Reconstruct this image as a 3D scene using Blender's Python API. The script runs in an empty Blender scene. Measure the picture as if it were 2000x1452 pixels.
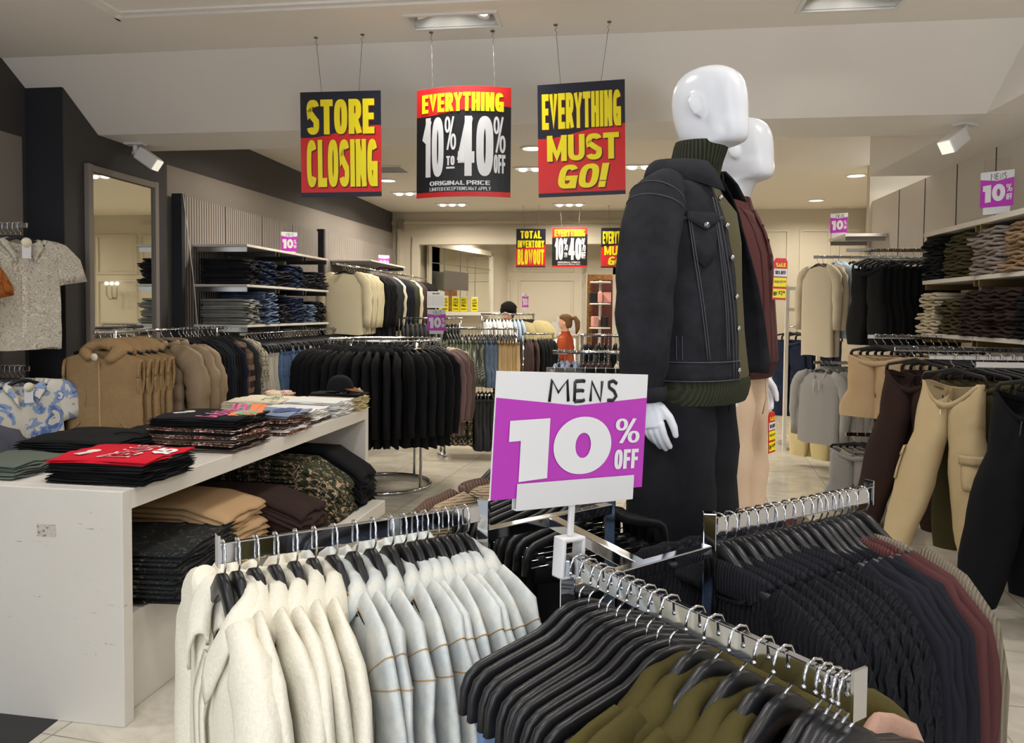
import bpy, math, random
from math import sin, cos, pi, radians, sqrt, atan2, degrees, tan
from mathutils import Vector, Matrix, noise

random.seed(7)
SC = bpy.context.scene
COL = SC.collection

# ------------------------------------------------------------------ camera
PITCH, ROLL, YAW = radians(2.2), radians(0.5), radians(7.758)
cam_d = bpy.data.cameras.new('camera')
cam = bpy.data.objects.new('camera', cam_d)
COL.objects.link(cam)
cam_d.sensor_width = 36.0
cam_d.lens = 27.0
cam_d.shift_y = -0.0301
cam_d.clip_start = 0.05
cam_d.clip_end = 100
M = Matrix.Rotation(YAW, 4, 'Z') @ Matrix.Rotation(pi/2 - PITCH, 4, 'X') @ Matrix.Rotation(ROLL, 4, 'Z')
cam.matrix_world = Matrix.Translation((0, 0, 1.65)) @ M
SC.camera = cam

# ------------------------------------------------------------------ world: dim light of the mall concourse behind the camera
W = bpy.data.worlds.new('mall')
SC.world = W
W.use_nodes = True
bg = W.node_tree.nodes['Background']
_n = W.node_tree.nodes; _l = W.node_tree.links
_tc = _n.new('ShaderNodeTexCoord'); _nz = _n.new('ShaderNodeTexNoise'); _nz.inputs['Scale'].default_value = 2.6; _nz.inputs['Detail'].default_value = 2
_rp = _n.new('ShaderNodeValToRGB'); _rp.color_ramp.elements[0].position = .56; _rp.color_ramp.elements[1].position = .62
_rp.color_ramp.elements[0].color = (.22, .23, .25, 1); _rp.color_ramp.elements[1].color = (2.9, 3.0, 3.2, 1)
_l.new(_tc.outputs['Generated'], _nz.inputs['Vector']); _l.new(_nz.outputs[0], _rp.inputs[0]); _l.new(_rp.outputs[0], bg.inputs[0])
bg.inputs[1].default_value = 2.5

SC.view_settings.view_transform = 'Standard'
SC.view_settings.look = 'None'
SC.view_settings.gamma = 1
SC.view_settings.use_curve_mapping = False
SC.view_settings.exposure = -0.15
SC.cycles.max_bounces = 7
SC.cycles.diffuse_bounces = 3
SC.cycles.glossy_bounces = 4
SC.cycles.transparent_max_bounces = 6
SC.cycles.caustics_reflective = False
SC.cycles.caustics_refractive = False
SC.cycles.sample_clamp_indirect = 4.0
LAMP_NEAR = 16.0      # watts of one triple spot box near the entrance
LAMP_FAR = 35.0

# ------------------------------------------------------------------ helpers
def lin(c):
    if isinstance(c, str):
        c = c.lstrip('#')
        c = [int(c[i:i+2], 16) / 255 for i in (0, 2, 4)]
    elif max(c) > 1.0:
        c = [k / 255 for k in c]
    return tuple((k / 12.92 if k <= .04045 else ((k + .055) / 1.055) ** 2.4) for k in c) + (1.0,)

def sc(c, k):
    return tuple(min(1, x * k) for x in c[:3]) + (1.0,)

class MB:
    """collects vertices and faces of ONE mesh"""
    def __init__(self):
        self.v, self.f, self.mi, self.sm = [], [], [], []
    def add(self, vs, fs, mi=0, smooth=True):
        b = len(self.v)
        self.v += [tuple(p) for p in vs]
        for f in fs:
            self.f.append(tuple(i + b for i in f)); self.mi.append(mi); self.sm.append(smooth)
        return self
    def box(self, c, s, rz=0.0, mi=0, rot=None):
        x, y, z = s[0]/2, s[1]/2, s[2]/2
        vs = [Vector((a, b, d)) for a in (-x, x) for b in (-y, y) for d in (-z, z)]
        R = rot if rot is not None else Matrix.Rotation(rz, 3, 'Z')
        vs = [R @ p + Vector(c) for p in vs]
        return self.add(vs, [(0,1,3,2),(4,6,7,5),(0,4,5,1),(2,3,7,6),(0,2,6,4),(1,5,7,3)], mi, False)
    def loft(self, rings, closed=True, cap0=False, cap1=False, mi=0, smooth=True):
        n = len(rings[0]); vs = [p for r in rings for p in r]; fs = []
        for i in range(len(rings) - 1):
            for j in range(n if closed else n - 1):
                k = (j + 1) % n
                fs.append((i*n + j, i*n + k, (i+1)*n + k, (i+1)*n + j))
        if cap0: fs.append(tuple(range(n))[::-1])
        if cap1: fs.append(tuple((len(rings)-1)*n + j for j in range(n)))
        return self.add(vs, fs, mi, smooth)
    def tube(self, pts, r, n=8, mi=0, cap=True, up=None):
        pts = [Vector(p) for p in pts]; m = len(pts); rings = []
        t0 = (pts[1] - pts[0]).normalized()
        u = Vector(up) if up is not None else (Vector((0, 0, 1)) if abs(t0.z) < .9 else Vector((1, 0, 0)))
        u = (u - t0 * u.dot(t0)).normalized()
        for i, p in enumerate(pts):
            t = (pts[min(i+1, m-1)] - pts[max(i-1, 0)]).normalized()
            u = (u - t * u.dot(t))
            u = u.normalized() if u.length > 1e-6 else t.orthogonal().normalized()
            w = t.cross(u)
            ri = r[i] if isinstance(r, (list, tuple)) and isinstance(r[0], (list, tuple)) else ((r[i], r[i]) if isinstance(r, list) else (r if isinstance(r, tuple) else (r, r)))
            rings.append([p + u * (ri[0] * cos(2*pi*k/n)) + w * (ri[1] * sin(2*pi*k/n)) for k in range(n)])
        return self.loft(rings, True, cap, cap, mi)
    def bar(self, path, h, t, mi=0):
        """chamfered rectangular section (h across the path, t along local y) swept along a path in the xz plane"""
        rings = []; m = len(path)
        for i, p in enumerate(path):
            a, b = path[max(i-1, 0)], path[min(i+1, m-1)]
            d = Vector((b[0]-a[0], 0, b[1]-a[1])).normalized(); nn = Vector((-d.z, 0, d.x))
            hh = (h[i] if isinstance(h, list) else h) / 2; tt = t / 2; c = min(hh, tt) * .45
            P = Vector((p[0], 0, p[1]))
            sec = [(hh, tt-c), (hh-c, tt), (-hh+c, tt), (-hh, tt-c), (-hh, -tt+c), (-hh+c, -tt), (hh-c, -tt), (hh, -tt+c)]
            rings.append([P + nn * s + Vector((0, q, 0)) for s, q in sec])
        return self.loft(rings, True, True, True, mi)
    def sphere(self, c, r, nu=14, nv=9, mi=0):
        r = r if isinstance(r, (tuple, list)) else (r, r, r)
        rings = [[(c[0]+r[0]*sin(a)*cos(2*pi*j/nu), c[1]+r[1]*sin(a)*sin(2*pi*j/nu), c[2]+r[2]*cos(a)) for j in range(nu)]
                 for a in [pi*(i+.02)/(nv+.04) for i in range(nv+1)]]
        return self.loft(rings, True, True, True, mi)
    def cyl(self, a, b, r, n=20, mi=0):
        return self.tube([a, b], r, n, mi)
    def poly(self, pts, mi=0):
        return self.add(pts, [tuple(range(len(pts)))], mi, False)
    def thicken(self, t):
        """turn an open sheet into a shell"""
        nv = len(self.v)
        N = [Vector((0, 0, 0)) for _ in range(nv)]
        for f in self.f:
            a, b, c = (Vector(self.v[f[i]]) for i in (0, 1, 2))
            nn = (b - a).cross(c - a)
            if len(f) > 3: nn += (Vector(self.v[f[2]]) - a).cross(Vector(self.v[f[3]]) - a)
            for i in f: N[i] += nn
        for i in range(nv):
            q = Vector(self.v[i]) - (N[i].normalized() if N[i].length > 1e-12 else N[i]) * t
            self.v.append(tuple(q))
        edges = {}
        for f in self.f:
            for i in range(len(f)):
                e = (f[i], f[(i+1) % len(f)]); k = tuple(sorted(e)); edges.setdefault(k, []).append(e)
        nf = [tuple(i + nv for i in f[::-1]) for f in self.f]
        rim = [(e[0][1], e[0][0], e[0][0] + nv, e[0][1] + nv) for e in edges.values() if len(e) == 1]
        m0 = self.mi[0] if self.mi else 0
        self.f += nf + rim; self.mi += list(self.mi) + [m0] * len(rim); self.sm += list(self.sm) + [True] * len(rim)
        return self
    def warp(self, fn):
        self.v = [tuple(fn(Vector(p))) for p in self.v]; return self
    def join(self, o):
        b = len(self.v); self.v += o.v; self.f += [tuple(i + b for i in f) for f in o.f]; self.mi += o.mi; self.sm += o.sm; return self
    def mesh(self, name, mats):
        me = bpy.data.meshes.new(name)
        me.from_pydata(self.v, [], self.f)
        for m in (mats if isinstance(mats, (list, tuple)) else [mats]): me.materials.append(m)
        me.polygons.foreach_set('material_index', self.mi)
        me.polygons.foreach_set('use_smooth', self.sm)
        me.update()
        return me

def link(name, me, parent=None, loc=(0, 0, 0), rz=0.0, rot=None):
    o = bpy.data.objects.new(name, me)
    COL.objects.link(o)
    o.location = loc
    o.rotation_euler = rot if rot is not None else (0, 0, rz)
    if parent is not None: o.parent = parent
    return o

def tag(o, label=None, cat=None, group=None, kind=None):
    if label: o['label'] = label
    if cat: o['category'] = cat
    if group: o['group'] = group
    if kind: o['kind'] = kind
    return o

def struct(name, mb, mat, bevel=0):
    o = link(name, mb.mesh(name, mat)); o['kind'] = 'structure'
    if bevel: bev(o, bevel)
    return o

def bev(o, w, seg=2):
    m = o.modifiers.new('bevel', 'BEVEL'); m.width = w; m.segments = seg; m.limit_method = 'ANGLE'; m.angle_limit = radians(40)
    return o

def thing(name, loc, rz, label, cat, group=None, parts=(), base=None, rot=None):
    """one top-level thing: an Empty (or a base mesh) at LOC and its parts as children; a part is (name, mesh) or (name, mesh, [sub-parts])"""
    r = link(name, base, None, loc, rz, rot)
    tag(r, label, cat, group)
    for p in parts:
        o = link(p[0], p[1], r)
        for s in (p[2] if len(p) > 2 else ()): link(s[0], s[1], o)
    return r

ORD = ('first second third fourth fifth sixth seventh eighth ninth tenth eleventh twelfth thirteenth fourteenth fifteenth sixteenth seventeenth '
       'eighteenth nineteenth twentieth').split() + ['twenty-' + w for w in 'first second third fourth fifth sixth seventh eighth ninth'.split()] + \
      ['thirtieth'] + ['thirty-' + w for w in 'first second third fourth fifth sixth seventh eighth ninth'.split()]

# ------------------------------------------------------------------ materials
class NT:
    def __init__(self, name):
        self.m = bpy.data.materials.new(name); self.m.use_nodes = True
        self.t = self.m.node_tree; self.p = self.t.nodes['Principled BSDF']
    def n(self, typ, **kw):
        nd = self.t.nodes.new(typ)
        for k, v in kw.items():
            if k.startswith('_'): setattr(nd, k[1:], v)
            else:
                key = int(k[1:]) if k[0] == 'i' and k[1:].isdigit() else k.replace('__', ' ')
                s = nd.inputs[key]
                if hasattr(v, 'is_output') and not isinstance(v, (int, float, tuple)): self.t.links.new(v, s)
                else: s.default_value = v
        return nd
    def coord(self, which='Object'):
        return self.n('ShaderNodeTexCoord').outputs[which]
    def mapped(self, scale, which='Object', rot=(0, 0, 0)):
        return self.n('ShaderNodeMapping', Vector=self.coord(which), Scale=scale, Rotation=rot).outputs[0]
    def noise(self, vec, scale, detail=3, rough=.55):
        return self.n('ShaderNodeTexNoise', Vector=vec, Scale=scale, Detail=detail, Roughness=rough).outputs[0]
    def ramp(self, fac, stops, const=False):
        nd = self.n('ShaderNodeValToRGB', Fac=fac); cr = nd.color_ramp
        if const: cr.interpolation = 'CONSTANT'
        while len(cr.elements) < len(stops): cr.elements.new(.5)
        for e, (p, c) in zip(cr.elements, stops): e.position = p; e.color = c
        return nd.outputs[0]
    def mix(self, fac, a, b, mode='MIX'):
        nd = self.n('ShaderNodeMix', _data_type='RGBA', _blend_type=mode)
        for i, v in ((0, fac), (6, a), (7, b)):
            if hasattr(v, 'is_output'): self.t.links.new(v, nd.inputs[i])
            else: nd.inputs[i].default_value = v
        return nd.outputs[2]
    def math(self, op, a, b=0.0):
        nd = self.n('ShaderNodeMath', _operation=op)
        for i, v in ((0, a), (1, b)):
            if hasattr(v, 'is_output'): self.t.links.new(v, nd.inputs[i])
            else: nd.inputs[i].default_value = v
        return nd.outputs[0]
    def bump(self, h, strength=.3, dist=.002):
        b = self.n('ShaderNodeBump', Height=h, Strength=strength, Distance=dist)
        self.t.links.new(b.outputs[0], self.p.inputs['Normal'])
    def out(self, color=None, rough=None, metal=None, spec=None):
        for k, v in (('Base Color', color), ('Roughness', rough), ('Metallic', metal), ('Specular IOR Level', spec)):
            if v is None: continue
            if hasattr(v, 'is_output'): self.t.links.new(v, self.p.inputs[k])
            else: self.p.inputs[k].default_value = v
        return self.m
    def rnd(self, col, amt=.12):
        """each object its own slight shade of dye"""
        r = self.n('ShaderNodeObjectInfo').outputs['Random']
        v = self.math('ADD', self.math('MULTIPLY', r, 2 * amt), 1 - amt)
        return self.n('ShaderNodeHueSaturation', Color=col, Value=v).outputs[0]

def plain(name, c, rough=.5, metal=0.0, spec=.5, bump=0.0, var=0.0):
    t = NT(name); c = lin(c); col = c
    if var:
        col = t.mix(t.noise(t.coord(), 3.0, 4), sc(c, 1 - var), sc(c, 1 + var))
    if bump: t.bump(t.noise(t.coord(), 220, 2), bump, .001)
    return t.out(col, rough, metal, spec)

def fabric(name, c, var=.13, scale=260, bump=.35, rough=.93, spec=.2, rnd=.1, wave=None, blot=7.0, dist=.0016):
    t = NT(name); c = lin(c); co = t.coord()
    col = t.mix(t.noise(co, blot, 5), sc(c, 1 - var), sc(c, 1 + var))
    fine = t.noise(co, scale, 2)
    col = t.mix(fine, sc(c, .8), col, 'MIX') if var > .05 else col
    h = fine
    if wave:                                   # rib / cord: (axis, scale, depth)
        w = t.n('ShaderNodeTexWave', Vector=co, Scale=wave[1], Distortion=wave[3] if len(wave) > 3 else .6, _bands_direction=wave[0]).outputs['Fac']
        h = t.math('ADD', t.math('MULTIPLY', w, wave[2]), t.math('MULTIPLY', fine, .4))
        col = t.mix(w, sc(c, .62), col)
    t.bump(h, bump, dist)
    if rnd: col = t.rnd(col, rnd)
    return t.out(col, rough, 0, spec)

def denim(name, c, light, amt=.5, blot=9.0, rnd=.12):
    t = NT(name); co = t.coord(); c = lin(c); l = lin(light)
    n1 = t.noise(co, blot, 6, .65)
    f = t.ramp(n1, [(.36, (0, 0, 0, 1)), (.66, (1, 1, 1, 1))])
    col = t.mix(t.math('MULTIPLY', f, amt), c, l)
    tw = t.n('ShaderNodeTexWave', Vector=t.mapped((1, 1, 1), rot=(0, .7, .5)), Scale=190, Distortion=2.0).outputs['Fac']
    fine = t.noise(co, 420, 2)
    col = t.mix(t.math('MULTIPLY', fine, .45), col, l)
    t.bump(t.math('ADD', tw, t.math('MULTIPLY', n1, 1.2)), .3, .0012)
    return t.out(t.rnd(col, rnd), .9, 0, .2)

def spots(name, stops, scale, rough=.9, dist=1.2, detail=3, rnd=.08, bump=.3):
    """camouflage and printed cloth: hard-edged patches"""
    t = NT(name); co = t.coord()
    w = t.n('ShaderNodeTexNoise', Vector=co, Scale=scale, Detail=detail, Roughness=.5, Distortion=dist).outputs[0]
    col = t.ramp(w, [(p, lin(c)) for p, c in stops], True)
    t.bump(t.noise(co, 250, 2), bump, .0015)
    return t.out(t.rnd(col, rnd), rough, 0, .2)

def stripes(name, c, c2, scale, axis='X', width=.75, rnd=.05, dist=.4):
    t = NT(name); co = t.coord()
    w = t.n('ShaderNodeTexWave', Vector=co, Scale=scale, Distortion=dist, _bands_direction=axis).outputs['Fac']
    col = t.ramp(w, [(0, lin(c)), (width, lin(c2))], True)
    t.bump(t.noise(co, 300, 2), .25, .001)
    return t.out(t.rnd(col, rnd), .9, 0, .2)

def plaid(name, c, a, b):
    t = NT(name); co = t.coord()
    w1 = t.n('ShaderNodeTexWave', Vector=co, Scale=3.4, Distortion=.3, _bands_direction='X').outputs['Fac']
    w2 = t.n('ShaderNodeTexWave', Vector=co, Scale=3.4, Distortion=.3, _bands_direction='Z').outputs['Fac']
    col = t.mix(t.ramp(w1, [(.5, (0, 0, 0, 1)), (.62, (.8, .8, .8, 1))]), lin(c), lin(a))
    col = t.mix(t.ramp(w2, [(.55, (0, 0, 0, 1)), (.68, (.8, .8, .8, 1))]), col, lin(b))
    t.bump(t.noise(co, 260, 2), .3, .001)
    return t.out(col, .93, 0, .15)

def emit(name, c, s):
    t = NT(name); t.p.inputs['Emission Color'].default_value = lin(c); t.p.inputs['Emission Strength'].default_value = s
    return t.out(lin(c), .5)

MT = {}
MT['ceil'] = plain('ceiling_paint', (245, 240, 233), .85, bump=.08)
MT['ceil_far'] = plain('far_ceiling_paint', (234, 227, 214), .8)
MT['dark'] = plain('charcoal_wall_paint', (62, 60, 60), .8, bump=.1, var=.04)
MT['darker'] = plain('black_wall_paint', (36, 36, 42), .75, bump=.1)
MT['taupe'] = plain('taupe_wall_paint', (136, 128, 120), .8, bump=.1, var=.04)
MT['cream'] = plain('cream_wall_paint', (206, 196, 176), .75, bump=.06)
MT['panel'] = plain('pale_laminate_panel', (222, 215, 205), .5)
MT['white'] = plain('white_enamel', (226, 223, 216), .4)
MT['offwhite'] = plain('off_white_laminate', (214, 208, 198), .38)
MT['chrome'] = plain('chrome', (212, 214, 218), .06, 1.0)
MT['steel'] = plain('brushed_steel', (150, 150, 150), .32, 1.0)
MT['gold'] = plain('brass_bracket', (150, 128, 82), .4, .8)
MT['plastic'] = plain('black_plastic', (24, 24, 26), .36, spec=.45, bump=.05)
MT['plastic2'] = plain('white_plastic', (212, 212, 212), .3)
MT['mannequin'] = plain('white_mannequin_gloss', (222, 224, 229), .27, spec=.5)
MT['black'] = plain('black_satin', (18, 18, 20), .45)
MT['wire'] = plain('thin_wire', (120, 118, 114), .4, .9)
t = NT('mirror_glass'); MT['mirror'] = t.out((.86, .87, .8, 1), .02, 1.0)
t = NT('clear_acrylic'); t.p.inputs['Transmission Weight'].default_value = 1.0; t.p.inputs['IOR'].default_value = 1.2
MT['acrylic'] = t.out((.95, .95, .95, 1), .05)
MT['lamp'] = emit('lamp_glow', (255, 250, 238), 3.5)
MT['dimlamp'] = emit('dim_lens', (255, 248, 236), .7)
MT['lampbox'] = plain('lamp_housing_white', (236, 234, 230), .5)
MT['purple'] = plain('purple_print', (178, 52, 176), .3)
MT['card'] = plain('white_card', (220, 220, 220), .3)
MT['inkblack'] = plain('black_ink', (20, 20, 24), .4)
MT['navy'] = plain('navy_print', (18, 22, 40), .38)
MT['red'] = plain('red_print', (206, 34, 34), .38)
MT['yellow'] = plain('yellow_print', (240, 222, 20), .38)
MT['shade'] = plain('dark_red_print', (88, 14, 14), .4)
MT['skin'] = plain('skin', (224, 172, 142), .55)

# floor: polished stone tiles
t = NT('stone_tile_floor')
vec = t.mapped((1, 1, 1), rot=(0, 0, radians(6)))
br = t.n('ShaderNodeTexBrick', Vector=vec, Color1=lin((206, 199, 184)), Color2=lin((196, 190, 176)), Mortar=lin((136, 130, 120)), Scale=1.0, Mortar__Size=.004, Brick__Width=.6, Row__Height=.6)
br.offset = 0.0
ve = t.n('ShaderNodeTexNoise', Vector=vec, Scale=2.3, Detail=7, Roughness=.62, Distortion=1.6).outputs[0]
c = t.mix(t.ramp(ve, [(.42, (0, 0, 0, 1)), (.62, (.7, .7, .7, 1))]), br.outputs[0], lin((172, 166, 152)))
MT['floor'] = t.out(c, t.math('ADD', t.math('MULTIPLY', ve, .16), .12), 0, .5)

# grooved slat panel on the left wall
t = NT('grooved_taupe_panel'); co = t.coord()
w = t.n('ShaderNodeTexWave', Vector=co, Scale=7.6, Distortion=0, _bands_direction='Y').outputs['Fac']
c = t.mix(t.ramp(w, [(.30, (0, 0, 0, 1)), (.42, (1, 1, 1, 1))]), lin((74, 68, 64)), lin((152, 143, 135)))
t.bump(w, .9, .006)
MT['slat'] = t.out(c, .6)

# scuffed white table laminate
t = NT('scuffed_white_laminate'); co = t.coord()
s1 = t.noise(t.mapped((3, 3, 26), rot=(.5, .4, 0)), 1.6, 6, .7)
s2 = t.noise(t.mapped((26, 26, 9), rot=(0, .3, .9)), 1.2, 5, .75)
mk = t.math('MULTIPLY', t.ramp(s1, [(.635, (0, 0, 0, 1)), (.66, (1, 1, 1, 1))]), t.ramp(s2, [(.50, (0, 0, 0, 1)), (.57, (1, 1, 1, 1))]))
c = t.mix(t.math('MULTIPLY', mk, .75), t.mix(t.noise(co, 2.0, 4), lin((206, 202, 192)), lin((217, 213, 205))), lin((92, 84, 76)))
MT['table'] = t.out(c, .42)

F = {}
F['cream'] = fabric('cream_wool', (230, 224, 206), .06, 150, .6, dist=.003, rnd=.03)
F['lightdenim'] = denim('light_wash_denim', (174, 185, 190), (222, 219, 208), .95, 18, .06)
F['olive'] = fabric('olive_suede', (74, 66, 32), .2, 160, .3, blot=14, rnd=.06)
F['blackknit'] = fabric('black_cable_knit', (32, 32, 38), .1, 120, 1.0, wave=('X', 26, 1.0, 5.0), dist=.009, rnd=.05)
F['blackrib'] = fabric('black_rib_knit', (36, 36, 42), .05, 200, .9, wave=('X', 42, 1.0, .6), dist=.006)
F['navyknit'] = fabric('navy_fine_knit', (27, 28, 35), .1, 320, .5, rnd=.08)
F['navyrib'] = fabric('navy_rib_knit', (27, 28, 35), .05, 320, .8, wave=('X', 48, 1.0, .4), dist=.005)
F['maroon'] = fabric('maroon_fine_knit', (78, 46, 45), .1, 300, .4, rnd=.08)
F['maroonrib'] = fabric('maroon_rib_knit', (98, 58, 56), .05, 300, .8, wave=('X', 48, 1.0, .4), dist=.005)
F['tancord'] = fabric('taupe_corduroy', (136, 124, 106), .06, 300, .8, wave=('X', 46, 1.0, .3), dist=.004)
F['jeansblue'] = denim('mid_blue_denim', (58, 82, 122), (126, 150, 182), .7, 18)
F['jeansdark'] = denim('indigo_denim', (24, 30, 48), (56, 68, 96), .45)
F['jeansfade'] = denim('faded_indigo_denim', (28, 36, 58), (118, 136, 164), .8, 11)
F['jeansblack'] = denim('black_denim', (20, 20, 24), (46, 46, 52), .4)
F['jeansgrey'] = denim('grey_denim', (112, 112, 108), (150, 150, 144), .5)
F['jeanspale'] = denim('pale_denim', (188, 184, 172), (222, 216, 200), .6)
F['jeanswhite'] = denim('ecru_denim', (206, 196, 176), (232, 224, 206), .6)
F['peach'] = fabric('peach_knit', (176, 140, 122), .1, 200, .5)
F['brownknit'] = fabric('brown_rib_knit', (122, 96, 82), .1, 200, .9, wave=('X', 34, 1.0, .6), dist=.006)
F['beigeknit'] = fabric('beige_waffle_knit', (196, 170, 138), .1, 140, 1.0, wave=('Z', 40, 1.0, .8), dist=.006)
F['tweed'] = spots('black_white_tweed', [(0, (22, 22, 24)), (.56, (150, 150, 150)), (.62, (22, 22, 24))], 240)
F['sherpa'] = fabric('tan_sherpa', (176, 144, 102), .2, 150, 1.0, blot=40, dist=.009, rnd=.05)
F['puffer'] = fabric('taupe_puffer_nylon', (150, 128, 100), .08, 60, .3, rough=.6, spec=.35, rnd=.05)
F['blackjersey'] = fabric('black_jersey', (21, 21, 23), .15, 260, .35, rnd=.2)
F['greyblack'] = fabric('washed_black_cotton', (56, 56, 58), .15, 260, .35, rnd=.15)
F['darknavy'] = fabric('dark_navy_cotton', (30, 32, 44), .15, 260, .35, rnd=.2)
F['forest'] = fabric('forest_cotton', (28, 42, 40), .15, 260, .35)
F['taupe'] = fabric('taupe_jersey', (108, 94, 86), .1, 260, .35)
F['mauve'] = fabric('mauve_jersey', (130, 104, 104), .1, 260, .35)
F['sand'] = fabric('sand_jersey', (205, 190, 160), .08, 260, .35, rnd=.05)
F['khaki'] = fabric('khaki_twill', (196, 168, 122), .1, 300, .35, rnd=.07)
F['cargo'] = fabric('stone_cargo_twill', (200, 178, 138), .1, 300, .4, blot=16)
F['brownpants'] = fabric('dark_brown_twill', (54, 38, 34), .12, 300, .3)
F['olivepants'] = fabric('olive_twill', (76, 70, 44), .12, 300, .3)
F['blackpants'] = fabric('black_twill', (15, 15, 19), .12, 300, .3)
F['beigeshorts'] = fabric('beige_fleece', (208, 178, 138), .08, 260, .35, rnd=.04)
F['creamsweat'] = fabric('oatmeal_fleece', (205, 192, 168), .06, 260, .35, rnd=.04)
F['yellowcream'] = fabric('butter_fleece', (222, 204, 152), .06, 260, .35, rnd=.04)
F['lightblue'] = fabric('pale_blue_fleece', (188, 206, 224), .06, 260, .35)
F['heather'] = fabric('heather_grey_fleece', (158, 156, 154), .12, 180, .35, blot=60, rnd=.05)
F['plaid'] = plaid('brown_plaid_flannel', (48, 38, 34), (104, 84, 72), (132, 110, 92))
F['mosscamo'] = spots('leaf_print_cotton', [(0, (150, 140, 122)), (.42, (186, 178, 158)), (.55, (96, 90, 74)), (.62, (170, 160, 140))], 22)
F['camo'] = spots('green_camouflage', [(0, (34, 38, 28)), (.43, (70, 74, 48)), (.5, (30, 30, 26)), (.57, (176, 150, 122)), (.63, (44, 50, 34))], 17)
F['glitter'] = spots('glitter_printed_denim', [(0, (34, 36, 38)), (.60, (92, 84, 56)), (.63, (40, 42, 44)), (.68, (226, 222, 210)), (.69, (44, 46, 48))], 34, detail=6)
F['floral'] = spots('cream_floral_jacquard', [(0, (206, 198, 180)), (.44, (168, 160, 146)), (.50, (218, 211, 196)), (.60, (172, 164, 150)), (.66, (214, 206, 190))], 15, dist=2.6, detail=1)
F['bluefloral'] = spots('white_blue_floral', [(0, (226, 222, 208)), (.5, (150, 170, 206)), (.58, (98, 128, 190)), (.63, (228, 224, 212))], 9, dist=.8)
F['rust'] = spots('rust_suede', [(0, (156, 92, 40)), (.5, (128, 70, 26)), (.6, (170, 108, 52))], 12)
F['greenstripe'] = stripes('green_white_stripe', (92, 100, 82), (206, 208, 192), 9, 'X', .78)
F['greystripe'] = stripes('grey_fine_stripe', (62, 68, 62), (140, 142, 132), 24, 'X', .7)
F['bluewash'] = denim('washed_blue_shorts', (60, 76, 100), (118, 134, 156), .5)
F['ecru'] = fabric('ecru_cotton', (226, 214, 180), .08, 300, .35, rnd=.04)
F['olivetee'] = fabric('olive_cotton', (70, 72, 56), .1, 300, .3)
F['brownsweat'] = fabric('brown_sweatshirt', (72, 58, 54), .1, 300, .3)
F['creamtee'] = fabric('cream_tee', (232, 222, 196), .05, 300, .25, rnd=.03)
F['whitetee'] = fabric('white_tee', (232, 230, 226), .04, 300, .25, rnd=.03)
F['redtee'] = fabric('red_tee', (196, 24, 44), .05, 300, .25)
F['blacktee'] = fabric('black_tee', (20, 20, 22), .08, 300, .25, rnd=.2)
F['bluegreytee'] = fabric('grey_blue_tee', (142, 154, 178), .08, 300, .25)
F['browntee'] = fabric('brown_grey_tee', (92, 78, 70), .1, 300, .25, rnd=.15)
F['khakitee'] = fabric('khaki_tee', (206, 190, 144), .05, 300, .25, rnd=.03)
F['greentee'] = fabric('sage_tee', (92, 100, 90), .08, 300, .25)
F['mixprint'] = spots('mixed_printed_tee', [(0, (40, 32, 32)), (.42, (150, 128, 104)), (.5, (70, 50, 46)), (.56, (196, 60, 44)), (.6, (222, 218, 208))], 26)
F['tancotton'] = fabric('tan_twill', (190, 156, 116), .08, 300, .3, rnd=.05)
F['jacketdenim'] = denim('washed_black_denim', (19, 19, 22), (52, 52, 57), .5, 14, 0)
F['olivesweater'] = fabric('olive_heather_knit', (88, 82, 58), .12, 300, .45, rnd=0)
F['oliverib'] = fabric('olive_rib_knit', (62, 64, 48), .05, 300, .9, wave=('X', 34, 1.0, .2), dist=.006, rnd=0)
F['mjeans'] = denim('mannequin_black_denim', (17, 17, 20), (38, 38, 43), .45, 10, 0)
F['linen'] = fabric('beige_linen', (214, 186, 156), .06, 240, .4, blot=20, rnd=0)
F['polo'] = stripes('maroon_striped_knit', (84, 48, 46), (44, 24, 24), 5.4, 'X', .93, 0, .15)
F['orange'] = fabric('orange_wool', (166, 74, 44), .1, 200, .4, rnd=0)
F['hair'] = fabric('blonde_brown_hair', (128, 98, 68), .25, 120, .6, wave=('Z', 30, .6, 2.0))
F['blackhair'] = fabric('black_hair', (16, 14, 14), .2, 120, .6)
# ------------------------------------------------------------------ hangers (origin: top of the rail they hang on; local x along the hanger)
HOOK = [(-.0205, -.024), (-.0195, -.009), (-.013, .002), (0, .0055), (.013, .002), (.0195, -.009), (.0205, -.036), (.014, -.05), (.002, -.058), (0, -.066), (0, -.09)]
def hook_mb(n=7, flip=1, r=.0021, ball=True):
    m = MB()
    m.tube([(flip * x, 0, z) for x, z in HOOK], r, n)
    if ball: m.sphere((flip * HOOK[0][0], 0, HOOK[0][1]), r * 1.55, 8, 5)
    return m
def scurve_arm(s, w=.222, droop=.085):
    return [(0, -.086), (s*.022, -.087), (s*.042, -.094), (s*.062, -.108), (s*.085, -.120), (s*.12, -.129), (s*.17, -.141),
            (s*(w-.022), -.149), (s*(w-.007), -.159), (s*w, -.176), (s*(w+.003), -.176-droop)]
def clip_hanger_parts(droop=.04):
    b = MB()
    full = [p for p in scurve_arm(-1, droop=droop)][::-1] + scurve_arm(1, droop=droop)[1:]
    b.bar(full, [.017] + [.021]*3 + [.026]*15 + [.021]*3 + [.017] if False else .023, .0135)
    w = MB(); w.tube([(-.215, 0, -.2), (.215, 0, -.2)], .0017, 6)
    c = []
    for s in (-1, 1):
        c.append(MB()); c[-1].box((s*.15, .006, -.222), (.024, .003, .05)); c[-1].box((s*.15, -.006, -.222), (.024, .003, .05)); c[-1].box((s*.15, 0, -.2), (.02, .014, .012))
    return b, w, c
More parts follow.
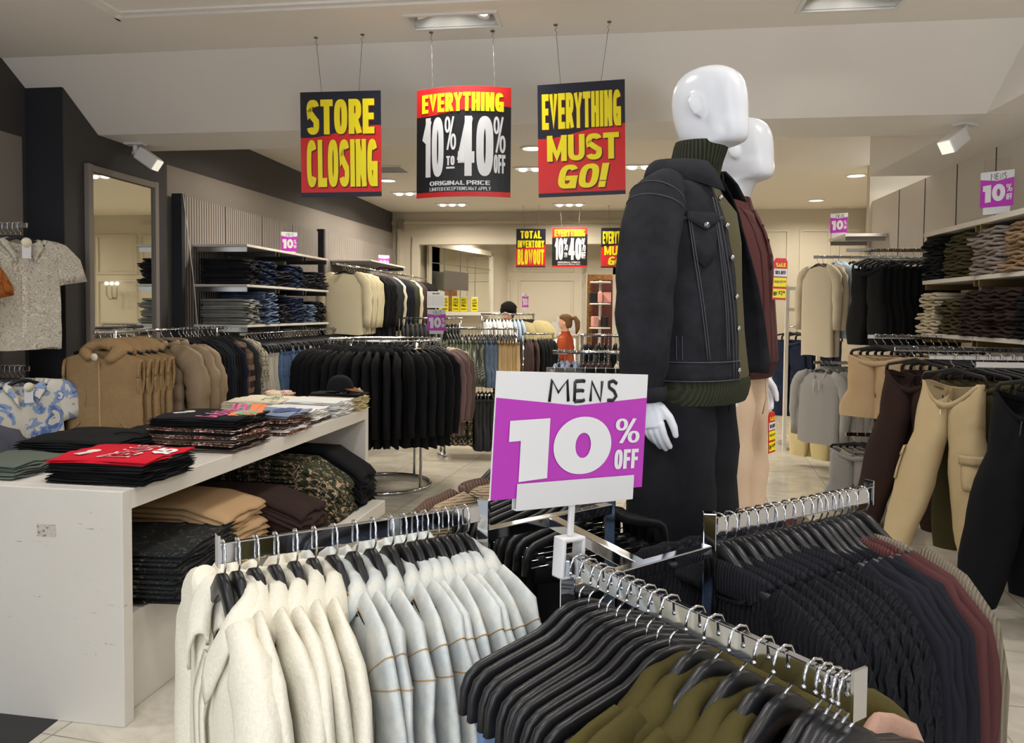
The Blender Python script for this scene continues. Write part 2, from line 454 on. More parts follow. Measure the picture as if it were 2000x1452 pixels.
def coat_hanger_mb(w=.212, h=.03, t=.017, zend=-.166):
    b = MB()
    arm = lambda s: [(0, -.077), (s*.02, -.082), (s*.04, -.096), (s*.07, -.118), (s*.11, -.133), (s*.16, -.148), (s*w, zend)]
    return b.bar(arm(-1)[::-1] + arm(1)[1:], [h*.8, h, h, h*1.05, h*1.1, h*1.25, h*1.35, h*1.25, h*1.1, h*1.05, h, h, h*.8], t)
ME = {}
ME['hook'] = hook_mb().mesh('hook', MT['chrome'])
ME['hook_flip'] = hook_mb(flip=-1).mesh('hook', MT['chrome'])
cb, cw, cc = clip_hanger_parts()
ME['clip_body'] = cb.mesh('clip_hanger', MT['plastic']); ME['clip_wire'] = cw.mesh('trouser_bar', MT['chrome']); ME['clip_a'], ME['clip_b'] = (k.mesh('clip', MT['steel']) for k in cc)
ME['coat_body'] = coat_hanger_mb().mesh('coat_hanger', MT['plastic'])
def simple_hanger(kind):
    m = MB(); m.tube([(x, 0, z) for x, z in HOOK], .0022, 5)
    m.sm  # smooth
    if kind == 'clip':
        p = [(s, z) for s, z in ((-.2, -.185), (-.197, -.14), (-.185, -.122), (-.06, -.098), (0, -.083), (.06, -.098), (.185, -.122), (.197, -.14), (.2, -.185))]
    else:
        p = [(s, z) for s, z in ((-.2, -.155), (-.12, -.125), (-.04, -.094), (0, -.086), (.04, -.094), (.12, -.125), (.2, -.155))]
    k = MB().bar(p, .022, .012, 1)
    m.join(k)
    return m.mesh('hanger', [MT['chrome'], MT['plastic']])
ME['far_coat'] = simple_hanger('coat'); ME['far_clip'] = simple_hanger('clip')

# ------------------------------------------------------------------ garments (same origin as their hanger; front faces +y)
def sg(a, p):
    return (abs(a) ** p) * (1 if a >= 0 else -1)
def fbm(x, y, z, s):
    return noise.noise(Vector((x * s, y * s, z * s)))

def top_body(hw=.225, L=.66, t=.02, zs=-.098, slope=.34, neckw=.07, sleeve='long', sl=.58, na=26, nv=12, seed=0, fold=.004, flare=.02,
             drop=.045, sw=.058, quilt=0, st=None, cut=0, mi=0, out=.05, t0=.0045, sn=12, bdrop=.15):
    """torso of a hanging top with its two sleeves, as one mesh"""
    rr = random.Random(seed); ph = [rr.uniform(0, 6.28) for _ in range(6)]
    m = MB(); m.rings = {}; rings = []
    for i in range(nv + 1):
        v = i / nv; e = min(1, v * 5)
        th = t0 + (t - t0) * (e * (2 - e)) * (1 + .12 * v)
        w = hw * (1 - .035 * min(1, v * 6) + flare * v)
        ring = []
        for j in range(na):
            a = 2 * pi * j / na
            x = w * sg(cos(a), .75); y = th * sg(sin(a), .7)
            ax = abs(x)
            zt = zs - slope * max(0, ax - neckw) - (drop * (1 if sin(a) > 0 else bdrop) * max(0, 1 - (ax / neckw) ** 2) if ax < neckw else 0)
            z = zt + (zs - L - zt) * v + .008 * v * sin(3 * a + ph[0])
            y += fold * v * (sin(x * 38 + ph[1]) + .7 * sin(x * 71 + ph[2] + 2 * v)) * (.8 if abs(sin(a)) > .1 else .2)
            x += .006 * v * sin(5 * v + ph[3]) + .004 * fbm(x, y, z, 9 + seed % 5)
            if quilt:
                q = abs(sin(pi * (z + .02) / quilt)); y *= .62 + .55 * q ** .5; x *= .97 + .03 * q
            ring.append((x, y, z))
        rings.append(ring)
    m.loft(rings, True, False, not quilt and False, mi)
    if sleeve:
        st = st or t * 1.05
        for s in (-1, 1):
            sh = zs - slope * (hw - neckw)
            if sleeve == 'long':
                P = [(hw*.62, sh+.045), (hw*.93, sh-.012), (hw+out*.62, sh-.075), (hw+out, sh-.19), (hw+out*1.1, sh-.36), (hw+out*.9, sh-sl)]
                RX = [.03, sw*.95, sw*1.05, sw, sw*.88, sw*.62]
            else:
                P = [(hw*.62, sh+.04), (hw*.95, sh-.02), (hw+out*.7, sh-.09), (hw+out*1.1, sh-.2)]
                RX = [.03, sw, sw*1.1, sw*1.25]
            pts, rad = [], []
            for k in range(len(P) - 1):
                for q in range(4 if quilt else 2):
                    f = q / (4 if quilt else 2)
                    pts.append((s*(P[k][0]+(P[k+1][0]-P[k][0])*f + .005*sin(ph[4]+6*f+k)), .003*sin(ph[5]+2.1*k+3*f), P[k][1]+(P[k+1][1]-P[k][1])*f))
                    r = RX[k]+(RX[k+1]-RX[k])*f
                    r *= 1 + .07 * sin(ph[2] + 5*k + 4*f)
                    if quilt: r *= .72 + .42 * abs(sin(pi*(pts[-1][2]+.02)/quilt)) ** .5
                    rad.append((r, min(r, st * (1 if k else .6) * (1 + .1 * sin(ph[1]+3*k)))))
            pts.append((s*P[-1][0], 0, P[-1][1])); rad.append((RX[-1], min(RX[-1], st*.9)))
            rad = [(a, b) for a, b in rad]
            b0 = len(m.v); m.tube(pts, rad, sn, mi, True, up=(s, 0, 0.4)); m.rings[s] = [m.v[b0 + q * sn: b0 + (q + 1) * sn] for q in range(len(pts))]
    return m

def collar_mb(nw=.066, ny=.017, z0=-.100, crest=.026, flap=.05, point=.10, drop=.07, n=26, thick=.004, seed=0, lean=0.0, span=158):
    """turned-down collar: stands round the hanger's neck, folds over and ends in two points at the front"""
    rr = random.Random(seed); a0 = rr.uniform(-.1, .1); m = MB(); rows = []
    span = radians(span)
    for i in range(n + 1):
        s = -1 + 2 * i / n; f = s * span + a0 * .3
        ix, iy = sin(f), -cos(f); front = (1 - cos(f)) / 2                # 0 at the back, 1 at the front
        zb = z0 - drop * front ** 1.5
        ex = min(1, (1 - abs(s)) / .12)
        B = Vector((nw * ix, ny * iy, zb))
        o = Vector((ix, iy * .42, 0))
        up = crest * (1 - .35 * front) * (1 + .12 * sin(3 * f + seed))
        fl = flap * (1 + .5 * front)
        C1 = B + Vector((0, 0, up)) + o * .004
        C2 = C1 + o * .011 + Vector((0, 0, .002))
        tip = point * max(0, front - .35) / .65
        O = C2 + o * fl * (.50 - .1 * front) + Vector((0, .006 * front, -fl * .72 - tip * .8))
        Mi = C2 * .5 + O * .5 + o * .010 + Vector((0, 0, .006))
        rows.append([tuple(p) for p in (B, B * .4 + C1 * .6, C1, C2, C2 * .6 + Mi * .4 + o * .003, Mi, Mi * .4 + O * .6 + o * .004, O)])
    m.loft(rows, False)
    return m.thicken(-thick)

def saddle_collar(zs=-.088, slope=.325, neckw=.084, nw=.072, t=.0165, crest=.026, w=.07, fdepth=.11, point=.05, bdepth=.06, span=140, n=44, thick=.005, seed=0, stand=.03):
    """collar of a jacket on a hanger: a soft stand round the neck, the fall lies over the shoulder ridge and ends in two points"""
    m = MB(); rows = []; rr = random.Random(seed); j = [rr.uniform(-1, 1) for _ in range(4)]
    ridge = lambda x: zs - slope * max(0, abs(x) - neckw)
    for i in range(n + 1):
        s = -1 + 2 * i / n; f = radians(span) * s; ix, iy = sin(f), -cos(f); fr = max(0, iy); bk = max(0, -iy)
        wob = 1 + .14 * sin(3.1 * f + 2 * j[0]) + .08 * sin(7 * f + 3 * j[1])
        cz = ridge(nw * ix) + .005 + crest * wob * bk ** .8 - .105 * fr ** 1.3
        C1 = Vector((nw * ix, (t * .9 + .004) * iy - .008 * bk, cz)); B = C1 + Vector((-.006 * ix, -.003 * iy, -stand * (1 - .4 * fr)))
        C2 = C1 + Vector((.010 * ix, .007 * iy, .001))
        xo = (nw + w * (1 - .15 * fr)) * sg(ix, .9)
        tip = max(0, (abs(s) - .72) / .28)
        zo = ridge(xo) + .010 - (fdepth * fr ** .9 if fr else bdepth * bk ** .9) * wob - point * tip ** 1.3
        O = Vector((xo * (1 - .18 * tip), (t + .013 + .012 * abs(j[2])) * sg(iy, .55), zo))
        M1 = C2 * .55 + O * .45 + Vector((.006 * ix, .010 * sg(iy, .5), .010 * (1 - fr))); 
        M2 = C2 * .22 + O * .78 + Vector((.004 * ix, .007 * sg(iy, .5), .008 * (1 - fr)))
        rows.append([tuple(p) for p in (B, B * .4 + C1 * .6, C1, C2, C2 * .8 + M1 * .2 + Vector((.003 * ix, .003 * iy, .002)), M1, M2, O)])
    m.loft(rows, False)
    return m.thicken(-thick)

def hood_mb(r=.03, back=.05, n=20, seed=0):
    """hood of a hanging top: a thick soft roll round the neck that hangs behind"""
    pts, rad = [], []
    for i in range(n + 1):
        f = radians(-150 + 300 * i / n); fr = (1 - cos(f)) / 2
        pts.append((.075 * sin(f), -.02 * cos(f) - back * .35 * (1 - fr), -.088 - .105 * fr ** 1.6 + .012 * sin(3 * f + seed)))
        k = r * (1.15 - .65 * fr)
        rad.append((k, k * .75))
    m = MB(); m.tube(pts, rad, 10)
    return m

def rib_collar_mb(nw=.075, ny=.016, z0=-.102, h=.03, drop=.05, n=24, r=.012):
    pts = []
    for i in range(n + 1):
        f = 2 * pi * i / n; fr = (1 - cos(f)) / 2
        pts.append((nw * sin(f), -ny * cos(f), z0 - drop * fr ** 1.4 + .008))
    m = MB(); m.tube(pts[:-1] + [pts[0]], [(h * .5, r * .55)] * (n + 1), 8, cap=False); return m

def pants_body(w=.185, L=1.0, t=.022, z0=-.18, crotch=.29, hem=.07, knee=.085, na=16, seed=0, sag=.03, fold=.003, wb=.035, spread=.03, mi=0, cuff=0, swing=(0, 0), round=0.0):
    """two legs that meet down to the crotch; the waist sags between the clips"""
    rr = random.Random(seed); m = MB(); ph = [rr.uniform(0, 6.28) for _ in range(4)]; m.legs = {}
    nv = 14
    for s in (-1, 1):
        rings = []
        for i in range(nv + 1):
            v = i / nv; d = L * v
            if d < crotch: cx, rx = w * .5, w * .5 + .003
            else:
                f = (d - crotch) / (L - crotch)
                rx = (w * .5) * (1 - f) + knee * .5 * 2 * f * (1 - f) * 1.1 + hem * f * 1.0
                cx = w * .5 + .012 + spread * f
            ty = (t + (rx * .8 - t) * round * min(1, v * 3)) * (1 if v > .05 else .75) * (1 + .10 * sin(7 * v + ph[0]))
            sw_ = swing[0 if s > 0 else 1] * v ** 1.2
            ring = []
            for j in range(na):
                a = 2 * pi * j / na
                x = s * cx + rx * sg(cos(a), .8); y = ty * sg(sin(a), .8)
                fr = max(0, sin(a))
                k = max(0, 1 - (abs(x) / (w * .85)) ** 2)
                z = z0 - d - sag * k * (.35 + fr) * max(0, 1 - v * 3.2)
                y += fold * (sin(x * 55 + ph[1]) + sin(z * 26 + x * 30 + ph[2])) + .03 * fr * k * max(0, 1 - v * 4) * (sag / .03) * .4
                x += .004 * sin(z * 17 + ph[3]) + .006 * noise.noise(Vector((x * 14, y * 14 + seed, z * 9)))
                y += sw_ + .006 * noise.noise(Vector((x * 14 + 5, y * 14 + seed, z * 9)))
                ring.append((x, y, z))
            rings.append(ring)
        m.loft(rings, True, False, False, mi); m.legs[s] = rings
    return m
def leg_patch(legs, s, v0, v1, a0, a1, off=.008, th=.006, nr=7, nc=9):
    """a pocket or flap that follows the leg of hanging trousers"""
    R_ = legs[s]; nv, na = len(R_) - 1, len(R_[0]); rows = []
    def at(v, a):
        i = min(nv - 1, int(v * nv)); f = v * nv - i; j = (a / 360 * na) % na; k = int(j); g = j - k
        q = lambda r: Vector(r[k]) * (1 - g) + Vector(r[(k + 1) % na]) * g
        c = lambda r: sum((Vector(p) for p in r), Vector()) / na
        p, o = q(R_[i]) * (1 - f) + q(R_[i+1]) * f, c(R_[i]) * (1 - f) + c(R_[i+1]) * f
        d = Vector((p.x - o.x, p.y - o.y, 0)).normalized(); return p + d * off
    for i in range(nr + 1): rows.append([at(v0 + (v1 - v0) * i / nr, a0 + (a1 - a0) * j / nc) for j in range(nc + 1)])
    return MB().loft(rows, False).thicken(th).thicken(0) if False else MB().loft(rows, False).thicken(th)

def waistband_mb(w=.187, t=.0185, z0=-.178, h=.036, sag=.03, n=40):
    rows = [[], [], []]
    for j in range(n):
        a = 2 * pi * j / n
        x = w * sg(cos(a), .8); y = (t + .003) * sg(sin(a), .8); fr = max(0, sin(a)); k = max(0, 1 - (abs(x) / (w * .85)) ** 2)
        y += .012 * fr * k * (sag / .03)
        z = z0 - sag * k * (.35 + fr)
        for q in range(3): rows[q].append((x * 1.01, y, z - h * q / 2))
    return MB().loft(rows, True).thicken(.003)

def folded(w=.3, d=.38, h=.022, seed=0, layers=2, sharp=.5, nx=8, ny=10):
    """one folded garment lying flat (origin at the middle of its underside; the rounded fold faces -y)"""
    rr = random.Random(seed); m = MB(); ph = [rr.uniform(0, 6.28) for _ in range(5)]
    for L in range(layers):
        hh = h / layers; zb = hh * L; rows = []
        off = rr.uniform(-.003, .003); sx = 1 - .012 * L
        prof = [(-.5, .25), (-.505, .5), (-.495, .82), (-.46, .98), (-.25, 1), (0, 1.03), (.25, 1), (.46, .97), (.497, .75), (.5, .45), (.49, .08), (.2, 0), (-.2, 0), (-.47, .04)]
        for i in range(nx + 1):
            u = -1 + 2 * i / nx; e = 1 - abs(u) ** 10 * .55; row = []
            for (py, pz) in prof:
                x = u * w / 2 * sx + .003 * sin(7 * py + ph[0] + L) + off * .6
                y = py * d + (.008 * sin(4 * u + ph[1] + 1.7 * L) + .004 * sin(9 * u + ph[0])) * (1 if py < 0 else .7) + off
                z = zb + hh * (.5 + (pz - .5) * e) + (.0034 * sin(5 * u + 6 * py + ph[2]) + .0022 * sin(11 * u + 7 * py + ph[3] + L) + .003 * sin(3 * u - 9 * py + ph[4])) * (1 if pz > .2 else .6)
                row.append((x, y, z))
            rows.append(row)
        m.loft(rows, True, True, True)
    return m

def folded_jean(w=.3, d=.33, h=.045, seed=0, mi=0):
    """folded trousers: long loops of cloth show at the front"""
    rr = random.Random(seed); m = MB(); ph = [rr.uniform(0, 6.28) for _ in range(6)]
    for L in range(2):
        hh = h / 2; zb = hh * L; rows = []
        dd = d * (1 - .07 * rr.random())
        for i in range(13):
            u = -1 + 2 * i / 12
            wob = .006 * sin(5 * u + ph[L]) + .004 * sin(11 * u + ph[2 + L])
            row = []
            for k in range(12):
                a = 2 * pi * k / 12
                y = dd / 2 * sg(cos(a), .28); z = zb + hh * .5 + hh * .46 * sg(sin(a), .55)
                if cos(a) < -.3: y -= .012 * sin(3 * u + ph[4] + L * 1.3) ; z += wob
                else: z += wob * .5
                row.append((u * w / 2, y, z))
            rows.append(row)
        m.loft(rows, True, True, True, mi)
    return m

def variants(name, mat, fn, n=3, **kw):
    return [fn(seed=i + 1, **kw).mesh(name, mat) for i in range(n)]

FARH = MB()
def far_hangers(kind, p, rz):
    """distant hangers past the three hundred nearest ones: one mass"""
    me = ME[kind]; R = Matrix.Translation(p) @ Matrix.Rotation(rz, 4, 'Z')
    FARH.join(MB().add([R @ v.co for v in me.vertices], [tuple(f.vertices) for f in me.polygons]))
    FARH.mi[-len(me.polygons):] = [f.material_index for f in me.polygons]
# ------------------------------------------------------------------ rows of hanging garments
def arm_rot(d):
    return atan2(d[1], d[0]) - pi / 2
COUNT = {}
def hang(desc, cat, where, p, face, parts, base=None, hanger='far_coat', hdesc='black plastic hanger', group=None, rj=.05, zj=0.0, lean=0.0, hparts=None, far=False):
    """one garment and the hanger that carries it"""
    rz = arm_rot(face) + random.uniform(-rj, rj)
    rot = (random.uniform(-lean, lean), random.uniform(-.012, .012), rz)
    g = thing(desc[0], p, rz, desc[1], cat, group, parts, base, rot)
    if hparts is not None or hanger:
        if hparts is None and far: far_hangers(hanger, p, rz)
        else: h = thing('hanger', p, rz, hdesc, 'hanger', (group or '') + ' hangers' if group else None, hparts or (), None if hparts else ME[hanger], rot)
    return g

def row(name, desc, cat, where, p0, p1, n, face, var, hanger='far_coat', group=None, start=0, total=None, rj=.04, child=None, lab=None, hlab=None, hparts=None, jit=.15, far=False):
    """N garments of one kind from p0 to p1 along a rail"""
    p0, p1 = Vector(p0), Vector(p1)
    for i in range(n):
        f = (i + .5 + random.uniform(-jit, jit)) / n
        p = p0 + (p1 - p0) * f
        o = ORD[start + i]
        label = (lab or '{d}, {o} {w}').format(d=desc, o=o, w=where)
        hl = (hlab or 'hanger of the {o} {s} {w}').format(d=desc, o=o, w=where, s=' '.join(desc.split()[-2:]))
        b = var[i % len(var)]
        if isinstance(b, (list, tuple)):
            hang((name, label), cat, where, p, face, b, None, hanger, hl, group, rj, hparts=hparts, far=far)
        else:
            hang((name, label), cat, where, p, face, child or (), b, hanger, hl, group, rj, hparts=hparts, far=far)
# ------------------------------------------------------------------ the shell of the shop
def quad(a, b, c, d): return MB().poly([a, b, c, d])
def plane_holes(x0, x1, y0, y1, z, holes):
    xs = sorted({x0, x1, *[h[0] for h in holes], *[h[1] for h in holes]}); ys = sorted({y0, y1, *[h[2] for h in holes], *[h[3] for h in holes]})
    m = MB()
    for i in range(len(xs) - 1):
        for j in range(len(ys) - 1):
            cx, cy = (xs[i] + xs[i+1]) / 2, (ys[j] + ys[j+1]) / 2
            if any(h[0] < cx < h[1] and h[2] < cy < h[3] for h in holes): continue
            m.poly([(xs[i], ys[j], z), (xs[i], ys[j+1], z), (xs[i+1], ys[j+1], z), (xs[i+1], ys[j], z)])
    return m
XL, XP, XR, XR2, YF = -4.02, -3.75, 2.77, 3.82, 12.68
struct('floor', quad((-5, -2.0, 0), (4.6, -2.0, 0), (4.6, 18.5, 0), (-5, 18.5, 0)), MT['floor'])
NEARLAMPS = [(-.934, 4.293), (1.194, 4.271), (-2.75, 2.5), (-.93, 2.2), (1.19, 2.2), (-.93, 0.3), (1.19, 0.3), (2.3, 3.9)]  # first two boxes are in view; the rest are unseen, added as fill light
holes = [(x - .245, x + .245, y - .095, y + .095) for x, y in NEARLAMPS]
struct('ceiling', plane_holes(XL, XR, -1.4, 4.60, 3.28, holes), MT['ceil'])
struct('ceiling_slope', quad((XL, 4.60, 3.28), (XL, 5.16, 2.9), (XR, 5.16, 2.9), (XR, 4.60, 3.28)), MT['ceil'])
struct('ceiling_soffit', MB().box(((XL + XR) / 2, 5.445, 3.1), (XR - XL, .57, .40)), MT['ceil'])
struct('ceiling_far', quad((-4.2, 5.7, 3.3), (-4.2, YF, 3.3), (4.2, YF, 3.3), (4.2, 5.7, 3.3)), MT['ceil_far'])
tr = MB(); 
for c, s in (((0.0, 4.03, 3.272), (5.6, .05, .018)), ((-2.81, 1.6, 3.272), (.05, 4.9, .018)), ((0.0, 3.96, 3.275), (5.46, .02, .012)), ((-2.74, 1.6, 3.275), (.02, 4.8, .012))): tr.box(c, s)
struct('trim_1', tr, MT['ceil'])
# left: dark entrance wall, projecting black pier, charcoal wall with a lower taupe field
struct('wall_left', MB().box((XL - .05, 1.7, 1.7), (.1, 6.2, 3.4)), MT['dark'])
struct('wall_left_pier', MB().box((XP - .175, 5.41, 1.7), (.35, 1.215, 3.4)), MT['darker'])
sidef = MB().box((XP + .004, 5.41, 1.7), (.008, 1.21, 3.4)); struct('wall_left_pier_side', sidef, MT['dark'])
struct('wall_left_far', MB().box((XP - .09, 9.4, 1.7), (.1, 6.76, 3.4)), MT['dark'])
struct('wall_left_lower', MB().box((XP - .036, 9.38, 1.43), (.02, 6.7, 2.86)).warp(lambda p: Vector((p.x, p.y, p.z + (p.y - 6.02) * .0143 if p.z > 1 else p.z))), MT['taupe'])
struct('wall_left_near_lower', MB().box((XL + .006, 3.1, 1.4), (.012, 3.3, 2.8)), MT['taupe'])
g = MB()
for i in range(4): g.box((XL + .02, 4.34 + .035 * i, 1.3), (.02, .02, 2.6))
struct('trim_2', g, MT['slat'])
# right: tall laminate panels under a lowered bulkhead
struct('wall_right', MB().box((XR + .06, 3.9, 1.45), (.1, 10.4, 2.9)), MT['panel'])
struct('wall_right_end', MB().box((3.3, 9.05, 1.65), (1.1, .1, 3.3)), MT['cream'])
struct('wall_right_far', MB().box((XR2 + .05, 10.9, 1.65), (.1, 3.7, 3.3)), MT['cream'])
struct('ceiling_bulkhead', MB().box((2.85, 6.56, 3.11), (1.2, 1.66, .42)), MT['ceil'])
struct('ceiling_bulkhead_near', MB().box((2.85, 2.0, 3.11), (1.2, 6.3, .42)), MT['ceil'])
g = MB()
for y in (4.3, 4.96, 5.6, 6.19, 6.853, 7.521, 8.171): g.box((XR + .008, y, 1.45), (.006, .006, 2.9))
struct('trim_3', g, MT['inkblack'])
# far wall: a wide opening under a header, wainscot mouldings on the closed part
OX0, OX1, OZ = -3.33, .32, 2.76
struct('wall_back_left', MB().box((-3.83, YF + .06, 1.65), (1.0, .12, 3.3)), MT['cream'])
struct('wall_back', MB().box(((OX1 + XR2) / 2, YF + .06, 1.65), (XR2 - OX1, .12, 3.3)), MT['cream'])
struct('wall_back_header', MB().box(((OX0 + OX1) / 2, YF + .06, (OZ + 3.3) / 2), (OX1 - OX0, .12, 3.3 - OZ)), MT['cream'])
def moulding(m, x0, x1, z0, z1, y, w=.035, d=.022):
    m.box(((x0 + x1)/2, y, z1 - w/2), (x1 - x0, d, w)); m.box(((x0 + x1)/2, y, z0 + w/2), (x1 - x0, d, w))
    m.box((x0 + w/2, y, (z0 + z1)/2), (w, d, z1 - z0 - 2*w)); m.box((x1 - w/2, y, (z0 + z1)/2), (w, d, z1 - z0 - 2*w))
g = MB()
for a, b in ((2.12, 2.68), (2.84, 3.3), (3.4, 3.75)):
    moulding(g, a, b, 2.1, 2.98, YF - .01); moulding(g, a, b, .3, 1.98, YF - .01)
g.box((1.95, YF - .02, 1.65), (.16, .05, 3.3))
moulding(g, .5, .95, 2.25, 2.95, YF - .01); moulding(g, 1.02, 1.8, 2.25, 2.95, YF - .01); moulding(g, 1.02, 1.8, .3, 2.15, YF - .01)
struct('trim_4', g, MT['cream'])
g = MB(); g.box(((OX0 + OX1)/2, YF - .02, 3.12), (OX1 - OX0 + 1.2, .05, .05)); g.box(((OX0 + OX1)/2, YF - .015, OZ + .06), (OX1 - OX0 + .2, .05, .12)); g.box((OX0 - .05, YF - .015, OZ/2), (.12, .05, OZ)); g.box((OX1 + .05, YF - .015, OZ/2), (.12, .05, OZ))
g.box((-3.66, YF - .02, 1.55), (.06, .05, 3.1))
struct('trim_5', g, MT['cream'])
# the room beyond the opening
YB = 16.9
struct('wall_side_beyond', MB().box((-3.02, 14.85, 1.6), (.1, 4.4, 3.2), rz=-.265), MT['cream'])
struct('wall_end_beyond', MB().box((-1.83, YB + .05, 1.6), (2.3, .1, 3.2)), MT['cream'])
struct('wall_end_beyond_right', MB().box((1.6, YB + .05, 1.6), (3.4, .1, 3.2)), MT['cream'])
struct('wall_door_reveal', MB().box((-.72, YB + .25, 1.6), (.1, .5, 3.2)), MT['cream'])
struct('wall_right_beyond', MB().box((2.9, 14.8, 1.6), (.1, 4.2, 3.2)), MT['cream'])
struct('ceiling_beyond', quad((-3.5, YF + .1, 3.2), (-3.5, 18.4, 3.2), (3.0, 18.4, 3.2), (3.0, YF + .1, 3.2)), MT['ceil_far'])
t = NT('tree_mural'); co = t.coord()
w = t.n('ShaderNodeTexNoise', Vector=co, Scale=3.2, Detail=5, Roughness=.6, Distortion=2.5).outputs[0]
MT['mural'] = t.out(t.ramp(w, [(.3, lin((92, 56, 26))), (.47, lin((172, 120, 60))), (.55, lin((120, 72, 34))), (.7, lin((196, 148, 84)))]), .8)
struct('wall_door_header', MB().box((-.3, YB + .05, 2.84), (.9, .1, .74)), MT['cream'])
struct('wall_mural_beyond', MB().box((.2, 18.3, 1.6), (2.4, .1, 3.2)), MT['mural'])
g = MB(); moulding(g, -2.66, -2.3, 2.52, 2.9, YB - .01); moulding(g, -2.16, -.95, 2.52, 2.9, YB - .01); moulding(g, -2.66, -2.3, .4, 2.36, YB - .01); moulding(g, -2.16, -.95, .4, 2.36, YB - .01)
struct('trim_6', g, MT['cream'])
struct('door_1', MB().box((-.12, 18.22, 1.2), (.9, .06, 2.4)), plain('dark_red_door_paint', (86, 34, 28), .6))
struct('baseboard_left', MB().box((XP - .02, 9.4, .06), (.02, 6.7, .12)), MT['darker'])
# ------------------------------------------------------------------ lamps
def area(parent, loc, size, power, spread=130, col=(1, .96, .90), rot=(0, 0, 0), shape='DISK', sy=None):
    l = bpy.data.lights.new('lamp_light', 'AREA'); l.shape = shape; l.size = size
    if sy: l.size_y = sy
    l.energy = power; l.color = col; l.spread = radians(spread)
    o = bpy.data.objects.new('lamp_light', l); COL.objects.link(o); o.parent = parent; o.location = loc; o.rotation_euler = rot
    return o
def spot_box(x, y, z, label, power, col=(1, .97, .93), tilts=((-.5, .2), (.05, .25), (.45, -.3))):
    r = thing('recessed_spotlight', (x, y, z), 0, label, 'ceiling light', 'recessed three-lamp spotlights')
    f = MB()
    for c, s in (((0, .105, -.004), (.53, .022, .012)), ((0, -.105, -.004), (.53, .022, .012)), ((.254, 0, -.004), (.022, .19, .012)), ((-.254, 0, -.004), (.022, .19, .012))): f.box(c, s)
    link('trim_frame', f.mesh('trim_frame', MT['lampbox']), r)
    h = MB()
    for c, s in (((0, .096, .06), (.5, .004, .12)), ((0, -.096, .06), (.5, .004, .12)), ((.246, 0, .06), (.004, .19, .12)), ((-.246, 0, .06), (.004, .19, .12)), ((0, 0, .122), (.5, .196, .004))): h.box(c, s)
    link('housing', h.mesh('housing', MT['lampbox']), r)
    for i, (tx, ty) in enumerate(tilts):
        b = MB(); n = 18
        rings = [[(q * cos(2*pi*k/n), q * sin(2*pi*k/n), zz) for k in range(n)] for q, zz in ((.02, .05), (.045, .03), (.058, 0), (.062, -.004), (.054, -.002), (.03, .012))]
        b.loft(rings, True, True, True)
        head = link('lamp_head', b.mesh('lamp_head', MT['lampbox']), r, (-.155 + .155 * i, .0, .045), rot=(ty, tx, 0))
        d = MB().poly([(.046 * cos(2*pi*k/18), -.046 * sin(2*pi*k/18), .004) for k in range(18)])
        link('bulb', d.mesh('bulb', MT['lamp']), head)
    area(r, (0, 0, -.02), .44, power, 150, col, shape='RECTANGLE', sy=.13)
    return r
names = ['recessed three-lamp spotlight above the red and black 10 to 40 percent sign', 'recessed spotlight in the top right of the ceiling, cut by the frame',
         'added unseen recessed spotlight over the folded shirt table', 'added unseen recessed spotlight over the near chrome rack, left', 'added unseen recessed spotlight over the near chrome rack, right',
         'added unseen recessed spotlight by the shop entrance, left', 'added unseen recessed spotlight by the shop entrance, right', 'added unseen recessed spotlight over the trousers on the right wall']
for (x, y), nm in zip(NEARLAMPS, names): spot_box(x, y, 3.28, nm, LAMP_NEAR)
def far_box(x, y, z, label, power):
    r = thing('ceiling_spotlight', (x, y, z), 0, label, 'ceiling light', 'small far ceiling spotlights')
    f = MB()
    for c, s in (((0, .1, -.006), (.5, .03, .014)), ((0, -.1, -.006), (.5, .03, .014)), ((.24, 0, -.006), (.03, .2, .014)), ((-.24, 0, -.006), (.03, .2, .014)), ((0, 0, -.002), (.48, .2, .003))): f.box(c, s)
    link('trim_frame', f.mesh('trim_frame', MT['lampbox']), r)
    for i in (-1, 0, 1):
        b = MB().sphere((.15 * i, 0, -.02), (.05, .05, .018), 12, 6); link('bulb', b.mesh('bulb', MT['lamp']), r)
    area(r, (0, 0, -.05), .42, power, 160, (1, .92, .8), shape='RECTANGLE', sy=.14)
def down_light(x, y, z, label, power, col=(1, .93, .82)):
    r = thing('round_downlight', (x, y, z), 0, label, 'ceiling light', 'round ceiling downlights')
    f = MB(); n = 28
    f.loft([[(q * cos(2*pi*k/n), q * sin(2*pi*k/n), zz) for k in range(n)] for q, zz in ((.125, 0), (.125, -.012), (.1, -.014), (.1, -.004))])
    link('trim_ring', f.mesh('trim_ring', MT['lampbox']), r)
    d = MB().poly([(.1 * cos(2*pi*k/n), -.1 * sin(2*pi*k/n), -.006) for k in range(n)]); link('diffuser', d.mesh('diffuser', MT['lamp']), r)
    area(r, (0, 0, -.03), .18, power, 160, col)
far_box(-2.911, 10.569, 3.3, 'far ceiling spotlight just left of the 10 to 40 percent sign', LAMP_FAR)
far_box(-2.55, 11.72, 3.3, 'far ceiling spotlight below the 10 to 40 percent sign, nearest the back wall', LAMP_FAR)
far_box(-.747, 11.86, 3.3, 'far ceiling spotlight above the hanging far signs', LAMP_FAR)
far_box(-.95, 8.875, 3.3, 'far ceiling spotlight left of the EVERYTHING MUST GO sign', LAMP_FAR)
far_box(.15, 8.854, 3.3, 'far ceiling spotlight right of the EVERYTHING MUST GO sign', LAMP_FAR)
down_light(-2.908, 9.513, 3.3, 'round downlight right of the STORE CLOSING sign', LAMP_FAR * .8)
down_light(-.868, 7.774, 3.3, 'round downlight beside the upper left edge of the EVERYTHING MUST GO sign', LAMP_FAR * .8)
down_light(2.79, 9.65, 3.3, 'round downlight at right, close to the pale wall panels', LAMP_FAR * .8)
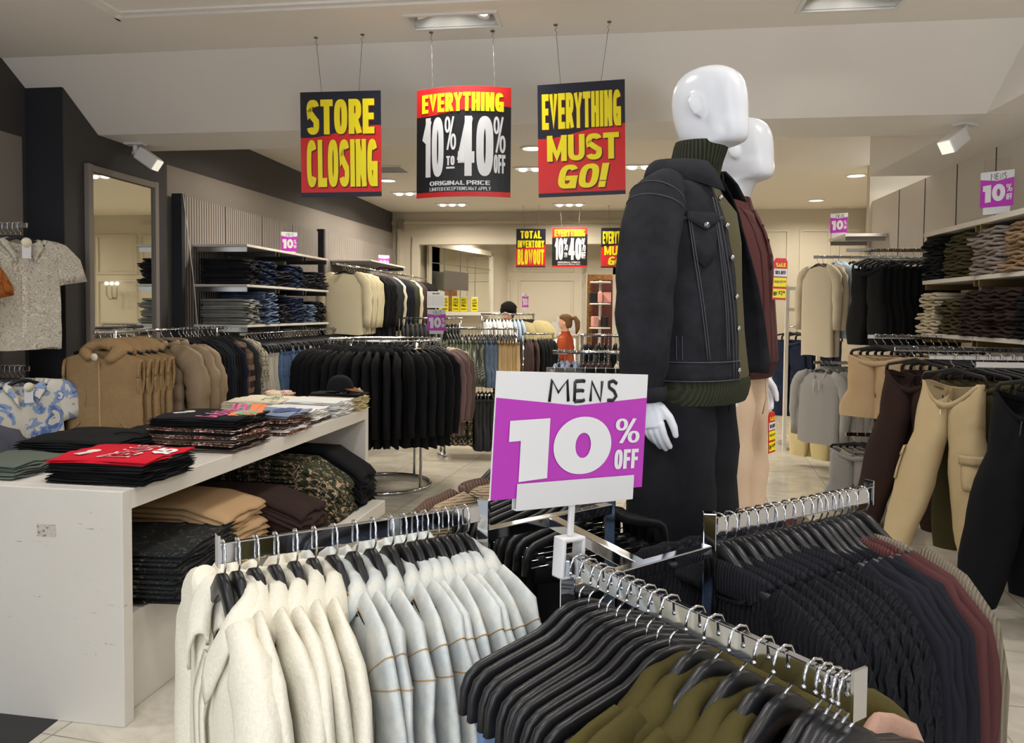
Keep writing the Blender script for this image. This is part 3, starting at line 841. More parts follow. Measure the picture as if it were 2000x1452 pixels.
down_light(2.839, 11.699, 3.3, 'round downlight at right, nearest the far moulded wall', LAMP_FAR * .8)
down_light(2.9, 7.9, 3.3, 'round downlight above the right wall racks', LAMP_FAR * .8)
down_light(-2.55, 14.6, 3.2, 'round downlight in the room beyond, above the mirrored wall', LAMP_FAR * 1.3)
down_light(-1.2, 15.2, 3.2, 'round downlight in the room beyond, above the cash desk', LAMP_FAR * 1.3)
down_light(.8, 15.6, 3.2, 'round downlight in the room beyond, at right', LAMP_FAR)
down_light(.1, 17.6, 3.2, 'round downlight before the mural in the far doorway', LAMP_FAR * .5)
v = thing('air_vent', (-2.66, 8.76, 3.3), 0, 'square ceiling air vent right of the STORE CLOSING sign', 'air vent')
f = MB(); f.box((0, 0, -.006), (.42, .42, .012)); link('frame', f.mesh('frame', MT['lampbox']), v)
f = MB()
for i in range(6): f.box((0, -.15 + .06 * i, -.014), (.36, .02, .008))
link('slats', f.mesh('slats', MT['steel']), v)
def camera_spot(loc, rz, label):
    r = thing('track_spotlight', loc, rz, label, 'spotlight', 'square spotlights under the soffit')
    m = MB().box((0, 0, -.008), (.14, .08, .016)); link('base_plate', m.mesh('base_plate', MT['lampbox']), r)
    m = MB().cyl((0, 0, -.01), (0, 0, -.07), .018, 12); m.cyl((-.02, 0, -.075), (.05, 0, -.075), .016, 12); link('stem', m.mesh('stem', MT['lampbox']), r)
    m = MB().box((0, 0, 0), (.17, .1, .1)); o = bev(link('lamp_head', m.mesh('lamp_head', MT['lampbox']), r, (.1, 0, -.12), rot=(0, .6, 0)), .012)
    m = MB().box((.0875, 0, 0), (.006, .085, .085)); link('lens', m.mesh('lens', MT['dimlamp']), o)
    l = bpy.data.lights.new('lamp_light', 'SPOT'); l.energy = 40; l.spot_size = radians(80); l.spot_blend = .6; l.shadow_soft_size = .05; l.color = (1, .97, .92)  # beam and lens glow added to these heads to brighten wall and mannequins
    q = bpy.data.objects.new('lamp_light', l); COL.objects.link(q); q.parent = o; q.location = (.1, 0, 0); q.rotation_euler = (0, -pi / 2, 0)
camera_spot((-3.64, 5.44, 2.9), .1, 'grey square spotlight under the soffit beside the wall mirror')
camera_spot((2.24, 5.42, 2.9), pi + .5, 'grey square spotlight under the soffit above the right wall shelves')
r = thing('security_sensor', (-3.63, YF - .06, 3.1), 0, 'small dark sensor box high in the far left corner', 'sensor'); m = MB().box((0, 0, 0), (.1, .1, .16)); bev(link('casing', m.mesh('casing', MT['taupe']), r), .01)

# ------------------------------------------------------------------ block capitals for the printed signs: thick strokes with a flat pen
def _arc(cx, cy, rx, ry, a0, a1, n=14, p=.72):
    return [(cx + rx * sg(cos(radians(a0 + (a1 - a0) * i / n)), p), cy + ry * sg(sin(radians(a0 + (a1 - a0) * i / n)), p)) for i in range(n + 1)]
_O = _arc(.5, .5, .5, .5, 0, 360, 40)
GL = {
 'A': (1.0, [[(0, 0), (.5, 1), (1, 0)], [(.22, .28), (.78, .28)]]), 'B': (.95, [[(0, 0), (0, 1)], [(0, 1)] + _arc(.5, .76, .45, .24, 90, -90) + [(0, .52)], [(0, .52)] + _arc(.5, .26, .5, .26, 90, -90) + [(0, 0)]]),
 'C': (.95, ['c', _arc(.5, .5, .5, .5, 38, 322, 34)]), 'D': (.95, [[(0, 0), (0, 1)], [(0, 1)] + _arc(.4, .5, .6, .5, 90, -90, 24) + [(0, 0)]]),
 'E': (.8, [[(0, 0), (0, 1)], [(0, 1), (1, 1)], [(0, .5), (.9, .5)], [(0, 0), (1, 0)]]), 'F': (.78, [[(0, 0), (0, 1)], [(0, 1), (1, 1)], [(0, .5), (.85, .5)]]),
 'G': (.98, ['c', _arc(.5, .5, .5, .5, 38, 350, 36), [(1, .42), (1, 0)], [(.58, .42), (1, .42)]]), 'H': (.98, [[(0, 0), (0, 1)], [(1, 0), (1, 1)], [(0, .5), (1, .5)]]),
 'I': (.0, [[(0, 0), (0, 1)]]), 'L': (.78, [[(0, 0), (0, 1)], [(0, 0), (1, 0)]]), 'M': (1.3, [[(0, 0), (0, 1)], [(1, 0), (1, 1)], [(.02, 1), (.5, .1), (.98, 1)]]),
 'N': (1.0, [[(0, 0), (0, 1)], [(1, 0), (1, 1)], [(0, 1), (1, 0)]]), 'O': (1.0, [_O]), '0': (1.0, [_O]), 'P': (.9, [[(0, 0), (0, 1)], [(0, 1)] + _arc(.5, .72, .5, .28, 90, -90) + [(0, .44)]]),
 'R': (.95, [[(0, 0), (0, 1)], [(0, 1)] + _arc(.5, .74, .5, .26, 90, -90) + [(0, .48)], [(.45, .48), (1, 0)]]),
 'S': (.92, ['c', _arc(.5, .76, .5, .24, 20, 200, 18) + [(.06, .66), (.5, .5), (.94, .36)] + _arc(.5, .24, .5, .24, 20, -160, 18)]),
 'T': (.9, [[(0, 1), (1, 1)], [(.5, 0), (.5, 1)]]), 'U': (1.0, [[(0, 1), (0, .4)] + _arc(.5, .32, .5, .32, 180, 360, 16) + [(1, .4), (1, 1)]]),
 'V': (1.0, [[(0, 1), (.5, 0), (1, 1)]]), 'W': (1.5, [[(0, 1), (.26, 0), (.5, .9), (.74, 0), (1, 1)]]), 'X': (1.0, [[(0, 0), (1, 1)], [(0, 1), (1, 0)]]),
 'Y': (1.0, [[(0, 1), (.5, .45), (1, 1)], [(.5, .45), (.5, 0)]]), '1': (.42, [[(1, 0), (1, 1)], [(.0, .72), (1, .98)]]), '4': (1.0, [[(.72, 0), (.72, 1)], [(.72, 1), (0, .3)], [(0, .27), (1, .27)]]),
 '!': (.0, [[(0, .36), (0, 1)], [(0, .0), (0, .07)]]), '-': (.5, [[(0, .5), (1, .5)]]), ' ': (.25, []), '_': (1.0, [[(0, 0), (1, 0)]]),
 '%': (1.25, ['t', _arc(.2, .78, .2, .22, 0, 360, 22, .9), _arc(.8, .22, .2, .22, 0, 360, 22, .9), [(.22, 0), (.78, 1)]]),
}
def block_geo(body, sx=.17, sz=.11, gap=.09, cell=.62, shear=0.0):
    """letters one unit high; sx, sz: half widths of upright and level strokes"""
    vs, fs, x = [], [], 0.0
    for ch in body:
        wd, st = GL[ch]; wd *= cell; kx, kz = sx, sz; cap = True
        for si, s in enumerate(st):
            if s == 'c': cap = False; continue
            if s == 't': kx, kz = sx * .5, sz * .55; continue
            closed = len(s) > 20 and abs(s[0][0] - s[-1][0]) + abs(s[0][1] - s[-1][1]) < .02
            P = [(x + kx + a * (wd + 2 * (sx - kx)), kz + b * (1 - 2 * kz)) for a, b in s]
            cp = cap and not closed or len(s) == 2
            n = len(P); base = len(vs)
            for i, p in enumerate(P):
                a = P[i-1] if i > 0 else (P[-2] if closed else P[0]); b = P[i+1] if i < n - 1 else (P[1] if closed else P[-1])
                d1 = Vector((p[0]-a[0], p[1]-a[1])); d2 = Vector((b[0]-p[0], b[1]-p[1]))
                w1 = Vector((d1.x / kx, d1.y / kz)); w2 = Vector((d2.x / kx, d2.y / kz))          # work in pen space
                if w1.length < 1e-9: w1 = w2
                if w2.length < 1e-9: w2 = w1
                w1.normalize(); w2.normalize(); t = w1 + w2
                t = t.normalized() if t.length > .2 else w1
                c = max(.45, t.dot(w1)); nn = Vector((-t.y, t.x)) / c
                q = Vector(((p[0]) / kx, (p[1]) / kz))
                if cp and i == 0: q -= t
                if cp and i == n - 1: q += t
                for sgn in (1, -1): v = q + nn * sgn; vs.append((v.x * kx, min(1, max(0, v.y * kz)) if not closed else v.y * kz, si))
            for i in range(n - 1): fs.append((base + 2*i, base + 2*i + 1, base + 2*i + 3, base + 2*i + 2))
        x += wd + 2 * sx + gap if ch != ' ' else wd + gap
    if shear: vs = [(a + shear * b, b, c) for a, b, c in vs]
    xs = [v[0] for v in vs]; ys = [v[1] for v in vs]; x0, x1, y0, y1 = min(xs), max(xs), min(ys), max(ys)
    return [((a - x0) / (x1 - x0), (b - y0) / max(1e-6, y1 - y0), c) for a, b, c in vs], fs
# ------------------------------------------------------------------ signs
TXT = {}
def text_geo(body, off=.02, space=1.0, shear=0.0):
    k = (body, off, space, shear)
    if k not in TXT:
        c = bpy.data.curves.new('t', 'FONT'); c.body = body; c.offset = off; c.space_character = space; c.shear = shear; c.resolution_u = 6
        o = bpy.data.objects.new('t', c); COL.objects.link(o)
        me = bpy.data.meshes.new_from_object(o.evaluated_get(bpy.context.evaluated_depsgraph_get()))
        vs = [tuple(v.co) for v in me.vertices]; fs = [tuple(p.vertices) for p in me.polygons]
        bpy.data.objects.remove(o); bpy.data.curves.remove(c); bpy.data.meshes.remove(me)
        xs = [v[0] for v in vs]; ys = [v[1] for v in vs]
        x0, x1, y0, y1 = min(xs), max(xs), min(ys), max(ys)
        TXT[k] = ([((v[0] - x0) / (x1 - x0), (v[1] - y0) / (y1 - y0)) for v in vs], fs)
    return TXT[k]
def letters(body, x0, x1, z0, z1, y, off=.02, space=1.0, shear=0.0, dx=0, dz=0, pen=None, cell=None):
    if all(c in GL for c in body):
        asp = (x1 - x0) / (z1 - z0); sxw = max(.05, min(.16, pen * .5)) if pen else .16
        k = ('b', body, pen, shear)
        if k not in TXT: TXT[k] = block_geo(body, pen or .155, (pen or .155) * .62, .075, cell or .40, shear)
        vs, fs = TXT[k]
    else: vs, fs = text_geo(body, off, space, shear)
    m = MB(); m.add([(x0 + v[0] * (x1 - x0) + dx, y - (.00012 * v[2] if len(v) > 2 else 0), z0 + v[1] * (z1 - z0) + dz) for v in vs], [tuple(f) for f in fs], 0, False)
    return m
def sign_panel(w, h, bands, texts, bow=0.0, th=.004, back='navy'):
    """w x h board standing in the xz plane, front towards -y, top edge at z=0, centred in x; coordinates of bands and texts are fractions of the board"""
    bf = lambda p: Vector((p.x, p.y - bow * (1 - (p.x / (w / 2)) ** 2), p.z))
    N = 16 if bow else 1
    b = MB()
    for i in range(N):
        xa, xb = -w/2 + w * i / N, -w/2 + w * (i + 1) / N
        b.box(((xa + xb) / 2, 0, -h / 2), (xb - xa, th, h))
    parts = [('panel', b.warp(bf).mesh('panel', MT[back]), [])]
    k = 0
    for mat, top, bot in bands:
        m = MB(); n = 24
        up = [(-w/2 + w * i / n, -th/2 - .0004 - .0002 * k, -h * (top(i / n) if callable(top) else top)) for i in range(n + 1)]
        lo = [(-w/2 + w * i / n, -th/2 - .0004 - .0002 * k, -h * (bot(i / n) if callable(bot) else bot)) for i in range(n + 1)]
        m.loft([lo, up], False, smooth=False); k += 1
        parts[0][2].append(('colour_band', m.warp(bf).mesh('colour_band', MT[mat])))
    for tx in texts:
        body, mat, x0, x1, z0, z1 = tx[:6]; kw = dict(tx[6]) if len(tx) > 6 else {}
        sh = kw.pop('shadow', 0)
        X0, X1, Z0, Z1 = -w/2 + w * x0, -w/2 + w * x1, -h * z1, -h * z0
        if sh:
            m = letters(body, X0, X1, Z0, Z1, -th/2 - .0014, dx=sh * w, dz=-sh * h, **kw)
            parts[0][2].append(('lettering_shade', m.warp(bf).mesh('lettering_shade', MT['shade'])))
        m = letters(body, X0, X1, Z0, Z1, -th/2 - (.0035 if bow else .002), **kw)
        parts[0][2].append(('lettering', m.warp(bf).mesh('lettering', MT[mat])))
    return parts
def wire_mb(a, b, coil=.05):
    m = MB(); a, b = Vector(a), Vector(b)
    n = 22; pts = []
    for i in range(n + 1):
        f = i / n; p = a.lerp(b, f)
        k = .006 * (1 if f < .22 else .12)
        pts.append(p + Vector((k * sin(9 * f * 6), .002 * sin(40 * f), 0)))
    m.tube(pts, .0016, 5)
    m.cyl(a + Vector((0, 0, .0)), a + Vector((0, 0, -.006)), .012, 10)
    return m
wavy = lambda base, amp, ph=0: (lambda u: base + amp * sin((u - .5) * 3.6 + ph))
SB = dict(off=.03, space=.95, shadow=.012)
def p_store(w, h): return sign_panel(w, h, [('red', wavy(.38, -.055), .955)], [
    ('STORE', 'yellow', .08, .92, .075, .405, SB), ('CLOSING', 'yellow', .075, .955, .455, .905, SB)])
def p_go(w, h): return sign_panel(w, h, [('red', wavy(.43, -.05), .965)], [
    ('EVERYTHING', 'yellow', .05, .955, .085, .40, SB), ('MUST', 'yellow', .1, .93, .455, .685, dict(shadow=.012, pen=.16, cell=.62)), ('GO!', 'yellow', .23, .82, .72, .93, dict(shadow=.012, shear=.22, pen=.16, cell=.6))])
def p_pct(w, h, bow=.0): return sign_panel(w, h, [('red', 0.0, wavy(.215, -.04)), ('red', lambda u: .955 - .0 * u, 1.0)], [
    ('EVERYTHING', 'yellow', .065, .93, .055, .225, dict(off=.045, space=.93)), ('10', 'card', .07, .315, .27, .815, dict(off=.05, space=.9)), ('40', 'card', .46, .83, .27, .815, dict(off=.05, space=.9)),
    ('%', 'card', .325, .45, .27, .575, dict(pen=.12)), ('%', 'card', .83, .95, .27, .60, dict(pen=.12)), ('TO', 'card', .345, .435, .63, .715, dict(off=.04)), ('_', 'card', .345, .435, .728, .745, dict(off=.01)),
    ('OFF', 'card', .835, .95, .615, .785, dict(off=.03)), ('ORIGINAL PRICE', 'card', .16, .80, .855, .895, dict(pen=.13, cell=.6)), ('LIMITED EXCEPTIONS MAY APPLY', 'card', .16, .81, .912, .945, dict(pen=.08))], bow, back='inkblack')
def p_total(w, h): return sign_panel(w, h, [('red', wavy(.46, -.05), .97)], [
    ('TOTAL', 'yellow', .14, .86, .05, .25, dict(off=.05)), ('INVENTORY', 'yellow', .05, .96, .30, .49, dict(off=.04, space=.95)), ('BLOWOUT', 'yellow', .05, .95, .53, .93, dict(off=.03, space=.95))])
def hanging_sign(name, label, parts, c, w, h, rz, hooks, zc, roll=0.0, group='hanging sale signs', inset=.23):
    r = thing(name, c, 0, label, 'sign', group, parts, rot=(0, roll, rz))
    R = Matrix.Rotation(rz, 3, 'Z')
    Mw = Matrix.Translation(c) @ (Matrix.Rotation(rz, 4, 'Z') @ Matrix.Rotation(roll, 4, 'Y'))
    inv = Mw.inverted()
    for s, hk in zip((-1, 1), hooks):
        a = inv @ Vector(hk); b = Vector((s * w * inset, 0, -.012))
        link('hanging_wire', wire_mb(a, b).mesh('hanging_wire', MT['wire']), r)
hanging_sign('sale_sign', 'yellow on black and red STORE CLOSING sign hanging at left', p_store(.492, .628), (-1.66, 4.47, 2.957), .492, .628, .06, ((-1.81, 4.463, 3.28), (-1.514, 4.445, 3.28)), 3.28, -.012)
hanging_sign('sale_sign', 'bowed black sign reading EVERYTHING 10% to 40% OFF, middle of the near three', p_pct(.562, .632, .07), (-.907, 4.47, 2.945), .562, .632, .0, ((-1.101, 4.457, 3.28), (-.739, 4.473, 3.28)), 3.28, 0, inset=.33)
hanging_sign('sale_sign', 'near EVERYTHING MUST GO sign beside the mannequin head', p_go(.502, .648), (-.225, 4.47, 2.966), .502, .648, -.06, ((-.368, 4.419, 3.28), (-.065, 4.406, 3.28)), 3.28, -.022)
hanging_sign('sale_sign', 'far TOTAL INVENTORY BLOWOUT sign hanging before the back room', p_total(.46, .6), (-1.35, 12.0, 2.94), .46, .6, .05, ((-1.479, 12.0, 3.3), (-1.22, 12.0, 3.3)), 3.3)
hanging_sign('sale_sign', 'far black sign reading EVERYTHING 10% to 40% OFF before the back room', p_pct(.55, .62), (-.745, 12.05, 2.965), .55, .62, 0, ((-.9, 12.05, 3.3), (-.58, 12.05, 3.3)), 3.3)
hanging_sign('sale_sign', 'far EVERYTHING MUST GO sign half hidden by the denim jacket', p_go(.48, .62), (-.02, 12.1, 2.96), .48, .62, -.04, ((-.15, 12.1, 3.3), (.1, 12.1, 3.3)), 3.3)

# handwritten capitals MENS
def mens(w, z0, z1, x0, x1, y, r=.0016):
    m = MB(); Wd = x1 - x0; H = z1 - z0
    S = [[(0, -.02), (.02, 1), (.12, .42), (.24, 1), (.27, 0)], [(.36, .0), (.355, .95)], [(.355, .95), (.48, .98), (.50, .93)], [(.36, .5), (.47, .52), (.49, .47)], [(.36, .0), (.48, .02), (.51, .08)],
         [(.60, 0), (.605, .95), (.755, .02), (.765, .98)], [(1.0, .86), (.94, 1), (.87, .93), (.88, .68), (.96, .5), (1.0, .25), (.95, .04), (.86, .05)]]
    for st in S:
        pts = [(x0 + a * Wd, y, z0 + b * H) for a, b in st]
        if len(pts) > 4 and st[0][0] > .9:
            q = []
            for i in range(len(pts) - 1):
                for k in range(3): q.append(tuple(pts[i][j] + (pts[i+1][j] - pts[i][j]) * k / 3 for j in range(3)))
            pts = q + [pts[-1]]
        m.tube(pts, [(r, .0005)] * len(pts) if False else r, 6)
    return m.warp(lambda p: Vector((p.x, y + (p.y - y) * .3, p.z)))
def ten_off(w, h, back='card', hand=True):
    vee = lambda u: .205 + .065 * (1 - abs(u - .5) * 2)
    ps = sign_panel(w, h, [('purple', vee, 1.0)], [('%', 'card', .775, .955, .385, .60, dict(pen=.13, cell=.45)), ('OFF', 'card', .78, .955, .655, .825, dict(pen=.15))], back=back)
    X = lambda u: -w/2 + w * u; Z = lambda v: -h * v; yy = -.0042
    one = MB().poly([(X(a), yy, Z(b)) for a, b in ((.085, .385), (.33, .37), (.33, .855), (.155, .87), (.155, .545), (.085, .55))]); ps[0][2].append(('lettering', one.mesh('lettering', MT['card'])))
    z = MB(); n = 48
    z.loft([[(X(.555 + rx * sg(cos(2*pi*k/n), .95)), yy, Z(.603 - rz * sin(2*pi*k/n))) for k in range(n)] for rx, rz in ((.195, .24), (.052, .105))], True, smooth=False); ps[0][2].append(('lettering', z.mesh('lettering', MT['card'])))
    if hand: ps[0][2].append(('handwriting', mens(w, -h * .235, -h * .06, -w/2 + w * .32, -w/2 + w * .77, -.0032, .0095 * w).mesh('handwriting', MT['inkblack'])))
    return ps
def small_sign(loc, rz, w, h, label, clear=True, roll=0.0, post=.1):
    r = thing('percent_sign', loc, rz, label, 'sign', 'small MENS 10% OFF signs', ten_off(w, h))
    if clear:
        m = MB().box((0, .004, -h * .42), (w * .8, .003, h * 1.55)); link('acrylic_holder', m.mesh('acrylic_holder', MT['acrylic']), r)
    m = MB().box((0, .004, -h * 1.0 - post / 2), (w * .8, .012, post)); link('sign_base', m.mesh('sign_base', MT['plastic2']), r)
    return r
small_sign((-3.40, 7.66, 2.455), .62, .165, .20, 'purple 10% OFF sign standing on the top left shelf over the jeans', post=.04)
small_sign((-3.40, 10.95, 2.455), .62, .165, .20, 'purple 10% OFF sign over the hanging jackets on the left wall', post=.04)
small_sign((2.38, 5.28, 2.565), -.72, .19, .225, 'purple MENS 10% OFF sign on the right wall shelf', post=.045)
small_sign((2.38, 8.8, 2.745), -.5, .18, .21, 'purple 10% OFF sign on the far right shelf over the hoodies', post=.055)
# ------------------------------------------------------------------ white display table with folded shirts
TR = radians(-2.1)
tb = thing('display_table', (-1.893, 2.724, 0), TR, 'long white waterfall display table with scuffed end panel', 'table')
m = MB().box((-.475, 1.374, .895), (.95, 2.632, .08)); bev(link('table_top', m.mesh('table_top', MT['offwhite']), tb), .003)
m = MB().box((-.475, .029, .4675), (.95, .058, .935)); e = bev(link('end_panel', m.mesh('end_panel', MT['table']), tb), .003)
m = MB().box((-.475, 2.66, .4275), (.95, .06, .855)); bev(link('end_panel', m.mesh('end_panel', MT['offwhite']), tb), .003)
t = NT('tape_residue'); n_ = t.noise(t.coord(), 60, 5, .7)
MT['residue'] = t.out(t.ramp(n_, [(.42, lin((196, 190, 180))), (.56, lin((186, 180, 168))), (.62, lin((96, 90, 82)))]), .6)
m = MB().box((-.335, -.0006, .765), (.085, .001, .05)); o = link('tape_residue', m.mesh('tape_residue', MT['residue']), tb, rot=(0, 0, 0)); o['label'] = 'patch of old grey tape residue'
def on_table(lx, ly):       # table coordinates: lx metres in from the aisle edge, ly from the near end
    v = Matrix.Rotation(TR, 3, 'Z') @ Vector((-lx, ly, 0)); return (-1.879 + v.x, 2.724 + v.y)

def flat_letters(body, w, d, mat, off=.03, shear=0.0, bend=0.0, name='print'):
    vs, fs = text_geo(body, off, 1.0, shear); m = MB()
    m.add([((a - .5) * w, (b - .5) * d + bend * ((a - .5) * 2) ** 2, 0) for a, b in vs], [tuple(f) for f in fs], 0, False)
    return m.mesh(name, mat)
def print_blob(w, d, n=26, seed=0, jag=.25):
    rr = random.Random(seed); m = MB(); rings = []
    js = [1 + jag * rr.uniform(-1, 1) for _ in range(n)]
    for q in (.02, .5, 1): rings.append([(w/2*q*cos(2*pi*i/n)*js[i], d/2*q*sin(2*pi*i/n)*js[i], 0) for i in range(n)])
    m.loft(rings); return m
def decal(host, me, loc, rz, off=.0018, label=None):
    o = link('print', me, host, loc, rz)
    s = o.modifiers.new('wrap', 'SHRINKWRAP'); s.target = host; s.wrap_method = 'PROJECT'; s.use_project_z = True; s.use_negative_direction = True; s.use_positive_direction = True; s.offset = off
    if label: o['label'] = label
    return o
FT = {}
def tee(mat, seed, w=.29, d=.36, h=.02, layers=2):
    k = (mat, seed, w, d, h, layers)
    if k not in FT: FT[k] = folded(w, d, h, seed, layers).mesh('folded_tee', F[mat])
    return FT[k]
def stack(xy, z0, mats, h, w, d, desc, where, group, rz=None, name='folded_shirt', cat='folded shirt', seeds=4, jit=.006, layers=2, maker=None, slope=0.0):
    """pile of folded clothes, every piece an object; returns the pieces from the bottom up"""
    out = []; n = len(mats); rz = (TR + pi / 2) if rz is None else rz
    for i, mt in enumerate(mats):
        me = (maker or tee)(mt, 1 + (i * 3 + n) % seeds, w, d, h * 1.12, layers) if maker is None else maker(mt, 1 + (i * 3 + n) % seeds)
        k = n - 1 - i
        dd = desc[i] if isinstance(desc, list) else desc
        pos = 'topmost' if k == 0 else ('lowest' if i == 0 else ORD[k] + ' from the top')
        o = link(name, me, None, (xy[0] + random.uniform(-jit, jit), xy[1] + random.uniform(-jit, jit), z0 + i * h), rz + random.uniform(-.03, .03))
        tag(o, f'{dd}, {pos} {where}', cat, group)
        out.append(o)
    return out
ZT = .936
# red and black pile at the near corner
s = stack(on_table(.20, .26), ZT, ['blacktee'] * 5 + ['redtee'], .0165, .36, .44, ['black folded tee'] * 5 + ['red printed tee'], 'of the red and black pile', 'red and black shirt pile')
top = s[-1]
decal(top, flat_letters('TEXAS', .30, .13, F['whitetee'], .03, name='print'), (.01, -.04, .05), 0, .004, 'white varsity lettering')
decal(top, flat_letters('TEXAS', .29, .11, F['redtee'], .0, name='print'), (.01, -.04, .05), 0, .0055)
decal(top, flat_letters('45', .14, .08, F['whitetee'], .05, name='print'), (.03, -.165, .05), 0, .004)
for i in range(3): decal(s[2 + i], flat_letters('OCO', .1, .03, F['whitetee'], .03, name='print'), (.02, -.19, .05), 0, .004)
def round_tag(host, loc, rz=0):
    m = MB().cyl((0, 0, 0), (0, 0, .003), .027, 20); o = link('round_tag', m.mesh('round_tag', F['creamtee']), host, loc, rz)
    m = MB().box((.055, .01, .001), (.06, .04, .0016)); link('paper_tag', m.mesh('paper_tag', MT['card']), host, loc, rz + .2)
round_tag(top, (-.02, .12, .0225), 2.6)
# tall dark pile with the pink script print
s = stack(on_table(.245, 1.00), ZT, ['browntee', 'blacktee', 'mixprint', 'browntee', 'mixprint', 'blacktee', 'mixprint', 'blacktee', 'blacktee', 'blacktee'], .0165, .38, .47,
          ['dark printed tee'] * 9 + ['black tee with pink script print'], 'of the tall dark pile', 'tall dark shirt pile')
top = s[-1]
MT['pinkprint'] = plain('pink_print', (226, 110, 160), .7); MT['orangeprint'] = plain('orange_print', (232, 136, 84), .7); MT['mintprint'] = plain('mint_print', (96, 190, 160), .7)
decal(top, flat_letters('Sublime', .35, .13, MT['pinkprint'], .01, .25, name='print'), (.03, -.04, .05), 0, .0045)
decal(top, print_blob(.30, .14, 34, 5, .14).mesh('print', MT['orangeprint']), (.07, -.16, .05), 0, .003)
decal(top, print_blob(.20, .09, 30, 8, .16).mesh('print', MT['mintprint']), (.07, -.165, .05), 0, .0045)
decal(top, print_blob(.08, .045, 30, 9, .16).mesh('print', MT['orangeprint']), (.07, -.165, .05), 0, .006)
round_tag(top, (.02, .13, .023), 2.2)
# blue grey pile
s = stack(on_table(.20, 1.52), ZT, ['mixprint', 'whitetee', 'mixprint', 'browntee', 'mixprint', 'browntee', 'bluegreytee'], .0165, .33, .40, ['printed brown tee'] * 6 + ['grey blue tee with dark blue print'], 'of the blue grey pile', 'blue grey shirt pile')
MT['blueprint'] = plain('blue_print', (50, 70, 128), .7)
decal(s[-1], print_blob(.22, .13, 40, 3, .3).mesh('print', MT['blueprint']), (0.03, -.10, .05), 0, .004)
# white, pale grey and khaki piles
s = stack(on_table(.24, 1.93), ZT, ['browntee'] + ['whitetee'] * 4, .0165, .33, .38, ['brown printed tee'] + ['white tee'] * 4, 'of the white pile with a brown base', 'white shirt pile')
s = stack(on_table(.21, 2.27), ZT, ['whitetee'] * 6, .0165, .31, .38, 'pale grey white tee', 'of the pale pile beside the khaki one', 'pale shirt pile')
s = stack(on_table(.19, 2.56), ZT, ['khakitee'] * 6 + ['blacktee'], .0165, .20, .38, ['khaki tee'] * 6 + ['black tee with grey graphic'], 'of the khaki pile at the far end', 'khaki shirt pile')
MT['greyprint'] = plain('grey_print', (150, 150, 150), .7)
decal(s[-1], flat_letters('TOUR', .16, .05, F['whitetee'], .03, name='print'), (.0, -.04, .05), 0, .004)
decal(s[-1], print_blob(.15, .08, 8, 2, .1).mesh('print', MT['greyprint']), (0.02, -.12, .05), 0, .004)
s = stack(on_table(.62, 2.28), ZT, ['creamtee'] * 5, .0185, .42, .40, ['cream tee'] * 4 + ['cream tee with green print'], 'of the cream pile by the puffers', 'cream shirt pile')
MT['greenprint'] = plain('green_print', (36, 120, 84), .7)
decal(s[-1], flat_letters('Club', .2, .1, MT['greenprint'], .0, .2, name='print'), (.0, -.05, .05), 0, .004)
for i in range(5): decal(s[-1], flat_letters('_', .2, .006, MT['greenprint'], .0, name='print'), (-.08, -.13 - .014 * i, .05), 0, .004)
s = stack(on_table(.52, 1.72), ZT, ['whitetee'] * 3, .015, .36, .4, 'white tee laid flat', 'behind the blue grey pile', 'white tees behind')
s = stack(on_table(.62, 1.25), ZT, ['blacktee', 'whitetee', 'blacktee'], .016, .4, .42, ['black tee', 'white tee', 'black tee with white print'], 'behind the tall dark pile', 'shirts behind the dark pile')
decal(s[-1], print_blob(.2, .1, 30, 13, .5).mesh('print', F['whitetee']), (0, -.1, .05), 0, .004)
s = stack(on_table(.70, .72), ZT, ['darknavy', 'blacktee', 'blacktee', 'blacktee'], .021, .46, .5, ['dark navy folded sweater', 'black folded sweater', 'black folded hoodie', 'black folded hoodie with a cord'], 'of the black pile at the left', 'black pile at the left')
m = MB().tube([(.0, -.1, .03), (.03, -.13, .034), (.05, -.19, .03), (.06, -.235, .012)], .003, 6); link('cord', m.mesh('cord', F['blackhair']), s[-1])
s = stack(on_table(.72, .235), ZT, ['greentee'] * 3, .02, .32, .3, 'sage green folded tee', 'of the green pile at the left edge', 'green pile')
s = stack(on_table(.62, 2.56), ZT, ['blacktee', 'blacktee', 'blacktee'], .02, .26, .3, ['black tee', 'black tee', 'black folded tee with round tag'], 'at the far end, left of the khaki pile', 'black tees at the far end')
# pink bundle and the cap
r = link('folded_scarf', folded(.2, .2, .05, 9, 2).mesh('folded_scarf', spots('pink_cream_print', [(0, (226, 206, 180)), (.5, (206, 140, 140)), (.58, (120, 110, 80)), (.64, (232, 214, 196))], 18)), None, (*on_table(.66, 2.58), ZT + .062), .6)
tag(r, 'pink and cream printed bundle on the far end of the table', 'folded cloth')
cp = thing('baseball_cap', (*on_table(.19, 2.585), ZT + .137), 0.2, 'black cap with brown brim on the khaki pile at table end', 'cap')
m = MB(); n = 24; rings = []
for k in range(9):
    a = pi / 2 * k / 8; rings.append([(.098 * cos(a) ** .8 * cos(2*pi*i/n), .088 * cos(a) ** .8 * sin(2*pi*i/n), .105 * sin(a)) for i in range(n)])
m.loft(rings, True, False, True); link('crown', m.mesh('crown', F['blacktee']), cp)
m = MB(); rows = []
for k in range(6):
    f = k / 5; rows.append([((.085 + .085 * f) * cos(a) + .0, (.085 + .05 * f) * sin(a) * 1.0 - 0, .012 - .028 * f * cos(a) ** 2 * 1.2) for a in [radians(-62 + 124 * i / 14) for i in range(15)]])
m.loft(rows, False); m.thicken(.003); link('brim', m.mesh('brim', fabric('brown_suede_brim', (132, 84, 52), .12)), cp)
m = MB().sphere((0, 0, .107), .008, 8, 6); link('button', m.mesh('button', F['blacktee']), cp)

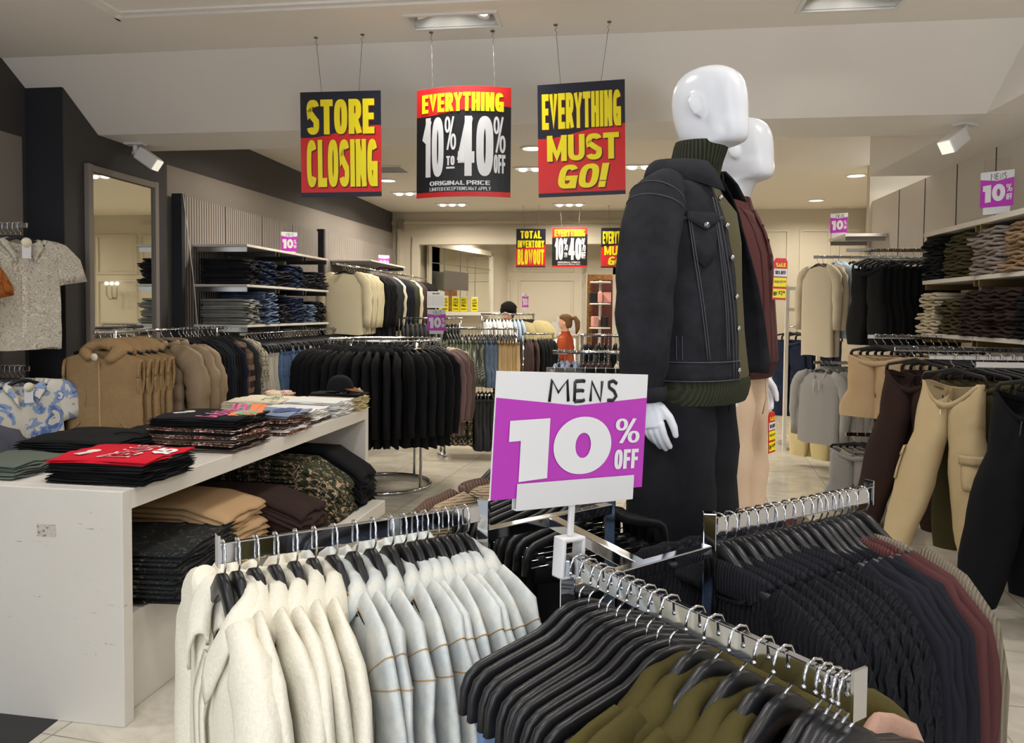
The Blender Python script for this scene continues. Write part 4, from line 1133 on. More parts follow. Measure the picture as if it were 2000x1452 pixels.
# ------------------------------------------------------------------ low bench and box under the table, with folded trousers
b = link('low_bench', MB().box((0, 0, 0), (1.05, .74, .09)).mesh('low_bench', MT['offwhite']), None, (-2.08, 4.66, .315), TR); bev(b, .004); tag(b, 'low white bench slab under the far half of the table', 'bench')
for sx in (-.42, .42): bev(link('support', MB().box((0, 0, -.157), (.06, .6, .225)).mesh('support', MT['offwhite']), b, (sx, 0, 0)), .003)
b = link('low_box', MB().box((0, 0, .2), (.8, 1.2, .40)).mesh('low_box', MT['offwhite']), None, (-2.33, 3.42, .0), TR); bev(b, .004); tag(b, 'low white box plinth under the near half of the table', 'plinth')
def long_fold(mat, seed, w=.5, d=.9, h=.05, droop=0.0):
    k = ('lf', mat, seed, w, d, h, droop)
    if k not in FT:
        m = folded(w, d, h, seed, 2)
        if droop: m.warp(lambda p: Vector((p.x, p.y, p.z - droop * max(0, (-p.y - d * .2) / (d * .3)) ** 2)))
        FT[k] = m.mesh('folded_trousers', F[mat])
    return FT[k]
def pants_pile(xy, z0, n, mat, h, w, d, desc, where, group, droop=0.0, rz=None):
    return stack(xy, z0, [mat] * n, h, w, d, desc, where, group, rz, 'folded_trousers', 'folded trousers', maker=lambda mt, sd: long_fold(mt, sd, w, d, h * 1.1, droop), jit=.015)
pants_pile((-2.15, 3.20), .401, 6, 'glitter', .036, .56, .66, 'black glitter printed jeans', 'of the pile on the low box', 'black printed jeans pile', rz=TR + pi / 2 + .1)
pants_pile((-2.20, 3.62), .401, 6, 'tancotton', .05, .42, .72, 'tan cotton trousers', 'of the tan pile under the table', 'tan trousers pile', .06)
pants_pile((-2.16, 4.08), .361, 6, 'brownpants', .045, .34, 1.0, 'dark brown trousers', 'of the brown pile under the table', 'brown trousers pile', .10)
pants_pile((-2.12, 4.58), .361, 7, 'camo', .05, .34, .92, 'green camouflage trousers', 'of the camouflage pile on the low bench', 'camouflage trousers pile', .17)
pants_pile((-2.12, 4.94), .361, 6, 'blackpants', .06, .30, .96, 'black trousers', 'of the black pile on the low bench', 'black trousers pile under the table', .17)
r = link('floor_mat', MB().box((0, 0, .002), (1.2, .9, .004)).mesh('floor_mat', MT['inkblack']), None, (-2.78, 2.43, 0), radians(2)); tag(r, 'black floor mat at the end of the white table', 'mat')
cs = thing('caster_wheel', (-2.5, 5.75, 0), .4, 'small grey caster wheel seen on the floor beneath the table', 'caster wheel')
m = MB().cyl((0, -.012, .035), (0, .012, .035), .035, 18); link('wheel', m.mesh('wheel', plain('grey_rubber', (96, 96, 96), .7)), cs)
m = MB().box((0, 0, .075), (.04, .04, .02)); link('fork', m.mesh('fork', MT['steel']), cs)

# ------------------------------------------------------------------ four-way chrome rack in the foreground
A, B_, C_, D_ = Vector((-.288, 1.672, 0)), Vector((-.08, 1.357, 0)), Vector((.198, 1.638, 0)), Vector((-.01, 1.953, 0))
ZB = 1.22
uL = Vector((-.762, -.647, 0)).normalized(); uF = Vector((.647, -.762, 0)).normalized(); uR = -uL; uD = -uF
LEN = .565
rk = thing('clothes_rack', (0, 0, 0), 0, 'near chrome four-way clothes rack with square posts and four arms', 'clothes rack')
def rbar(a, b, h, w, z, name='rail', mat='chrome'):
    d = (b - a); L = d.length; m = MB().box((0, 0, 0), (L, w, h))
    o = link(name, m.mesh(name, MT[mat]), rk, tuple((a + b) / 2 + Vector((0, 0, z - h / 2))), atan2(d.y, d.x)); bev(o, .002)
    return o
for p, ztop in ((A, ZB + .012), (B_, ZB - .01), (C_, ZB + .012), (D_, ZB - .01)):
    m = MB().box((p.x, p.y, ztop / 2 + .02), (.027, .027, ztop - .04)); o = link('post', m.mesh('post', MT['chrome']), rk); bev(o, .002)
for p, u in ((A, uL), (B_, uF), (C_, uR), (D_, uD)):
    o = rbar(p, p + u * LEN, .038, .0125, ZB, 'arm')
    e = MB().box((LEN / 2, 0, .006), (.004, .026, .06)); link('end_plate', e.mesh('end_plate', MT['chrome']), o)
rbar(A, D_, .026, .026, ZB - .055); rbar(B_, C_, .026, .026, ZB - .055); rbar((A + D_) / 2, (B_ + C_) / 2, .026, .026, ZB - .057)
rbar(A, D_, .03, .03, .10, 'base_rail'); rbar(B_, C_, .03, .03, .10, 'base_rail'); rbar((A + D_) / 2, (B_ + C_) / 2, .03, .03, .10, 'base_rail')
for p in (A, B_, C_, D_):
    m = MB().cyl((p.x, p.y, .0), (p.x, p.y, .05), .02, 14); link('foot', m.mesh('foot', MT['black']), rk)

HP = [('body', ME['coat_body']), ('hook', ME['hook'])]
HPF = [('body', ME['coat_body']), ('hook', ME['hook_flip'])]
HC = [('body', ME['clip_body']), ('hook', ME['hook']), ('trouser_bar', ME['clip_wire']), ('clip', ME['clip_a']), ('clip', ME['clip_b'])]
HCF = [('body', ME['clip_body']), ('hook', ME['hook_flip']), ('trouser_bar', ME['clip_wire']), ('clip', ME['clip_a']), ('clip', ME['clip_b'])]
def ring_tube(ring, k, r):
    c = sum((Vector(p) for p in ring), Vector()) / len(ring); P = [c + (Vector(p) - c) * k for p in ring]
    return MB().tube(P + [P[0]], r, 5, cap=False)
def near_jacket(mat, seed, t, wool):
    zs, sl_, nw, hw = -.110, .325, .084, .215
    b = top_body(hw=hw, L=.60, t=t, t0=.0105, zs=zs, slope=sl_, neckw=nw, na=48, nv=30, seed=seed, fold=.003, sw=.062 if not wool else .068, sl=.56, st=t * 1.15, out=.05, sn=20, drop=.13, bdrop=.25)
    off = lambda p: Vector((.005 * noise.noise(Vector((p[0] * 13 + seed, p[1] * 14, p[2] * 9))) + .003 * noise.noise(Vector((p[0] * 34, p[1] * 34 + seed, p[2] * 26))), .0042 * noise.noise(Vector((p[0] * 16, p[1] * 14 + 3 + seed, p[2] * 13))), 0))
    b.v = [tuple(Vector(p) + off(p)) for p in b.v]
    parts = [('body', b.mesh('jacket_body', F[mat]))]
    c = saddle_collar(zs, sl_, nw, .074, t, .026 if wool else .022, .078 if wool else .060, .12 if wool else .10, .06 if wool else .045, .07, 142, 44, .007 if wool else .0038, seed)
    c.v = [tuple(Vector(p) + off(p) * 1.2) for p in c.v]
    parts.append(('collar', c.mesh('collar', F[mat])))
    n = 20
    for s in (-1, 1):
        rows = []
        for i in range(n + 1):
            v = i / n; z = -.21 - .48 * v; y = t * 1.06 * min(1, .6 + v * 3) + .0045 + .003 * sin(9 * v + seed); x = .012 * s + s * .006 * sin(5 * v + seed)
            rows.append([(x, y, z), (x + s * .036, y + .001, z)])
        parts.append(('front_placket', MB().loft(rows, False).thicken(.004).mesh('front_placket', F[mat])))
    if not wool:
        sm = MB()
        for s in (-1, 1):
            R5 = [[Vector(p) + off(p) for p in r] for r in b.rings[s]]
            for q, k in ((3, 1.03), (4, 1.02)):
                sm.join(ring_tube(R5[q], k, .0011))
            for yo in (-.007, .007):
                sm.tube([(s * (nw + (hw - nw) * f), yo * (1 - .3 * f), zs - sl_ * (hw - nw) * f + .0055) for f in [i / 10 for i in range(11)]], .0011, 5)
            for of in (.006, .03):
                sm.tube([(s * (.012 + of), t * 1.06 * min(1, .6 + v * 3) + .0062, -.21 - .48 * v) for v in [i / 12 for i in range(13)]], .001, 4)
        parts.append(('stitching', sm.mesh('stitching', MT['thread'])))
        for k in range(4): parts.append(('button', MB().cyl((.026, t * 1.06 + .004, -.25 - .11 * k), (.026, t * 1.06 + .012, -.25 - .11 * k), .0085, 12).mesh('button', MT['steel'])))
    return parts
MT['thread'] = plain('tan_thread', (176, 140, 92), .8)
creamJ = [near_jacket('cream', i, .0165, True) for i in (1, 2, 3)]
denimJ = [near_jacket('lightdenim', i + 10, .0125, False) for i in (1, 2, 3)]
pL = lambda s: A + uL * s + Vector((0, 0, ZB))
front = near_jacket('cream', 31, .034, True)
SL = [.556, .530, .497, .460, .422, .385, .345, .302, .263, .224, .196, .170, .146, .122, .098, .074, .050]
for k, sv in enumerate(SL):
    if k == 0: hang(('wool_jacket', 'cream wool jacket facing outward at the outer end of the left chrome arm'), 'jacket', '', pL(sv), uL, front, None, None, 'black hanger of the outermost cream jacket on the left chrome arm', 'cream wool jackets', .02, hparts=HPF)
    elif k < 6: hang(('wool_jacket', f'cream wool jacket, {ORD[k]} from the outer end of the left chrome arm'), 'jacket', '', pL(sv), uL, creamJ[k % 3], None, None, f'black hanger of the {ORD[k]} cream jacket from the outer end, left arm', 'cream wool jackets', .07, hparts=HPF)
    else: hang(('denim_jacket', f'light denim jacket, {ORD[k - 6]} behind the cream ones on the left chrome arm'), 'jacket', '', pL(sv), uL, denimJ[k % 3], None, None, f'black hanger of the {ORD[k - 6]} light denim jacket on the left arm', 'light denim jackets', .07, hparts=HPF)
# right arm: knitwear
def near_knit(mat, rib, seed, t, h=.06, nw=.112, out=.055, hw=.225):
    b = top_body(t0=.0095, hw=hw, L=.62, t=t, zs=-.128, slope=.40, neckw=nw, na=44, nv=26, seed=seed, fold=.003, sw=.068, sl=.58, st=t * 1.2, out=out, drop=.03)
    for i in range(len(b.v)):
        x, y, z = b.v[i]; k = .005 * noise.noise(Vector((x * 12 + seed, y * 14, z * 9))); b.v[i] = (x + k, y + k * .5, z)
    c = rib_collar_mb(nw, t * .95, -.130, h, .04, 36, .016)
    return [('body', b.mesh('knit_body', F[mat])), ('collar', c.mesh('collar', F[rib]))]
bk = [near_knit('blackknit', 'blackrib', i, .019, .075) for i in (1, 2, 3)]
nk = [near_knit('navyknit', 'navyrib', i, .0155, .04) for i in (4, 5)]
mk_ = [near_knit('maroon', 'maroonrib', i, .0155, .055) for i in (6, 7)]
ck = [near_knit('tancord', 'tancord', 8, .022, .05)]
pR = lambda s: C_ + uR * s + Vector((0, 0, ZB))
row('knit_sweater', 'black cable knit sweater', 'sweater', 'from the post on the right chrome arm', pR(.02), pR(.30), 9, uR, bk, None, 'black cable knits', 0, rj=.05, hparts=HP)
row('knit_sweater', 'navy fine knit sweater', 'sweater', 'beyond the black knits on the right chrome arm', pR(.31), pR(.44), 5, uR, nk, None, 'navy knits', 0, rj=.05, hparts=HP)
row('knit_sweater', 'maroon rib collar sweater', 'sweater', 'beyond the navy ones on the right chrome arm', pR(.44), pR(.50), 2, uR, mk_, None, 'maroon knits', 0, rj=.04, hparts=HP)
row('corduroy_shirt', 'taupe corduroy shirt', 'shirt', 'at the far end of the right chrome arm', pR(.51), pR(.55), 1, uR, ck, None, 'corduroy shirt', 0, rj=.02, hparts=HP, lab='{d} {w}')
# front arm: clip hangers with jeans, olive suede jackets, peach knit
pF = lambda s: B_ + uF * s + Vector((0, 0, ZB))
jm = []
for i in (1, 2, 3):
    b = pants_body(w=.20, L=.80, t=.015, z0=-.205, seed=i, na=20, fold=.002, sag=.02)
    jm.append([('legs', b.mesh('jeans_legs', F['jeansblue'])), ('waistband', waistband_mb(.203, .0125, -.203, .038, .02).mesh('waistband', F['jeansblue']))])
row('hanging_jeans', 'blue acid wash jeans', 'jeans', 'from the post on the front chrome arm', pF(.025), pF(.27), 10, uF, jm, None, 'blue jeans on the front arm', 0, rj=.035, hparts=HCF)
def olive_jacket(seed):
    b = top_body(hw=.215, L=.60, t=.020, t0=.0105, zs=-.116, slope=.34, neckw=.085, na=44, nv=26, seed=seed, fold=.004, sw=.066, sl=.56, st=.024, drop=.13, bdrop=.25)
    for i in range(len(b.v)):
        x, y, z = b.v[i]; k = .007 * noise.noise(Vector((x * 12 + seed, y * 14, z * 9))); b.v[i] = (x + k, y + k * .6, z)
    c = saddle_collar(-.116, .34, .085, .078, .02, .028, .085, .12, .05, .08, 145, 44, .006, seed)
    return [('body', b.mesh('jacket_body', F['olive'])), ('collar', c.mesh('collar', F['olive']))]
oj = [olive_jacket(i) for i in (1, 2, 3)]
row('suede_jacket', 'olive suede jacket', 'jacket', 'counted from the jeans on the front chrome arm', pF(.285), pF(.485), 5, uF, oj, None, 'olive suede jackets', 0, rj=.05, hparts=HPF)
pk = [near_knit('peach', 'peach', 9, .013, .04, .09, .02, .195)]
hang(('knit_sweater', 'peach knit sweater at the outer end of the front chrome arm'), 'sweater', '', pF(.505), uF, pk[0], None, None, 'black hanger of the peach knit on the front chrome arm', 'peach knit', .03, hparts=HPF)
for k, sv in enumerate((.520, .532, .543, .553)): thing('hanger', pF(sv), arm_rot(uF) + random.uniform(-.12, .12), f'empty black coat hanger, {ORD[k]} past the peach knit on the front chrome arm', 'hanger', 'empty coat hangers', HPF)
# back arm: tweed and black trousers on clip hangers, brown and beige knits at its far end
pD = lambda s: D_ + uD * s + Vector((0, 0, ZB))
tw = []
for i, mt in ((1, 'tweed'), (2, 'blackpants'), (3, 'blackpants')):
    b = pants_body(w=.19, L=.8, t=.016, z0=-.205, seed=i); tw.append([('legs', b.mesh('trouser_legs', F[mt])), ('waistband', waistband_mb(.193, .013, -.203).mesh('waistband', F[mt]))])
row('hanging_trousers', 'black trousers', 'trousers', 'from the post on the back chrome arm', pD(.03), pD(.36), 9, uD, tw[1:], None, 'black trousers on the back arm', 0, rj=.04, hparts=HC)
row('hanging_trousers', 'black and white tweed trousers', 'trousers', 'beyond the black ones on the back chrome arm', pD(.36), pD(.43), 2, uD, [tw[0]], None, 'tweed trousers', 0, rj=.04, hparts=HC)
row('knit_sweater', 'beige waffle knit sweater', 'sweater', 'on the back chrome arm', pD(.44), pD(.50), 2, uD, [near_knit('beigeknit', 'beigeknit', 12, .022, .07, out=.13)], None, 'beige knits', 0, hparts=HP)
row('knit_sweater', 'brown rib knit sweater', 'sweater', 'at the far end of the back chrome arm', pD(.51), pD(.56), 2, uD, [near_knit('brownknit', 'brownknit', 13, .026, .08, out=.17)], None, 'brown knits', 0, hparts=HP)
# the big MENS 10% OFF sign on its white clip
SRZ = atan2(.236, .254)
sg_ = thing('percent_sign', (-.068, 1.37, 1.541), 0, 'large purple MENS 10% OFF sign clipped to the near chrome rack', 'sign', None, ten_off(.348, .215), rot=(0, .058, SRZ))
m = MB(); m.box((.012, -.006, -.212), (.27, .0025, .044)); m.box((.012, .006, -.212), (.27, .0025, .044)); m.box((.012, 0, -.234), (.27, .014, .003)); link('card_holder', m.mesh('card_holder', MT['plastic2']), sg_)
m = MB().box((.004, 0, -.262), (.012, .007, .06)); bev(link('stem', m.mesh('stem', MT['plastic2']), sg_), .002)
m = MB(); 
for c, s in (((.004, 0, -.296), (.052, .03, .008)), ((-.018, 0, -.33), (.008, .03, .07)), ((.026, 0, -.33), (.008, .03, .07)), ((.004, 0, -.362), (.052, .03, .006))): m.box(c, s)
bev(link('rail_clip', m.mesh('rail_clip', MT['plastic2']), sg_), .003)
# ------------------------------------------------------------------ mannequins
PZ = .535
r = link('display_platform', MB().box((0, 0, PZ / 2), (1.0, 1.45, PZ)).mesh('display_platform', MT['offwhite']), None, (.36, 2.74, 0), 0); bev(r, .006)
tag(r, 'white block platform under the two mannequins', 'platform')

def sup(a, p): return sg(a, p)
def ring_xy(z, hw, yb, yf, n=32, p=1.0, cx=0.0, pf=1.0):
    out = []
    for j in range(n):
        a = 2 * pi * j / n
        c, s = cos(a), sin(a)
        out.append((cx + hw * sup(c, p), ((yf + yb) / 2 + (yf - yb) / 2 * sup(s, p if s < 0 else pf)), z))
    return out
def head_mb(fw=0.0):
    """smooth faceless display head on a neck; face towards +y; z over the feet"""
    m = MB()
    S = [(1.44, .085, -.075, .06), (1.50, .066, -.07, .048), (1.56, .060, -.068, .043), (1.60, .060, -.070, .045), (1.618, .062, -.074, .052), (1.626, .060, -.078, .100), (1.636, .060, -.084, .112),
         (1.655, .065, -.094, .117), (1.685, .070, -.104, .117), (1.715, .072, -.112, .114), (1.745, .076, -.117, .113), (1.775, .079, -.119, .111), (1.805, .080, -.117, .107), (1.83, .078, -.110, .100),
         (1.852, .072, -.098, .089), (1.868, .062, -.082, .074), (1.880, .047, -.06, .054), (1.887, .028, -.036, .032), (1.8895, .010, -.014, .012)]
    m.loft([ring_xy(z - .010 * min(1, max(0, (z - 1.5) / .12)) - .032 * min(1, max(0, (z - 1.62) / .26)), hw, yb + fw * min(1, max(0, (z - 1.5) / .12)), yf + fw * min(1, max(0, (z - 1.5) / .12)), 32, .92, 0, .80 if z > 1.63 else 1) for z, hw, yb, yf in S], True, True, True)
    return m
def ear_mb(s, fw=0.0):
    m = MB()
    m.sphere((0, 0, 0), (.011, .020, .036), 16, 12)
    def f(p):
        y = p.y * (1.05 + p.z * 6); x = p.x + max(0, -p.y) * .55 + .006
        return Vector((s * (.0765 + x), -.004 + y - p.z * .25 + fw, 1.718 + p.z))
    return m.warp(f)
def voxel(o, size, smooth=4):
    md = o.modifiers.new('union', 'REMESH'); md.mode = 'VOXEL'; md.voxel_size = size; md.use_smooth_shade = True
    if smooth:
        sm = o.modifiers.new('smooth', 'SMOOTH'); sm.factor = .5; sm.iterations = smooth
    return o
def hand_mb(s):
    """relaxed hand hanging from the wrist at the origin, fingers down; s=+1 is the wearer's right; palm faces the thigh (-s x)"""
    m = MB()
    m.tube([(0, 0, .06), (0, .002, .02), (0, .004, -.015), (-s*.002, .008, -.05), (-s*.004, .012, -.085)], [(.021, .026), (.020, .027), (.019, .036), (.0175, .041), (.014, .039)], 14, up=(1, 0, 0))
    F4 = [(.030, .080, .020, .0098), (.012, .088, .026, .0100), (-.006, .082, .028, .0096), (-.023, .066, .026, .0084)]   # y at the knuckle, length, curl, radius (index first)
    for y, L, cu, rd in F4:
        p = []
        for k in range(7):
            f = k / 6; bend = f * f
            p.append((-s * (.004 + cu * bend * 1.5), y * (1 - .12 * f) + .012 + f * .012, -.072 - L * (f - .12 * bend)))
        m.tube(p, [rd * (1.06 - .16 * f) * (1.06 if k in (2, 4) else 1) for k, f in enumerate([q / 6 for q in range(7)])], 10)
        m.sphere(p[-1], rd * .78, 10, 6)
    p = [(-s * .004, .018, -.012), (-s * .010, .042, -.032), (-s * .018, .062, -.060), (-s * .024, .070, -.088), (-s * .028, .072, -.110)]
    m.tube(p, [.0155, .0145, .0122, .0112, .0085], 10); m.sphere(p[-1], .0088, 10, 6)
    return m
def loft_z(S, n=40, p=.85):
    return MB().loft([ring_xy(z, hw, yb, yf, n, p, cx) for z, hw, yb, yf, cx in S], True, False, False)

def crumple(m, amp, fr, seed=0, zk=1.0, keep=None):
    for i, v in enumerate(m.v):
        k = noise.noise(Vector((v[0] * fr + seed, v[1] * fr, v[2] * fr * zk))); k2 = noise.noise(Vector((v[1] * fr * 2.3, v[0] * fr * 2.3 + seed, v[2] * fr * 2.3 * zk + 7)))
        q = amp * k + amp * .45 * k2
        d = Vector((v[0], v[1], 0)); 
        d = d.normalized() if d.length > .01 else Vector((0, 0, 0))
        m.v[i] = (v[0] + d.x * q, v[1] + d.y * q, v[2])
    return m
def leg_pants(ww, thigh, knee, hem, zw, zc, zh, dy=0.0, n=28, stance=.105):
    m = MB()
    for s in (-1, 1):
        S = []
        for k in range(21):
            f = k / 20; z = zw + (zh - zw) * f
            if z > zc: q = (zw - z) / (zw - zc); hx = ww * .5 + (thigh - ww * .5) * q + .012; cx = ww * .5 + (stance - ww * .5) * q - .006; yb, yf = -.115 - .02 * q, .105 + .005 * q
            else:
                q = (zc - z) / (zc - zh); w = thigh + (knee - thigh) * min(1, q / .55) if q < .55 else knee + (hem - knee) * (q - .55) / .45
                hx = w; cx = stance + .012 * q; yb, yf = -.135 * (w / thigh) - .01 * q, .115 * (w / thigh) + .02 * sin(pi * q) * .4 - .012 * q
            fold_ = .004 * sin(30 * f + s) + .006 * max(0, f - .75) * sin(60 * f)
            S.append((z, hx + fold_, yb + dy, yf + dy + fold_, s * cx))
        m.join(loft_z(S, n, .88))
    return m
def shirt_body(S, n=44, p=.82): return loft_z(S, n, p)

ALPHA = radians(-115)
def turn(p, ang, fw):
    k = ang * min(1, max(0, (p.z - 1.5) / .12)); x, y = p.x, p.y - fw
    return Vector((x * cos(k) - y * sin(k), x * sin(k) + y * cos(k) + fw, p.z))
def mannequin(loc, label, jacket):
    r = thing('mannequin', loc, ALPHA, label, 'mannequin', None)
    b = MB(); fw = .05 if jacket else .03; hd = head_mb(fw); hd.join(ear_mb(1, fw)); hd.join(ear_mb(-1, fw)); hd.warp(lambda p: turn(p, -.12, fw)); b.join(hd)
    # shoulders, chest and legs under the clothes, so that the figure is one body
    b.join(MB().loft([ring_xy(z, hw, yb, yf, 32) for z, hw, yb, yf in ((.84, .14, -.1, .08), (1.0, .15, -.1, .085), (1.15, .145, -.09, .09), (1.32, .17, -.11, .10), (1.42, .165, -.1, .085), (1.48, .08, -.075, .055), (1.52, .06, -.068, .045))], True, True, True))
    for s in (-1, 1):
        b.tube([(s*.085, -.01, .9), (s*.1, -.005, .7), (s*.105, 0, .48), (s*.11, -.01, .3), (s*.115, -.02, .08), (s*.115, -.015, .03)], [.085, .08, .055, .055, .038, .036], 16)
        b.loft([ring_xy(z, .042 * k, -.07 * k + .02, .17 * k, 16, .9, s * .117) for z, k in ((.0, .9), (.01, 1.0), (.03, .95), (.055, .7), (.075, .4))], True, True, True)
    voxel(link('body', b.mesh('body', MT['mannequin']), r), .006, 5)
    if jacket:
        arms = {1: [(.17, -.01, 1.485), (.245, -.014, 1.43), (.29, -.016, 1.33), (.312, -.016, 1.2), (.318, -.016, 1.08), (.312, -.016, .97), (.304, -.022, .91), (.298, -.024, .88)],
                -1: [(.10, -.03, 1.475), (.135, -.05, 1.43), (.15, -.085, 1.33), (.15, -.11, 1.2), (.145, -.13, 1.08), (.13, -.14, .97), (.12, -.145, .91), (.115, -.145, .88)]}
        hands = {1: (.296, -.022, .882), -1: (.112, -.15, .882)}
    else:
        arms = {1: [(.15, -.01, 1.47), (.205, -.012, 1.42), (.235, -.01, 1.33), (.25, -.01, 1.24), (.255, -.01, 1.2)], -1: [(.15, -.01, 1.47), (.205, -.012, 1.42), (.235, -.01, 1.33), (.25, -.01, 1.24), (.255, -.01, 1.2)]}
        hands = {1: (.20, .0, .855), -1: (.28, .03, .87)}
    for s in (1, -1):
        h = hand_mb(s)
        if not jacket:
            h.tube([(-s*.03, -.05, .36), (-s*.01, -.03, .22), (-s*.002, -.004, .1), (0, .0, .03)], [.04, .038, .032, .024], 14)
        hx, hy, hz = hands[s]
        voxel(link('hand', h.mesh('hand', MT['mannequin']), r, (s * hx, hy, hz), rot=(.10, 0, 0)), .0028, 4)
    return r, arms

# front mannequin: washed black denim jacket over an olive roll neck, black jeans
FM = (.222, 2.397, PZ)
r, arms = mannequin(FM, 'front white mannequin in a washed black denim jacket and olive roll neck', True)
kn = shirt_body([(.865, .205, -.135, .155, 0), (.885, .213, -.14, .165, 0), (.93, .216, -.14, .165, 0), (1.05, .205, -.13, .15, 0), (1.2, .2, -.13, .14, 0), (1.33, .2, -.13, .135, 0), (1.42, .185, -.115, .118, 0), (1.47, .14, -.1, .08, 0), (1.505, .085, -.085, .066, 0), (1.53, .072, -.08, .058, 0)])
crumple(kn, .006, 9, 3, .6)
sw = link('knit_sweater', kn.mesh('knit_sweater', F['olivesweater']), r)
hb = shirt_body([(.925, .219, -.143, .169, 0), (.90, .221, -.146, .172, 0), (.87, .214, -.143, .166, 0), (.852, .206, -.137, .158, 0)])
link('hem_rib', hb.mesh('hem_rib', F['oliverib']), sw)
tn = MB().loft([ring_xy(z, hw, yb, yf, 40, .95) for z, hw, yb, yf in ((1.505, .094, -.092, .078), (1.53, .086, -.09, .070), (1.565, .079, -.089, .066), (1.59, .077, -.092, .066), (1.612, .075, -.095, .066), (1.624, .071, -.093, .062), (1.621, .064, -.084, .055))])
tn.warp(lambda p: Vector((p.x, p.y + .02 * (1.63 - p.z) - .004 + .045 * max(0, min(1, (p.z - 1.5) / .12)), p.z + .10 * (-p.y) * max(0, (p.z - 1.56) / .07) * .35)))
tnm = NT('olive_ribbed_roll_neck'); co_ = tnm.coord('Object')
gx = tnm.n('ShaderNodeSeparateXYZ', Vector=co_)
ang = tnm.math('ARCTAN2', gx.outputs[1], gx.outputs[0]); wv = tnm.math('SINE', tnm.math('MULTIPLY', ang, 46.0))
wv = tnm.math('ADD', tnm.math('MULTIPLY', wv, .5), .5)
tnm.bump(wv, 1.0, .005); tnm.out(tnm.mix(wv, lin((34, 36, 28)), lin((66, 68, 50))), .93, 0, .2)
link('roll_neck', tn.mesh('roll_neck', tnm.m), sw)
lj = leg_pants(.2, .108, .108, .105, .985, .80, .02, 0, 30, .112); crumple(lj, .006, 8, 1, .5)
je = link('jeans', lj.mesh('jeans', F['mjeans']), r)
sm = MB()
for s in (1, -1): sm.tube([(s * (.214 - .0 * k), -.006, .95 - .1 * k) for k in range(9)], .0022, 5)
sm.tube([(.0, .128, .95), (.004, .134, .88), (.012, .128, .82)], .003, 5)
link('seams', sm.mesh('seams', F['mjeans']), je)
# jacket shell: rows from hem to neck, open at the front
JR = [(.922, .236, -.165, .165, 9, 62), (.975, .240, -.168, .168, 10, 60), (1.03, .246, -.17, .170, 11, 58), (1.12, .252, -.172, .170, 13, 54), (1.2, .254, -.17, .166, 15, 50), (1.28, .254, -.165, .158, 17, 48), (1.35, .246, -.158, .148, 20, 46),
      (1.42, .228, -.146, .132, 24, 44), (1.47, .198, -.13, .114, 30, 44), (1.505, .156, -.114, .100, 38, 46), (1.53, .118, -.104, .090, 46, 50)]
def jpt(z, a, off=0.0):
    """point on the jacket at height z and angle a (0 = front centre, positive towards the wearer's right)"""
    for k in range(len(JR) - 1):
        if JR[k][0] <= z <= JR[k+1][0]: break
    f = (z - JR[k][0]) / (JR[k+1][0] - JR[k][0]); q = [JR[k][i] + (JR[k+1][i] - JR[k][i]) * f for i in range(6)]
    c, s = cos(a), sin(a)
    x = (q[1] + off) * sup(s, .85); y = (q[2] + q[3]) / 2 + ((q[3] - q[2]) / 2 + off) * sup(c, .85)
    flare = max(0, -a) if False else 0
    return Vector((x, y, z))
def jrow(z, off=0.0, a0=None, a1=None, n=46):
    for k in range(len(JR) - 1):
        if JR[k][0] <= z <= JR[k+1][0]: break
    f = (z - JR[k][0]) / (JR[k+1][0] - JR[k][0]); A0 = radians(JR[k][4] + (JR[k+1][4] - JR[k][4]) * f); A1 = 2 * pi - radians(JR[k][5] + (JR[k+1][5] - JR[k][5]) * f)
    A0 = A0 if a0 is None else a0; A1 = A1 if a1 is None else a1
    out = []
    for i in range(n + 1):
        u = i / n; p = jpt(z, A0 + (A1 - A0) * u, off)
        w = max(0, (u - .8) / .2)                      # the wearer's left front swings away from the body
        p += Vector((-.035 * w * w, .085 * w * w, 0)) * max(.0, min(1, (1.40 - z) / .42)) ** 1.2
        out.append(tuple(p))
    return out
zs_ = [.922 + (1.53 - .922) * i / 30 for i in range(31)]
js = MB().loft([jrow(z) for z in zs_], False)
crumple(js, .007, 7, 5, .8); js.thicken(-.005)
jk = link('denim_jacket', js.mesh('denim_jacket', F['jacketdenim']), r)
wb = MB().loft([jrow(z, .005) for z in (.922, .94, .96, .975)], False).thicken(-.006); link('waistband', wb.mesh('waistband', F['jacketdenim']), jk)
MT['darkthread'] = plain('grey_thread', (74, 74, 80), .85)
